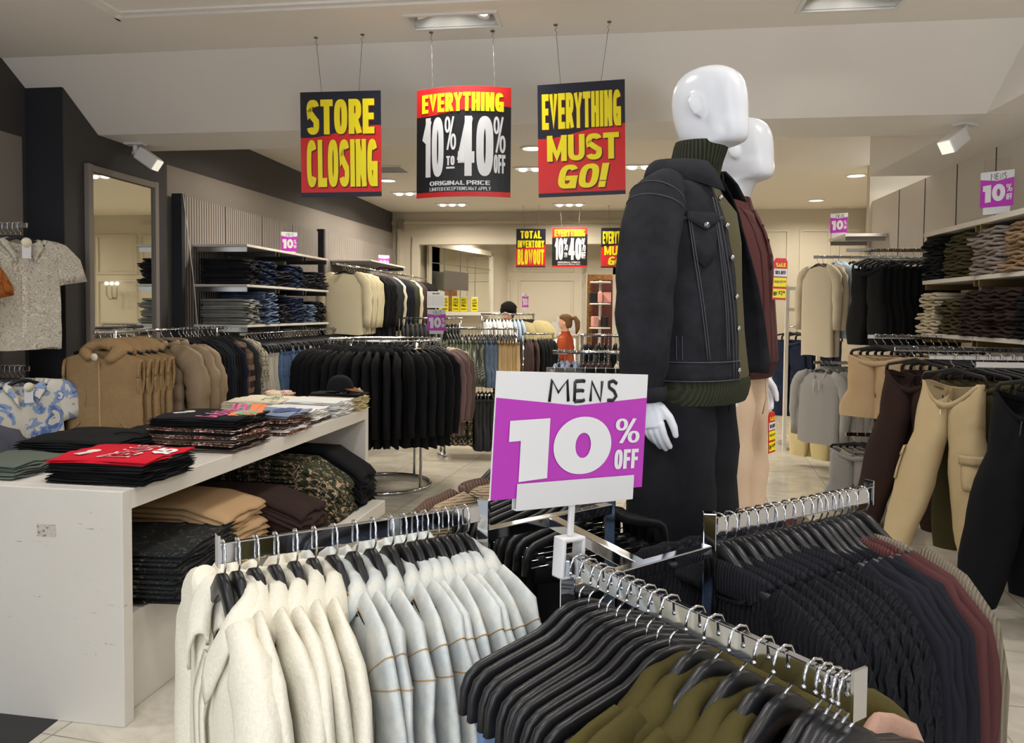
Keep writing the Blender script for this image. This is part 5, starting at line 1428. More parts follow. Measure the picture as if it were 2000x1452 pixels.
for s in (1, -1):
    P = arms[s]; pts, rad = [], []
    RX = [.055, .082, .090, .088, .082, .072, .060, .056]
    for k in range(len(P) - 1):
        for q in range(4):
            f = q / 4; pts.append(tuple((s if i == 0 else 1) * (P[k][i] + (P[k+1][i] - P[k][i]) * f) for i in range(3))); rr_ = RX[k] + (RX[k+1] - RX[k]) * f
            rad.append((rr_ * .84, rr_ * (.94 if s > 0 else .8)))
    pts.append((s * P[-1][0], P[-1][1], P[-1][2])); rad.append((RX[-1] * .86, RX[-1]))
    sl = MB().tube(pts, rad, 26, up=(1, 0, 0), cap=False); crumple_src = sl
    for i, v in enumerate(sl.v):
        k = .008 * noise.noise(Vector((v[0] * 9, v[1] * 9 + s, v[2] * 13))) + .004 * sin(v[2] * 46 + v[1] * 24) * (1 if .9 < v[2] < 1.25 else .3)
        sl.v[i] = (v[0] + k * s * .7, v[1] + k, v[2])
    so = link('sleeve', sl.mesh('sleeve', F['jacketdenim']), jk)
    cu = MB().tube([(s*P[-1][0] + 0, P[-1][1], .912), (s*P[-1][0], P[-1][1] + .002, .872)], [(.052, .062), (.050, .060)], 24, up=(1, 0, 0), cap=False).thicken(-.004); link('cuff', cu.mesh('cuff', F['jacketdenim']), so)
    st = MB()
    for q in (4, 5):
        c_ = sl.v[26 * q: 26 * (q + 1)]; g_ = sum((Vector(p) for p in c_), Vector()) / 26; P_ = [g_ + (Vector(p) - g_) * 1.012 for p in c_]; st.tube(P_ + [P_[0]], .0016, 5, cap=False)
    link('shoulder_seam', st.mesh('shoulder_seam', MT['darkthread']), so)
# collar, seams, pockets, buttons of the jacket
cm = MB(); rows = []
n = 40; A0, A1 = radians(38), 2 * pi - radians(44)
for i in range(n + 1):
    u = i / n; a = A0 + (A1 - A0) * u; e = abs(u - .5) * 2; ba = (1 - e)
    B0 = jpt(1.52, a, -.008); d = Vector((sin(a), cos(a) * .9, 0)).normalized()
    C1 = B0 + Vector((0, 0, .052 - .02 * e)) - d * .004; C2 = C1 + d * .014 + Vector((0, 0, .001))
    O = C2 + d * (.026 + .016 * e) + Vector((0, 0, -.046 - .026 * e)); tipk = max(0, e - .8) / .2
    O += Vector((0, .03 * tipk, -.022 * tipk))
    Mi = C2 * .5 + O * .5 + d * .006 + Vector((0, 0, .006))
    rows.append([tuple(q) for q in (B0, B0 * .4 + C1 * .6, C1, C2, C2 * .5 + Mi * .5 + d * .002, Mi, O)])
cm.loft(rows, False); cm.thicken(-.005); link('collar', cm.mesh('collar', F['jacketdenim']), jk)
st = MB()
def seam(pa, r=.0016):
    st.tube([jpt(z, a, .0075 + .0) for z, a in pa], r, 5)
def lerp_path(z0, a0, z1, a1, n=14): return [(z0 + (z1 - z0) * i / n, radians(a0 + (a1 - a0) * i / n)) for i in range(n + 1)]
for da in (0, 2.2):
    seam(lerp_path(1.385 - da * .002, 26, 1.375 - da * .002, 80)); seam(lerp_path(1.375, 34 + da, .985, 26 + da)); seam(lerp_path(1.375, 62 + da, .985, 47 + da)); seam(lerp_path(1.44, 32 + da * 1.6, .93, 15 + da * 1.8))
seam(lerp_path(.978, 10, .978, 120, 30)); seam(lerp_path(.925, 10, .925, 120, 30)); seam(lerp_path(1.05, 72, .985, 72)); seam(lerp_path(1.05, 77, .985, 77))
link('stitching', st.mesh('stitching', MT['darkthread']), jk)
fl = MB(); rows = []
for i in range(15):
    u = i / 14; a = radians(32 + 34 * u); dip = .052 - .03 * abs(u - .5) * 2
    rows.append([tuple(jpt(1.395 - dip * q, a, .010 + .003 * (q > .1))) for q in (0, .33, .66, 1)])
fl.loft(rows, False).thicken(-.004); pf = link('pocket_flap', fl.mesh('pocket_flap', F['jacketdenim']), jk)
pk = MB(); rows = []
for i in range(13):
    u = i / 12; a0, a1 = radians(34 + 30 * u), radians(40 + 20 * u); rows.append([tuple(jpt(1.372 - (.105 + .03 * (1 - abs(u - .5) * 2)) * q, a0 + (a1 - a0) * q, .0075)) for q in (0, .33, .66, 1)])
pk.loft(rows, False).thicken(-.002); link('chest_pocket', pk.mesh('chest_pocket', F['jacketdenim']), jk)
def button(z, a, off=.012, host=None):
    p = jpt(z, a, off); d = Vector((sin(a), cos(a), 0)); m = MB().cyl(p - d * .003, p + d * .0035, .0085, 16); m.cyl(p + d * .003, p + d * .0055, .005, 12)
    link('button', m.mesh('button', MT['steel']), host or jk)
button(1.355, radians(48), .016, pf)
for z in (1.44, 1.36, 1.27, 1.16, 1.07, .95): button(z, radians(12 + (z - .92) * 26), .010)
bh = MB()
for z in (1.32, 1.22, 1.12, 1.02):
    p = Vector(jrow(z)[-3]); bh.tube([p + Vector((0, .004, 0)), p + Vector((-.012, .006, .0))], .002, 5)
link('buttonholes', bh.mesh('buttonholes', MT['darkthread']), jk)

# rear mannequin: maroon striped knit polo, beige linen trousers
RM = (.435, 3.02, PZ)
r, arms = mannequin(RM, 'rear white mannequin in a maroon striped knit polo and beige trousers', False)
pb = shirt_body([(.885, .185, -.125, .14, 0), (.90, .195, -.13, .15, 0), (.94, .215, -.14, .165, 0), (1.05, .212, -.135, .155, 0), (1.2, .208, -.135, .145, 0), (1.33, .208, -.135, .135, 0), (1.42, .19, -.12, .11, 0), (1.47, .145, -.105, .085, 0), (1.505, .095, -.09, .072, 0), (1.53, .076, -.088, .066, 0), (1.55, .070, -.084, .060, 0)])
crumple(pb, .006, 8, 2, .6)
po = link('knit_polo', pb.mesh('knit_polo', F['polo']), r)
hb = shirt_body([(.93, .213, -.14, .163, 0), (.905, .20, -.134, .152, 0), (.875, .188, -.128, .143, 0)]); link('hem_rib', hb.mesh('hem_rib', fabric('maroon_hem_rib', (74, 42, 40), .05, 200, .6, wave=('X', 40, 1, .2), rnd=0)), po)
for s in (1, -1):
    P = arms[s]; sl = MB().tube([(s * p[0], p[1], p[2]) for p in P], [(.04, .05), (.066, .082), (.07, .085), (.07, .084), (.068, .08)], 20, up=(1, 0, 0), cap=False)
    link('sleeve', sl.mesh('sleeve', F['polo']), po)
cl = collar_mb(nw=.085, ny=.082, z0=1.515, crest=.03, flap=.05, point=.05, drop=.06, n=30, thick=.004); link('collar', cl.mesh('collar', F['polo']), po)
pl = MB().loft([[(-.016, y, z), (.016, y, z)] for z, y in ((1.28, .139), (1.33, .136), (1.38, .126), (1.42, .113), (1.46, .092), (1.50, .074))], False).thicken(.005); link('button_placket', pl.mesh('button_placket', F['polo']), po)
bt = MB()
for z, y in ((1.44, .103), (1.385, .125), (1.33, .136)): bt.cyl((0, y, z), (0, y + .008, z), .007, 12)
link('buttons', bt.mesh('buttons', F['brownpants']), po)
lj = leg_pants(.195, .105, .10, .095, .96, .80, .06, 0, 30, .11); crumple(lj, .008, 9, 4, .6); tr_ = link('linen_trousers', lj.mesh('linen_trousers', F['linen']), r)
sm = MB(); sm.tube([(.0, .132, .88), (.006, .138, .8), (.02, .128, .74)], .003, 5); link('fly', sm.mesh('fly', F['linen']), tr_)
# sale tags hung from the polo and the trousers
def price_tag(loc, rz, label, roll=0.0, price='$29.99', kind='10% OFF'):
    g = thing('price_tag', loc, 0, label, 'price tag', None, rot=(0, roll, rz))
    m = MB(); m.poly([(-.026, 0, 0), (.026, 0, 0), (.026, 0, .14), (.018, 0, .153), (-.018, 0, .153), (-.026, 0, .14)]); m.thicken(.001); link('card', m.mesh('card', MT['red']), g)
    m = MB().box((0, -.002, .10), (.048, .001, .028)); link('white_field', m.mesh('white_field', MT['card']), g)
    for z in (.065, .024): m = MB().box((0, -.002, z), (.048, .001, .033)); link('yellow_field', m.mesh('yellow_field', MT['yellow']), g)
    for body, a, b, c, d, mt in ((kind, -.02, .02, .093, .107, 'inkblack'), ('WAS ' + price, -.022, .022, .06, .071, 'inkblack'), ('NOW', -.022, -.008, .015, .030, 'inkblack'), (price[:3], -.004, .02, .016, .034, 'inkblack'), ('SALE', -.018, .018, .121, .135, 'yellow')):
        link('lettering', letters(body, a, b, c, d, -.0032, off=.02).mesh('lettering', MT[mt]), g)
    link('string', MB().tube([(0, 0, .15), (.0, .004, .165), (0, .012, .178)], .001, 5).mesh('string', MT['card']), g)
price_tag((.588, 2.93, 1.70), .15, 'red and yellow sale tag hanging at the maroon polo sleeve', .03)
price_tag((.575, 2.93, 1.135), .9, 'red and yellow sale tag hanging on the beige linen trousers', -.05, '$49.99')
far_box(-2.6, 6.95, 3.3, 'added far ceiling spotlight, unseen behind the STORE CLOSING sign', LAMP_FAR)  # lamp added to brighten the left wall, kept out of sight by the sign
# ------------------------------------------------------------------ mirror on the pier
mr = thing('wall_mirror', (XP + .008, 5.42, 0), 0, 'tall framed mirror on the dark pier at left', 'mirror')
m = MB().box((.012, 0, 1.53), (.012, .74, 2.16)); link('mirror_glass', m.mesh('mirror_glass', MT['mirror']), mr)
m = MB(); m.box((.02, -.395, 1.54), (.04, .05, 2.26)); m.box((.02, .395, 1.54), (.04, .05, 2.26)); m.box((.02, 0, 2.64), (.04, .74, .05)); m.box((.02, 0, .435), (.04, .74, .05))
bev(link('frame', m.mesh('frame', MT['taupe']), mr), .006)

# ------------------------------------------------------------------ left wall fixture: grooved panels, three levels of shelves
for y0, y1, zt, nm in ((6.14, 9.19, 2.62, 'near'), (9.32, 12.5, 2.66, 'far')):
    n = 4; d = (y1 - y0) / n
    for i in range(n):
        o = link('grooved_panel', MB().box((0, 0, zt / 2), (.04, d - .006, zt)).mesh('grooved_panel', MT['slat']), None, (XP + .03, y0 + d * (i + .5), 0))
        tag(o, f'grooved taupe wall panel, {ORD[i]} of the {nm} left wall fixture', 'wall panel', 'grooved wall panels')
    o = link('panel_end', MB().box((0, 0, zt / 2), (.09, .05, zt)).mesh('panel_end', MT['darker']), None, (XP + .05, y0 - .03, 0)); tag(o, f'dark upright at the near edge of the {nm} left wall fixture', 'upright')
o = link('hanging_cable', MB().tube([(0, 0, 2.62), (.02, .12, 1.9), (.03, .25, .9), (.03, .3, .02)], .004, 6).mesh('hanging_cable', MT['white']), None, (XP + .1, 6.10, 0)); tag(o, 'thin white cable hanging beside the left wall fixture', 'cable')
def shelf(x0, x1, y0, y1, z, th, label, group, mat='offwhite', brackets=True, name='wall_shelf', lip=None):
    r = thing(name, ((x0 + x1) / 2, (y0 + y1) / 2, z), 0, label, 'shelf', group)
    m = MB().box((0, 0, -th / 2), (x1 - x0, y1 - y0, th)); bev(link('board', m.mesh('board', MT[mat]), r), .002)
    if brackets:
        for s in (-1, 1):
            m = MB().box((0, s * ((y1 - y0) / 2 - .03), -th - .02), ((x1 - x0) * .94, .01, .045)); link('bracket', m.mesh('bracket', MT[brackets if isinstance(brackets, str) else 'steel']), r)
    return r
for lv, z in (('top', 2.215), ('middle', 1.865), ('bottom', 1.51)):
    for i in range(3): shelf(XP + .05, -3.20, 6.34 + .64 * i, 6.975 + .64 * i, z, .022, f'{ORD[i]} board of the {lv} shelf on the left wall', 'left wall shelves')
shelf(XP + .05, -3.15, 9.6, 11.2, 2.30, .022, 'far shelf board over the jackets on the left wall', 'left wall shelves')
JM = {}
def jean(mt, seed):
    k = (mt, seed)
    if k not in JM: JM[k] = folded_jean(.29, .44, .042, seed).mesh('folded_jeans', F[mt])
    return JM[k]
def jean_pile(x, y, z, n, mats, desc, where, group, rz=pi / 2, h=.036, name='folded_jeans', cat='folded jeans'):
    return stack((x, y), z, [mats[i % len(mats)] for i in range(n)], h, 0, 0, desc, where, group, rz, name, cat, maker=jean, jit=.016, seeds=6)
for i, (n, mt, ds) in enumerate(((6, 'jeansblack', 'black jeans'), (6, 'jeansdark', 'dark indigo jeans'), (4, 'jeansblack', 'black jeans'), (6, 'jeansdark', 'dark indigo jeans'), (4, 'jeansblack', 'black jeans'), (5, 'jeansblack', 'black jeans'))):
    jean_pile(-3.43, 6.50 + .318 * i, 1.866, n, [mt], ds, f'of the {ORD[i]} pile on the middle left shelf', 'jeans on the middle left shelf')
for i, (n, mt, ds) in enumerate(((6, 'jeansgrey', 'grey jeans'), (8, 'jeansfade', 'faded indigo jeans'), (5, 'jeansblack', 'black jeans'), (7, 'jeansdark', 'dark indigo jeans'), (5, 'jeansfade', 'faded blue jeans'), (6, 'jeansblack', 'black jeans'))):
    jean_pile(-3.43, 6.50 + .318 * i, 1.511, n, [mt], ds, f'of the {ORD[i]} pile on the bottom left shelf', 'jeans on the bottom left shelf')

# ------------------------------------------------------------------ shared far garments
def fv(mat, n=2, extra=None, **kw):
    out = []
    for i in range(n):
        b = top_body(seed=i + 3, **kw).mesh('garment', F[mat]); out.append([('body', b)] + [(nm, me) for nm, me in (extra(i) if extra else [])])
    return out
def one(mat, n=2, **kw): return [top_body(seed=i + 5, na=22, nv=9, **kw).mesh('garment', F[mat]) for i in range(n)]
def fpants(mat, n=2, wb=True, **kw):
    out = []
    for i in range(n):
        p = [('legs', pants_body(seed=i + 2, **kw).mesh('legs', F[mat]))]
        if wb: p.append(('waistband', waistband_mb(kw.get('w', .185) * 1.012, kw.get('t', .022) * .85, kw.get('z0', -.18) + .004, .036, kw.get('sag', .03)).mesh('waistband', F[mat])))
        out.append(p)
    return out
def rail(a, b, label, name='clothes_rail', posts=(), r=.0125, flat=False, cat='clothes rail', post_to=0.0, mat='chrome', foot=.5):
    """a rail whose top is at the hanging height, on posts that reach the floor (or brackets)"""
    a, b = Vector(a), Vector(b); d = b - a; t = thing(name, tuple(a), 0, label, cat)
    if flat:
        o = link('bar', MB().box((0, 0, 0), (d.length, .012, .03)).mesh('bar', MT[mat]), t, tuple(d / 2 + Vector((0, 0, -.015))), atan2(d.y, d.x)); bev(o, .002)
    else:
        m = MB().cyl(Vector((0, 0, -r)), d + Vector((0, 0, -r)), r, 14); link('bar', m.mesh('bar', MT[mat]), t)
    for f in posts:
        p = d * f; m = MB().cyl((p.x, p.y, -.01), (p.x, p.y, post_to - a.z + .002), .014, 12); link('post', m.mesh('post', MT[mat]), t)
        if post_to < .1:
            m = MB().box((p.x, p.y, .02 - a.z), (.05, foot, .03) if abs(d.x) > abs(d.y) else (foot, .05, .03)); bev(link('foot', m.mesh('foot', MT[mat]), t), .004)
    return t

# vests, puffers and dark jackets on the rack before the mirror
rail((-3.35, 4.56, 1.50), (-3.35, 6.20, 1.50), 'straight chrome rack of vests and puffers before the mirror', posts=(.12, .93))
FC = (0, -1, 0)
def vest(seed):
    b = top_body(hw=.265, L=.62, t=.045, zs=-.13, slope=.30, sleeve=None, na=40, nv=22, seed=seed, fold=.006, flare=.04, drop=.06, neckw=.09, quilt=0)
    for i, (x, y, z) in enumerate(b.v):
        q = .012 * sum(math.exp(-((z + zz) / .012) ** 2) for zz in (.37, .52)); k = .006 * noise.noise(Vector((x * 12 + seed, y * 12, z * 12)))
        b.v[i] = (x + k, y * (1 - q * 14) + k, z)
    parts = [('body', b.mesh('vest_body', F['sherpa'])), ('hood', hood_mb(.05, .08, 24, seed).warp(lambda p: Vector((p.x * 1.6, p.y * 1.6 + .01, p.z - .012))).mesh('hood', F['sherpa']))]
    z = MB().box((0, .047, -.46), (.008, .008, .5)); parts.append(('zip', z.mesh('zip', F['khaki'])))
    for s in (-1, 1):
        am = MB().tube([(s * (.255 + .006 * sin(a)), .036 * cos(a), -.31 + .115 * sin(a)) for a in [2 * pi * k / 20 for k in range(21)]], .011, 6); parts.append(('armhole_trim', am.mesh('armhole_trim', F['sherpa'])))
    pz = MB(); pz.tube([(.10, .048, -.40), (.10, .049, -.50)], .004, 5); pz.tube([(.14, .048, -.60), (.20, .045, -.66)], .006, 5); pz.tube([(-.14, .048, -.60), (-.20, .045, -.66)], .006, 5)
    parts.append(('pockets', pz.mesh('pockets', F['sherpa'])))
    return parts
vv = [vest(i) for i in (1, 2)]
row('fleece_vest', 'tan fleece hooded vest', 'vest', 'from the front of the rack before the mirror', (-3.35, 4.60, 1.5), (-3.31, 5.0, 1.5), 5, FC, vv, 'far_coat', 'tan fleece vests', rj=.06)
o = link('round_tag', MB().cyl((0, 0, 0), (0, -.004, 0), .024, 18).mesh('round_tag', F['creamtee']), None, (-3.345, 4.55, 1.33)); tag(o, 'round cream tag hanging at the neck of the front fleece vest', 'tag')
def puffer(seed):
    b = top_body(hw=.25, L=.62, t=.055, zs=-.12, slope=.30, na=40, nv=44, seed=seed, fold=.004, quilt=.125, sw=.085, sl=.56, st=.062, out=.09)
    return [('body', b.mesh('puffer_body', F['puffer'])), ('collar', rib_collar_mb(.10, .05, -.115, .075, .03, 26, .045).mesh('collar', F['puffer']))]
row('puffer_jacket', 'taupe puffer jacket', 'jacket', 'behind the fleece vests on the rack before the mirror', (-3.30, 5.04, 1.5), (-3.28, 5.40, 1.5), 3, FC, [puffer(1), puffer(2)], 'far_coat', 'taupe puffers', rj=.08)
row('dark_jacket', 'dark jacket', 'jacket', 'behind the puffers on the rack before the mirror', (-3.28, 5.42, 1.5), (-3.28, 5.80, 1.5), 7, FC, one('blackjersey', 2, hw=.25, L=.7) + one('darknavy', 1, hw=.25, L=.7) + one('forest', 1, hw=.25, L=.7), 'far_coat', 'dark jackets', rj=.08)
row('flannel_shirt', 'brown plaid overshirt', 'shirt', 'behind the dark jackets', (-3.27, 5.82, 1.5), (-3.27, 5.92, 1.5), 2, FC, one('plaid', 2, hw=.25, L=.72), 'far_coat', 'plaid overshirts', rj=.05)
row('grey_jacket', 'grey jacket', 'jacket', 'between the plaid and leaf print ones', (-3.26, 5.95, 1.5), (-3.26, 5.99, 1.5), 1, FC, one('greyblack', 1, hw=.25, L=.72), 'far_coat', 'grey jacket', lab='{d} {w}')
row('print_shirt', 'leaf print overshirt', 'shirt', 'at the far end of the rack before the mirror', (-3.25, 6.02, 1.5), (-3.25, 6.14, 1.5), 2, FC, one('mosscamo', 2, hw=.25, L=.76), 'far_coat', 'leaf print overshirts', rj=.04)

F['slate'] = fabric('slate_grey_twill', (84, 84, 94), .1, 260, .35)
# left face-outs by the entrance
FL = Vector((.94, -.34, 0)).normalized()
for z, nm in ((2.165, 'upper'), (1.285, 'lower')):
    rail((XL + .02, 4.30, z), (-3.585, 4.28, z), f'{nm} chrome bar of the left entrance wall', name='wall_bar', flat=True)
def camp_shirt(mat, seed, L=.66):
    b = top_body(hw=.25, L=L, t=.028, zs=-.115, slope=.24, sleeve='short', na=40, nv=22, seed=seed, fold=.007, flare=.03, drop=.09, neckw=.085, sw=.085, st=.03, out=.07)
    return [('body', b.mesh('shirt_body', F[mat])), ('collar', saddle_collar(-.115, .24, .085, .08, .028, .018, .05, .12, .03, .05, 150, 36, .003, seed).mesh('collar', F[mat])),
            ('front_placket', MB().box((0, .031, -.50), (.03, .003, L - .25)).mesh('front_placket', F[mat]))]
for k in range(7):
    x = -3.63 - .035 * k
    lab = 'cream floral camp shirt facing outward on the upper left wall bar' if k == 0 else f'cream floral camp shirt, {ORD[k]} from the front of the upper left bar'
    hang(('camp_shirt', lab), 'shirt', '', (x, 4.282, 2.165), FL, camp_shirt('floral', 1 + k % 3) if k < 3 else camp_shirt('floral', 2), None, 'far_coat', f'black hanger of the {ORD[k]} cream floral shirt on the upper left bar', 'cream floral shirts', .06)
for k in range(7):
    x = -3.63 - .035 * k
    lab = 'white and blue floral camp shirt facing outward on the lower left wall bar' if k == 0 else f'white and blue floral camp shirt, {ORD[k]} from the front of the lower left bar'
    hang(('camp_shirt', lab), 'shirt', '', (x, 4.282, 1.285), FL, camp_shirt('bluefloral', 1 + k % 2, .52), None, 'far_coat', f'black hanger of the {ORD[k]} white and blue shirt on the lower left bar', 'white and blue floral shirts', .06)
o = thing('paper_tag', (-3.55, 4.23, 1.99), 1.1, 'white paper tag at the neck of the front cream floral shirt', 'tag', None, [('card', MB().box((0, 0, 0), (.05, .003, .09)).mesh('card', MT['card'])), ('round_label', MB().cyl((0, -.003, .05), (0, .001, .05), .03, 16).mesh('round_label', F['creamtee']))])
o = thing('paper_tag', (-3.55, 4.23, 1.11), 1.1, 'white paper tag at the neck of the front white and blue shirt', 'tag', None, [('card', MB().box((0, 0, 0), (.05, .003, .09)).mesh('card', MT['card'])), ('round_label', MB().cyl((0, -.003, .05), (0, .001, .05), .03, 16).mesh('round_label', F['creamtee']))])
rail((XL + .02, 3.72, 2.05), (-3.60, 3.70, 2.05), 'chrome bar of rust shirts at the left edge', name='wall_bar', flat=True)
row('suede_shirt', 'rust suede shirt', 'shirt', 'from the wall at the left edge', (-3.86, 3.71, 2.05), (-3.62, 3.70, 2.05), 3, FL, [camp_shirt('rust', 3, .75)], 'far_coat', 'rust suede shirts')
rail((XL + .02, 3.78, 1.06), (-3.46, 3.78, 1.06), 'low chrome bar of grey jackets at the left edge', name='wall_bar', flat=True)
row('grey_jacket', 'slate grey jacket', 'jacket', 'from the wall at the lower left edge', (-3.8, 3.78, 1.06), (-3.5, 3.78, 1.06), 4, FL, one('slate', 2, hw=.24, L=.6, t=.03), 'far_coat', 'slate grey jackets')

# left wall: hanging jackets beyond the shelves, jeans under the shelves
rail((-3.15, 8.35, 2.18), (-3.15, 12.45, 2.18), 'long chrome rail of jackets along the left wall', name='wall_rail')
ROWS = [('ecru', 'ecru cotton jacket', 'jacket', 6, 8.92, 9.45, .72), ('blackjersey', 'washed black jacket', 'jacket', 5, 9.5, 10.0, .78), ('greyblack', 'charcoal jacket', 'jacket', 3, 10.02, 10.3, .78), ('creamtee', 'cream shirt', 'shirt', 1, 10.33, 10.42, .6),
        ('darknavy', 'navy denim jacket', 'jacket', 4, 10.45, 10.9, .66), ('olivetee', 'olive tee', 'shirt', 2, 10.95, 11.2, .7), ('creamtee', 'cream tee', 'shirt', 1, 11.22, 11.32, .7), ('brownsweat', 'brown sweatshirt', 'sweatshirt', 3, 11.35, 11.7, .7), ('blackjersey', 'black sweatshirt', 'sweatshirt', 4, 11.72, 12.35, .75)]
for mt, ds, ct, n, a, b, L in ROWS:
    row(ct + ('_garment' if ct == 'shirt' else ''), ds, ct, f'along the left wall {"next to the navy ones" if mt == "creamtee" and a < 11 else "rail past the shelves"}', (-3.15, a - .35, 2.18), (-3.15, b - .35, 2.18), n, FC, one(mt, 2, hw=.24, L=L, t=.035, sw=.062), 'far_coat', ds + 's on the left wall', rj=.12, far=True)
rail((-3.25, 6.3, 1.44), (-3.25, 8.85, 1.44), 'chrome rail of hanging jeans beneath the left shelves', name='wall_rail')
for mt, ds, n, a, b in (('jeanspale', 'pale jeans', 5, 6.4, 6.68), ('jeansblue', 'mid blue jeans', 10, 6.7, 7.36), ('jeanswhite', 'ecru jeans', 9, 7.4, 8.02), ('jeansblue', 'blue jeans', 2, 8.05, 8.2), ('jeansblack', 'black jeans', 8, 8.25, 8.82)):
    row('hanging_jeans', ds, 'jeans', 'beneath the left wall shelves' + (' beyond the ecru ones' if ds == 'blue jeans' else ''), (-3.25, a, 1.44), (-3.25, b, 1.44), n, FC, fpants(mt, 2, w=.19, L=1.02, t=.026, hem=.09), 'far_clip', ds + ' under the shelves', rj=.12, far=True)

# ------------------------------------------------------------------ round rack of black hoodies
RC, RR, RZ_ = Vector((-2.15, 6.97, 0)), .50, 1.385
rr_ = thing('round_clothes_rack', tuple(RC), 0, 'round chrome rack of black hoodies in the middle aisle', 'clothes rack')
def hoop(R, r, z, n=72): m = MB(); m.tube([(R * cos(2*pi*k/n), R * sin(2*pi*k/n), z) for k in range(n + 1)], r, 8, cap=False); return m
link('top_ring', hoop(RR, .012, RZ_ - .012).mesh('top_ring', MT['chrome']), rr_); link('inner_ring', hoop(RR - .05, .008, RZ_ - .012).mesh('inner_ring', MT['chrome']), rr_)
link('base_ring', hoop(.43, .014, .016).mesh('base_ring', MT['chrome']), rr_)
for k in range(4):
    a = pi / 4 + k * pi / 2 + .35; m = MB().cyl((.43 * cos(a), .43 * sin(a), .02), (.46 * cos(a), .46 * sin(a), RZ_ - .02), .014, 12); link('upright', m.mesh('upright', MT['chrome']), rr_)
bkh = fv('blackjersey', 3, lambda i: [('hood', hood_mb(.034, .06, 16, i).mesh('hood', F['blackjersey']))], hw=.25, L=.82, t=.03, sw=.06, sl=.66)
plainB = one('blackjersey', 2, hw=.25, L=.84, t=.03, sl=.66); mv = one('mauve', 1, hw=.25, L=.78, t=.03); tp = one('taupe', 2, hw=.25, L=.8, t=.03); sd = one('sand', 2, hw=.25, L=.82, t=.032)
MT['redink'] = plain('coral_print', (206, 74, 74), .7); MT['blueink'] = plain('pale_blue_print', (120, 140, 170), .7)
NR = 52
for k in range(NR):
    a = radians(-265 + 360 * k / NR); c, s = cos(a), sin(a); deg = degrees(a)
    p = (RC.x + RR * c, RC.y + RR * s, RZ_); face = Vector((-s, c, 0))
    if deg < -48: ds, ct, b = 'black hoodie', 'hoodie', bkh[k % 3]
    elif deg < -18: ds, ct, b = 'black crew sweatshirt', 'sweatshirt', plainB[k % 2]
    elif deg < -6: ds, ct, b = 'mauve sweatshirt', 'sweatshirt', mv[0]
    elif deg < 14: ds, ct, b = 'taupe sweatshirt', 'sweatshirt', tp[k % 2]
    elif deg < 40: ds, ct, b = 'sand sweatshirt', 'sweatshirt', sd[k % 2]
    else: ds, ct, b = 'dark sweatshirt', 'sweatshirt', plainB[k % 2]
    g = hang((ct, f'{ds}, {ORD[k] if k < len(ORD) else "last"} on the round rack, counted anticlockwise' if k < len(ORD) else f'{ds} at the back of the round rack, {ORD[k - len(ORD)]} of the unseen half'), ct, '', p, -face if False else face, b if isinstance(b, list) else (), None if isinstance(b, list) else b, 'far_coat',
             f'black hanger on the round rack, {ORD[k]} counted anticlockwise' if k < len(ORD) else f'black hanger at the back of the round rack, {ORD[k - len(ORD)]} there', 'tops on the round rack', .05)
    if ds == 'black hoodie' and -78 < deg < -50 and k % 2:
        ps = MB()
        for q in range(5): ps.join(letters('SEA', -.02, .02, 0, .03, 0, off=.04).warp(lambda v: Vector((.318, v.x * .9, -.38 - .05 * q + v.z))))
        link('sleeve_print', ps.mesh('sleeve_print', MT['redink']), g)

# ------------------------------------------------------------------ middle and far racks
rail((-2.02, 8.62, 1.46), (-1.12, 8.74, 1.46), 'straight chrome rack of striped shorts behind the round rack', posts=(.03, .97), foot=.2)
rail((-1.98, 8.46, .82), (-1.2, 8.52, .82), 'low chrome rail of camouflage shorts and grey jeans', posts=(.08, .92), name='clothes_rail', foot=.10)
FX = Vector((-.95, -.31, 0)).normalized()
def sh(mt, n=2, L=.5, **kw): return fpants(mt, n, w=.20, L=L, t=kw.pop('t', .032), z0=-.15, crotch=.30, hem=.13, spread=.02, sag=.02, **kw)
rj = .1
row('hanging_shorts', 'green and white striped shorts', 'shorts', 'from the left of the rack behind the hoodies', (-1.95, 8.63, 1.46), (-1.62, 8.67, 1.46), 9, FX, sh('greenstripe'), 'far_clip', 'green striped shorts', far=True)
row('hanging_shorts', 'grey pinstriped shorts', 'shorts', 'right of the green striped ones', (-1.61, 8.67, 1.46), (-1.52, 8.68, 1.46), 3, FX, sh('greystripe'), 'far_clip', 'grey striped shorts', far=True)
row('hanging_shorts', 'washed blue denim shorts', 'shorts', 'right of the grey pinstriped ones', (-1.51, 8.68, 1.46), (-1.38, 8.70, 1.46), 5, FX, sh('bluewash', L=.52), 'far_clip', 'blue denim shorts', far=True)
row('hanging_trousers', 'khaki trousers', 'trousers', 'right of the blue denim shorts', (-1.37, 8.70, 1.46), (-1.14, 8.74, 1.46), 7, FX, fpants('khaki', 2, w=.19, L=.92, t=.028, z0=-.16), 'far_clip', 'khaki trousers', far=True)
row('hanging_shorts', 'green camouflage shorts', 'shorts', 'on the low rail behind the round rack', (-1.9, 8.46, .82), (-1.62, 8.48, .82), 5, FX, sh('camo', L=.5), 'far_clip', 'camouflage shorts', far=True)
row('hanging_jeans', 'grey black jeans shorts', 'shorts', 'on the low rail right of the camouflage ones', (-1.6, 8.48, .82), (-1.25, 8.52, .82), 8, FX, sh('greyblack', L=.56), 'far_clip', 'grey jeans on the low rail', far=True)
rail((-2.85, 9.75, 1.56), (-2.0, 9.85, 1.56), 'chrome rack of black tops behind the round rack', posts=(.03, .97))
row('hanging_shirt', 'dark grey top', 'shirt', 'from the left of the rack behind the round one', (-2.8, 9.75, 1.56), (-2.3, 9.81, 1.56), 9, FX, one('greyblack', 2, hw=.23, L=.7), 'far_coat', 'dark tops behind', far=True)
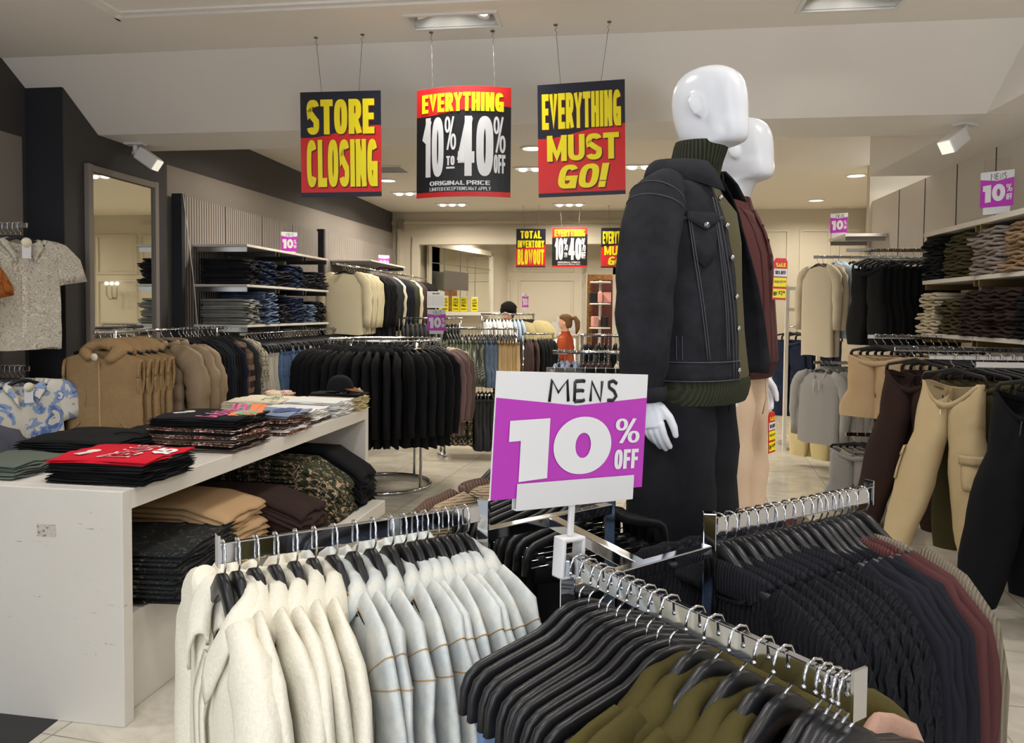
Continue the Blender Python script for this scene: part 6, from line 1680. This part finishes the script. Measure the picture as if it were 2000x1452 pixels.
row('hanging_shirt', 'black top', 'shirt', 'right of the dark grey ones behind the round rack', (-2.28, 9.81, 1.56), (-2.04, 9.85, 1.56), 4, FX, one('blackjersey', 2, hw=.23, L=.7), 'far_coat', 'black tops behind', far=True)
rail((-1.86, 10.45, 1.62), (-1.12, 10.55, 1.62), 'far chrome rack of white and pale blue shirts', posts=(.03, .97))
wt = one('whitetee', 1, hw=.22, L=.6, sleeve='short', sw=.075, sl=.2); lb = one('lightblue', 1, hw=.22, L=.62, sleeve='short', sw=.075); ycm = one('yellowcream', 1, hw=.24, L=.6, sleeve='short', sw=.08)
row('camp_shirt', 'white shirt', 'shirt', 'from the left of the far shirt rack', (-1.82, 10.46, 1.62), (-1.46, 10.5, 1.62), 8, FX, wt, 'far_coat', 'white shirts far', far=True)
row('camp_shirt', 'pale blue shirt', 'shirt', 'right of the white ones on the far shirt rack', (-1.45, 10.5, 1.62), (-1.3, 10.52, 1.62), 3, FX, lb, 'far_coat', 'pale blue shirts far', far=True)
row('camp_shirt', 'pale yellow shirt', 'shirt', 'at the right end of the far shirt rack', (-1.29, 10.52, 1.62), (-1.15, 10.54, 1.62), 3, Vector((-.3, -.95, 0)), ycm, 'far_coat', 'pale yellow shirts far', far=True)
rail((-1.22, 9.92, 1.37), (-.80, 9.98, 1.37), 'short chrome rack of dark tops near the cash desk', posts=(.05, .95))
row('hanging_shirt', 'brown and black top', 'shirt', 'from the left of the short rack near the cash desk', (-1.2, 9.92, 1.37), (-1.05, 9.94, 1.37), 3, FX, one('brownsweat', 2, hw=.22, L=.72), 'far_coat', 'brown tops far', far=True)
row('hanging_shirt', 'black top', 'shirt', 'at the right of the short rack near the cash desk', (-1.03, 9.94, 1.37), (-.82, 9.98, 1.37), 5, FX, one('blackjersey', 2, hw=.24, L=.8), 'far_coat', 'black tops far', far=True)
# right of centre: chunky knits, then a chrome bar with empty hangers
rail((-.38, 4.60, 1.42), (.25, 4.66, 1.42), 'chrome rack of chunky knits behind the big purple sign', posts=(.97,))
FK = Vector((-.96, .05, 0)).normalized()
chunk = lambda mt: one(mt, 2, hw=.19, L=.55, t=.026, sw=.05, sl=.45)
row('chunky_knit', 'grey chunky knit', 'sweater', 'from the left behind the purple sign', (-.36, 4.6, 1.42), (-.22, 4.61, 1.42), 4, FK, chunk('bluegreytee'), 'far_coat', 'grey chunky knits', rj=.05)
row('chunky_knit', 'black chunky knit', 'sweater', 'right of the grey ones behind the purple sign', (-.21, 4.61, 1.42), (-.03, 4.63, 1.42), 6, FK, chunk('brownpants'), 'far_coat', 'black chunky knits', rj=.05)
row('chunky_knit', 'cream chunky knit', 'sweater', 'nearest the denim jacket on the knit rack', (-.02, 4.63, 1.42), (.15, 4.65, 1.42), 4, FK, chunk('creamsweat'), 'far_coat', 'cream chunky knits', rj=.05)
rail((-.38, 4.18, 1.345), (.25, 4.23, 1.345), 'flat chrome bar above the purple sign', posts=(.05, .97), flat=True)
for k in range(7):
    p = (-.33 + .055 * k, 4.185 + .004 * k, 1.345); thing('hanger', p, arm_rot(FK) + random.uniform(-.1, .1), f'empty black clip hanger, {ORD[k]} from the left on the bar above the purple sign', 'hanger', 'empty clip hangers', (), ME['far_clip'])
rail((-.28, 6.0, 1.48), (.2, 6.03, 1.48), 'chrome rack of dark tops left of the denim jacket', posts=(.03, .97))
row('hanging_shirt', 'dark patterned top', 'shirt', 'on the rack just left of the denim jacket', (-.26, 6.0, 1.48), (.15, 6.03, 1.48), 9, FK, one('tweed', 1, hw=.2, L=.6) + one('blackjersey', 1, hw=.2, L=.6), 'far_coat', 'dark patterned tops', rj=.05)
# small stand signs
def stand_sign(loc, rz, label, zfloor):
    r = thing('percent_sign', loc, rz, label, 'sign', 'small MENS 10% OFF signs', ten_off(.17, .20))
    link('stem', MB().cyl((0, .004, -.19), (0, .004, zfloor - loc[2]), .006, 8).mesh('stem', MT['plastic2']), r)
    link('card_holder', MB().box((0, 0, -.21), (.13, .012, .03)).mesh('card_holder', MT['plastic2']), r)
stand_sign((RC.x + RR * cos(-.03), RC.y + RR * sin(-.03) - .02, 1.66), .35, 'purple 10% OFF sign standing on the round rack', RZ_ - .012)
stand_sign((-1.24, 10.40, 1.90), 1.15, 'purple 10% OFF sign seen almost edge on above the far shirt rack', 1.6)
r = thing('notice_board', (-2.06, 8.62, 1.87), .12, 'white board listing 10% OFF above the striped shorts', 'sign')
link('board', MB().box((0, 0, -.095), (.20, .008, .19)).mesh('board', MT['card']), r)
link('lettering', letters('10% OFF', -.04, .045, -.035, -.018, -.0046, off=.02).mesh('lettering', MT['inkblack']), r)
m = MB()
for k in range(9): m.box((-.08 + .02 * k, -.0045, -.11), (.004, .001, .12))
link('printed_columns', m.mesh('printed_columns', MT['greyprint']), r)
link('stem', MB().cyl((0, .006, -.18), (0, .006, -.41), .006, 8).mesh('stem', MT['chrome']), r)

# ------------------------------------------------------------------ right wall: bars, shelves, trousers
def wallbar(x, y, z, label, L=None): return rail((XR, y + .02, z), (x, y, z), label, name='wall_bar', flat=True)
FR = Vector((-.93, -.36, 0)).normalized()
wallbar(1.93, 8.0, 2.23, 'far upper chrome bar of sweatshirts on the right wall'); wallbar(1.93, 6.9, 2.21, 'upper chrome bar of black joggers on the right wall')
def hoodie(mat, **kw): return fv(mat, 2, lambda i: [('hood', hood_mb(.032, .06, 16, i).mesh('hood', F[mat]))], hw=.25, L=kw.get('L', .72), t=.035, sw=.065, sl=.6)
row('sweatshirt', 'oatmeal sweatshirt', 'sweatshirt', 'from the aisle on the far upper right bar', (1.95, 8.0, 2.23), (2.06, 8.0, 2.23), 2, FR, one('creamsweat', 2, hw=.25, L=.9, t=.035, sw=.06), 'far_coat', 'oatmeal sweatshirts', rj=.08)
row('hoodie', 'pale blue hoodie', 'hoodie', 'behind the oatmeal ones on the far upper right bar', (2.10, 8.0, 2.23), (2.20, 8.0, 2.23), 2, FR, hoodie('lightblue'), 'far_coat', 'pale blue hoodies', rj=.06)
row('hoodie', 'black hoodie', 'hoodie', 'behind the pale blue ones on the right wall', (2.25, 8.0, 2.23), (2.65, 8.0, 2.23), 5, FR, hoodie('blackjersey'), 'far_coat', 'black hoodies right', rj=.08)
row('hanging_joggers', 'black joggers', 'joggers', 'from the aisle on the upper right bar', (2.08, 6.9, 2.21), (2.72, 6.9, 2.21), 12, FR, fpants('blackjersey', 2, w=.20, L=.66, t=.03, z0=-.165, hem=.1), 'far_clip', 'black joggers right', rj=.06)
shelf(2.35, XR, 8.45, 9.08, 2.49, .03, 'long pale shelf over the hoodies at far right', 'right wall shelves', 'offwhite', True)
for lv, z, th in (('top', 2.285, .035), ('middle', 1.915, .03), ('bottom', 1.51, .03)):
    for i in range(2): shelf(2.36, XR, 4.62 + .89 * i, 5.50 + .89 * i, z, th, f'{lv} shelf board on the right wall, {"nearer" if i == 0 else "farther"} one', 'right wall shelves', 'offwhite', 'gold')
JMR = {}
def rfold(mt, seed):
    k = (mt, seed)
    if k not in JMR: JMR[k] = folded_jean(.36, .36, .052, seed + 4).mesh('folded_joggers', F[mt])
    return JMR[k]
F['greybeige'] = fabric('grey_beige_ribbed_fleece', (150, 138, 130), .1, 260, .4); F['tanfleece'] = fabric('tan_fleece', (160, 132, 104), .1, 260, .4)
for i, (y, n, mt, ds) in enumerate(((6.22, 6, 'blackpants', 'black joggers'), (5.80, 6, 'olivepants', 'olive joggers'), (5.38, 6, 'greybeige', 'grey beige joggers'), (4.94, 6, 'tanfleece', 'tan joggers'))):
    stack((2.53, y), 1.916, [mt] * n, .05, 0, 0, 'folded ' + ds, f'of the pile on the middle right shelf', ds + ' on the middle right shelf', -pi / 2, 'folded_joggers', 'folded joggers', maker=rfold, jit=.02)
for i, (y, n, mt, ds) in enumerate(((6.26, 6, 'creamsweat', 'cream joggers'), (5.9, 5, 'olivepants', 'dark olive trousers'), (5.5, 6, 'brownpants', 'dark brown joggers'), (5.14, 6, 'brownpants', 'chocolate joggers'), (4.76, 6, 'blackpants', 'black sweatpants'))):
    stack((2.53, y), 1.511, [mt] * n, .05, 0, 0, 'folded ' + ds, f'of the pile on the bottom right shelf', ds + ' on the bottom right shelf', -pi / 2, 'folded_joggers', 'folded joggers', maker=rfold, jit=.02)
wallbar(1.93, 7.9, 1.185, 'chrome bar of grey hoodies on the right wall')
row('hoodie', 'heather grey hoodie', 'hoodie', 'from the aisle on the lower right bar', (1.97, 7.9, 1.185), (2.3, 7.9, 1.185), 7, Vector((-.80, -.6, 0)), [p + [('drawcord', MB().tube([(.03, .05, -.18), (.035, .052, -.30)], .005, 5).join(MB().tube([(-.03, .05, -.18), (-.035, .052, -.28)], .005, 5)).mesh('drawcord', F['whitetee']))] for p in hoodie('heather', L=.72)], 'far_coat', 'heather grey hoodies', rj=.08)
row('hoodie', 'black hoodie', 'hoodie', 'behind the heather grey ones', (2.33, 7.9, 1.185), (2.6, 7.9, 1.185), 4, FR, hoodie('blackjersey'), 'far_coat', 'black hoodies behind grey', rj=.06)
wallbar(2.0, 8.5, 1.05, 'low chrome bar of butter yellow joggers behind the grey hoodies')
row('hanging_joggers', 'butter yellow joggers', 'joggers', 'hanging behind the grey hoodies', (2.0, 8.5, 1.05), (2.45, 8.5, 1.05), 6, Vector((-.8, -.6, 0)), fpants('yellowcream', 2, w=.21, L=.78, t=.04, z0=-.15, hem=.11), 'far_clip', 'butter yellow joggers', rj=.08)
wallbar(1.84, 5.98, 1.50, 'chrome bar of beige shorts on the right wall'); wallbar(1.84, 5.42, 1.435, 'chrome bar of brown trousers on the right wall')
wallbar(1.84, 4.85, 1.415, 'chrome bar of cargo trousers on the right wall'); wallbar(1.84, 4.25, 1.41, 'nearest chrome bar of black trousers on the right wall')
wallbar(1.80, 6.32, .72, 'low chrome bar of grey shorts on the right wall')
FQ = Vector((-.72, -.69, 0)).normalized()
row('hanging_shorts', 'beige fleece shorts', 'shorts', 'from the aisle on the right wall', (1.88, 5.98, 1.5), (2.5, 6.0, 1.5), 11, FQ, [p for p in fpants('beigeshorts', 2, w=.215, L=.46, t=.04, z0=-.16, crotch=.28, hem=.14, spread=.015, sag=.03)], 'far_clip', 'beige fleece shorts', rj=.05)
row('hanging_shorts', 'grey fleece shorts', 'shorts', 'on the low right bar', (1.84, 6.32, .72), (2.2, 6.33, .72), 6, FQ, fpants('heather', 1, w=.2, L=.5, t=.04, z0=-.15, crotch=.28, hem=.12) + fpants('creamsweat', 1, w=.2, L=.5, t=.04, z0=-.15, crotch=.28, hem=.12), 'far_clip', 'grey fleece shorts', rj=.06)
hang(('hanging_trousers', 'dark brown cuffed trousers at the aisle end of the brown row'), 'trousers', '', (1.97, 5.42, 1.435), Vector((-.80, -.60, 0)), fpants('brownpants', 1, w=.20, L=1.02, t=.045, z0=-.165, hem=.075, spread=.06, sag=.08, crotch=.32, knee=.12, swing=(.24, .04), round=.75, na=26)[0], None, 'far_clip', 'black clip hanger of the front dark brown trousers', 'dark brown trousers')
row('hanging_trousers', 'dark brown trousers', 'trousers', 'behind the front pair on the right wall', (2.05, 5.42, 1.435), (2.65, 5.43, 1.435), 10, FQ, fpants('brownpants', 2, w=.19, L=1.0, t=.03, z0=-.165), 'far_clip', 'dark brown trousers', rj=.05)
cg = fpants('cargo', 1, w=.19, L=1.07, t=.05, z0=-.165, hem=.058, spread=.08, sag=.09, crotch=.33, knee=.125, swing=(.26, .05), round=.8, na=28)[0]
CGL = pants_body(seed=2, w=.19, L=1.07, t=.05, z0=-.165, hem=.058, spread=.08, sag=.09, crotch=.33, knee=.125, swing=(.26, .05), round=.8, na=28).legs
for q, a0, a1 in ((1, 350, 410), (-1, 95, 185)):
    cg = cg + [('cargo_pocket', leg_patch(CGL, q, .40, .56, a0, a1, .006, .006).mesh('cargo_pocket', F['cargo'])), ('pocket_flap', leg_patch(CGL, q, .375, .425, a0 - 4, a1 + 4, .013, .006, 3).mesh('pocket_flap', F['cargo']))]
cg = cg + [('waist_cord', MB().tube([(.02, .075, -.32), (.03, .08, -.4)], .004, 5).mesh('waist_cord', F['creamtee']))]
hang(('hanging_trousers', 'stone cargo trousers facing outward on the right wall'), 'trousers', '', (1.98, 4.85, 1.415), Vector((-.84, -.54, 0)), cg, None, 'far_clip', 'black clip hanger of the stone cargo trousers', 'cargo trousers')
row('hanging_trousers', 'olive cargo trousers', 'trousers', 'behind the stone pair on the right wall', (2.07, 4.85, 1.415), (2.65, 4.86, 1.415), 9, FQ, fpants('olivepants', 2, w=.19, L=1.02, t=.03, z0=-.165), 'far_clip', 'olive cargo trousers', rj=.05)
bp = fpants('blackpants', 1, w=.21, L=1.10, t=.05, z0=-.165, hem=.09, spread=.06, sag=.09, crotch=.33, knee=.13, swing=(.2, .03), round=.8, na=26)[0] + [('drawcord', MB().tube([(.03, .085, -.30), (.05, .09, -.5), (.06, .085, -.62)], .004, 5).join(MB().tube([(-.02, .085, -.30), (-.02, .09, -.44)], .004, 5)).mesh('drawcord', F['greyblack']))]
hang(('hanging_trousers', 'black drawcord trousers at the aisle end of the nearest right bar'), 'trousers', '', (2.14, 4.25, 1.41), Vector((-.80, -.60, 0)), bp, None, 'far_clip', 'black clip hanger of the front black trousers', 'black trousers right')
row('hanging_trousers', 'black trousers', 'trousers', 'behind the front pair at the right edge', (2.22, 4.25, 1.41), (2.68, 4.26, 1.41), 7, FQ, fpants('blackpants', 2, w=.2, L=1.08, t=.034, z0=-.165), 'far_clip', 'black trousers right', rj=.05)
# white garment frame with dark jeans behind the mannequins
r = thing('garment_frame', (2.04, 9.58, 0), .1, 'white metal garment frame behind the maroon polo', 'clothes rack')
m = MB()
for x in (-.02, .36): m.box((x, 0, .985), (.04, .04, 1.97))
link('uprights', m.mesh('uprights', MT['white']), r)
m = MB(); m.box((.17, 0, 1.95), (.36, .04, .04)); m.box((.17, 0, 1.70), (.36, .04, .04)); m.box((.17, 0, .06), (.36, .04, .04)); link('crossbars', m.mesh('crossbars', MT['white']), r)
rail((2.06, 9.9, 1.5), (2.7, 9.92, 1.5), 'chrome rack of indigo jeans behind the white garment frame', posts=(.05, .95))
row('hanging_jeans', 'indigo jeans', 'jeans', 'on the rack behind the white garment frame', (2.1, 9.9, 1.5), (2.6, 9.92, 1.5), 6, Vector((-.6, -.8, 0)), fpants('jeansdark', 2, w=.19, L=.95, t=.03), 'far_clip', 'indigo jeans far right', far=True)

# ------------------------------------------------------------------ the room beyond: mirrored wall, ledge, cash desk
ax = Vector((-.262, -.965, 0)); ang_m = -.265
mw = thing('mirrored_wall', (-2.975, 14.55, 0), ang_m, 'large mirrored wall of square panes in the room beyond', 'mirror')
link('mirror_glass', MB().box((.02, 0, 2.22), (.012, 2.55, 1.15)).mesh('mirror_glass', MT['mirror']), mw)
m = MB(); m.box((.03, -1.32, 2.22), (.05, .1, 1.3)); m.box((.03, 1.32, 2.22), (.05, .1, 1.3)); m.box((.03, 0, 2.84), (.05, 2.74, .1)); link('frame', m.mesh('frame', MT['cream']), mw)
m = MB()
for y in (-.75, -.1, .55): m.box((.028, y, 2.22), (.006, .012, 1.15))
m.box((.028, 0, 2.5), (.006, 2.55, .012)); link('joints', m.mesh('joints', MT['steel']), mw)
r = link('wall_ledge', MB().box((.13, 0, 1.60), (.22, 2.7, .07)).mesh('wall_ledge', MT['white']), None, (-2.975, 14.55, 0), ang_m); tag(r, 'white ledge under the mirrored wall in the room beyond', 'ledge')
r = link('silver_panel', MB().box((.05, 0, 2.2), (.03, .95, .34)).mesh('silver_panel', MT['steel']), None, (-3.0, 13.98, 0), ang_m)
tag(r, 'crumpled silver foil panel on the mirrored wall', 'panel')
for k, y in enumerate((-1.28, -.98, -.55, -.22, .25)):
    g = thing('final_sale_sign', tuple(Vector((-2.975, 14.55, 1.92)) + Matrix.Rotation(ang_m, 3, 'Z') @ Vector((.16, y, 0))), .9, f'small yellow ALL SALES FINAL sign on the ledge, {ORD[k]} from the left', 'sign', 'yellow final sale signs')
    link('card', MB().box((0, 0, -.14), (.17, .006, .28)).mesh('card', MT['yellow']), g); link('white_strip', MB().box((0, -.001, -.012), (.17, .006, .024)).mesh('white_strip', MT['card']), g)
    for tx, z in (('ALL', -.08), ('SALES', -.135), ('FINAL', -.19), ('NO REFUNDS', -.25)): link('lettering', letters(tx, -.06, .06, z, z + .04 if tx != 'NO REFUNDS' else z + .02, -.004, off=.03).mesh('lettering', MT['inkblack']), g)
MT['glowdesk'] = emit('glowing_desk_front', (255, 246, 224), 1.1)  # bright desk front, drawn as an emitter
ds = thing('cash_desk', (-.98, 13.4, 0), 0, 'cream cash desk with a glowing front panel in the far opening', 'cash desk')
bev(link('counter', MB().box((0, 0, .62), (.62, .9, 1.24)).mesh('counter', MT['cream']), ds), .004); link('top', MB().box((0, 0, 1.255), (.68, .96, .03)).mesh('shirt', MT['offwhite']), ds)
link('lit_panel', MB().box((.06, -.453, .64), (.46, .006, 1.1)).mesh('lit_panel', MT['glowdesk']), ds)
for k, (x, y, w, h, c, nm, lb) in enumerate(((-1.2, 13.2, .09, .12, 'red', 'box', 'small red box on the cash desk'), (-1.05, 13.3, .12, .2, 'card', 'picture_card', 'white card standing on the cash desk'), (-.88, 13.25, .1, .16, 'peachc', 'gift_box', 'pink gift box on the cash desk'), (-.75, 13.4, .1, .22, 'card', 'display_stand', 'white display stand at the right of the cash desk'))):
    if c == 'peachc': MT['peachc'] = plain('pink_card', (222, 160, 150), .5)
    o = link(nm, MB().box((0, 0, h / 2), (w, .06, h)).mesh(nm, MT[c]), None, (x, y, 1.271), .2); tag(o, lb, nm.replace('_', ' '))
r = thing('ticket_holder', (-.98, 12.96, 1.271), 0, 'small white ticket on a thin post at the front of the cash desk', 'sign'); link('card', MB().box((0, 0, .22), (.06, .004, .15)).mesh('card', MT['card']), r); link('post', MB().cyl((0, 0, 0), (0, 0, .16), .005, 8).mesh('post', MT['plastic2']), r)
# handbag stand in the far doorway
r = thing('bag_stand', (-.35, 16.1, 0), .2, 'white rotating stand of pink bags in the far doorway', 'display stand')
link('pole', MB().cyl((0, 0, 0), (0, 0, 2.3), .03, 12).mesh('pole', MT['white']), r)
for z in (.8, 1.3, 1.8, 2.25): link('tier', MB().cyl((0, 0, z), (0, 0, z + .03), .22, 20).mesh('tier', MT['white']), r)
for k in range(8):
    a = k * pi / 4; z = (1.83, 1.33)[k % 2]; o = link('hand_bag', MB().box((0, 0, .12), (.17, .09, .22)).mesh('hand_bag', (MT['peachc'], MT['inkblack'], MT['peachc'])[k % 3]), None, (-.35 + .14 * cos(a), 16.1 + .14 * sin(a), z), a); bev(o, .02)
    tag(o, f'small {"black" if k % 3 == 1 else "pink"} bag on the {"upper" if k % 2 == 0 else "lower"} tier of the far stand, {ORD[k]} around the pole', 'bag', 'bags on the far stand')
# wall sconce seen in the mirror
r = thing('wall_sconce', (1.42, YF - .03, 1.98), 0, 'gold wall sconce with candle lamps, seen only in the mirror', 'wall lamp')
m = MB()
for s in (-1, 0, 1): m.tube([(0, -.02, -.15), (s * .06, -.08, -.18), (s * .10, -.11, -.1), (s * .10, -.11, .06)], .008, 6)
link('arms', m.mesh('arms', MT['gold']), r)
m = MB()
for s in (-1, 0, 1): m.sphere((s * .10, -.11, .10), .03, 10, 6)
link('bulbs', m.mesh('bulbs', MT['lamp']), r)

# ------------------------------------------------------------------ people
def person(loc, rz, label, coat, hairmat, pony):
    r = thing('person', loc, rz, label, 'person')
    m = MB()
    HS = [(1.30, .06, -.06, .05), (1.36, .052, -.055, .045), (1.395, .05, -.055, .06), (1.41, .055, -.065, .085), (1.43, .062, -.08, .092), (1.46, .068, -.09, .094), (1.485, .07, -.095, .096), (1.51, .071, -.097, .092), (1.54, .070, -.095, .09), (1.57, .064, -.085, .078), (1.595, .045, -.06, .052), (1.607, .015, -.02, .02)]
    m.loft([ring_xy(z, a, b, c, 24) for z, a, b, c in HS], True, True, True)
    m.sphere((0, .098, 1.475), (.012, .018, .022), 10, 6); m.sphere((0, .088, 1.436), (.024, .009, .006), 10, 5)
    for s in (-1, 1): m.sphere((s * .072, -.005, 1.475), (.010, .018, .03), 10, 6)
    # trunk, arms bent forward, legs
    m.loft([ring_xy(z, a, b, c, 24) for z, a, b, c in ((.78, .16, -.11, .10), (.95, .15, -.1, .1), (1.1, .145, -.09, .1), (1.24, .17, -.1, .09), (1.31, .08, -.06, .05))], True, True, True)
    for s in (-1, 1):
        m.tube([(s*.16, 0, 1.27), (s*.21, -.02, 1.1), (s*.2, .06, .98), (s*.15, .2, 1.0), (s*.12, .26, 1.02)], [.05, .045, .04, .033, .026], 14)
        for q in range(4): m.tube([(s*.12 + (q - 1.5) * .019, .26, 1.02), (s*.12 + (q - 1.5) * .02, .31, 1.015), (s*.118 + (q - 1.5) * .02, .335 - .004 * abs(q - 1.5), .99)], [.011, .009, .007], 8)
        m.tube([(s*.09, .25, 1.02), (s*.07, .28, 1.035), (s*.065, .30, 1.03)], [.012, .01, .008], 8)
        m.tube([(s*.085, 0, .85), (s*.09, .01, .45), (s*.09, -.02, .08), (s*.09, .06, .03)], [.085, .055, .04, .035], 14)
    voxel(link('body', m.mesh('body', MT['skin']), r), .007, 3)
    c = MB()
    c.loft([ring_xy(z, a, b, d, 30, .9) for z, a, b, d in ((.74, .2, -.15, .14), (.9, .19, -.14, .14), (1.08, .175, -.12, .125), (1.22, .195, -.125, .115), (1.28, .15, -.1, .09), (1.33, .08, -.075, .06), (1.36, .07, -.07, .055))])
    for s in (-1, 1): c.tube([(s*.13, 0, 1.27), (s*.19, -.01, 1.22), (s*.225, -.03, 1.1), (s*.225, .0, 1.0), (s*.2, .09, .985), (s*.15, .2, 1.01)], [.05, .068, .066, .062, .056, .046], 16, cap=False)
    link('coat', c.mesh('coat', F[coat]), r)
    t_ = leg_pants(.17, .1, .08, .07, .86, .78, .06, 0, 20, .09); link('trousers', t_.mesh('trousers', F['blackpants']), r)
    h = MB(); h.loft([ring_xy(z, a, b, d, 24) for z, a, b, d in ((1.41, .066, -.088, -.02), (1.45, .078, -.104, -.005), (1.5, .080, -.108, .03), (1.54, .079, -.107, .085), (1.575, .073, -.098, .092), (1.603, .052, -.07, .062), (1.617, .02, -.03, .03))], True, True, True)
    if pony: h.tube([(0, -.10, 1.55), (0, -.15, 1.56), (0, -.185, 1.50), (0, -.19, 1.40), (0, -.17, 1.32)], [.025, .035, .042, .035, .012], 12)
    else: h.sphere((0, -.03, 1.54), (.12, .13, .12), 20, 12); crumple(h, .02, 22, 3)
    link('hair', h.mesh('hair', F[hairmat]), r)
    e = MB()
    for s in (-1, 1): e.sphere((s * .028, .086, 1.497), (.011, .007, .006), 8, 5)
    link('eyes', e.mesh('eyes', MT['inkblack']), r)
    for s in (-1, 1): link('shoe', MB().loft([ring_xy(z, a, -.06, b, 16, .9, s * .09) for z, a, b in ((0, .045, .17), (.03, .048, .175), (.06, .04, .1), (.09, .04, .04))], True, True, True).mesh('shoe', MT['inkblack']), r)
    return r
person((-.76, 11.42, 0), radians(80), 'person in an orange jacket with a blond ponytail, reaching forward at the cash desk', 'orange', 'hair', True)
person((-1.70, 11.95, .0), radians(170), 'person with dark hair standing behind the far white shirts', 'blackjersey', 'blackhair', False).scale = (1.09, 1.09, 1.09)
r = thing('held_garment', (-1.03, 11.38, .74), .3, 'green garment held by the person in orange', 'garment', None, [], MB().join(top_body(hw=.11, L=.36, t=.05, zs=.34, slope=.3, sleeve=None, seed=4)).mesh('held_garment', fabric('green_cloth', (58, 140, 96), .2)))

o = link('distant_hangers', FARH.mesh('distant_hangers', [MT['chrome'], MT['plastic']])); tag(o, 'black hangers on the farther racks and along the left wall', 'hangers', None, 'stuff')
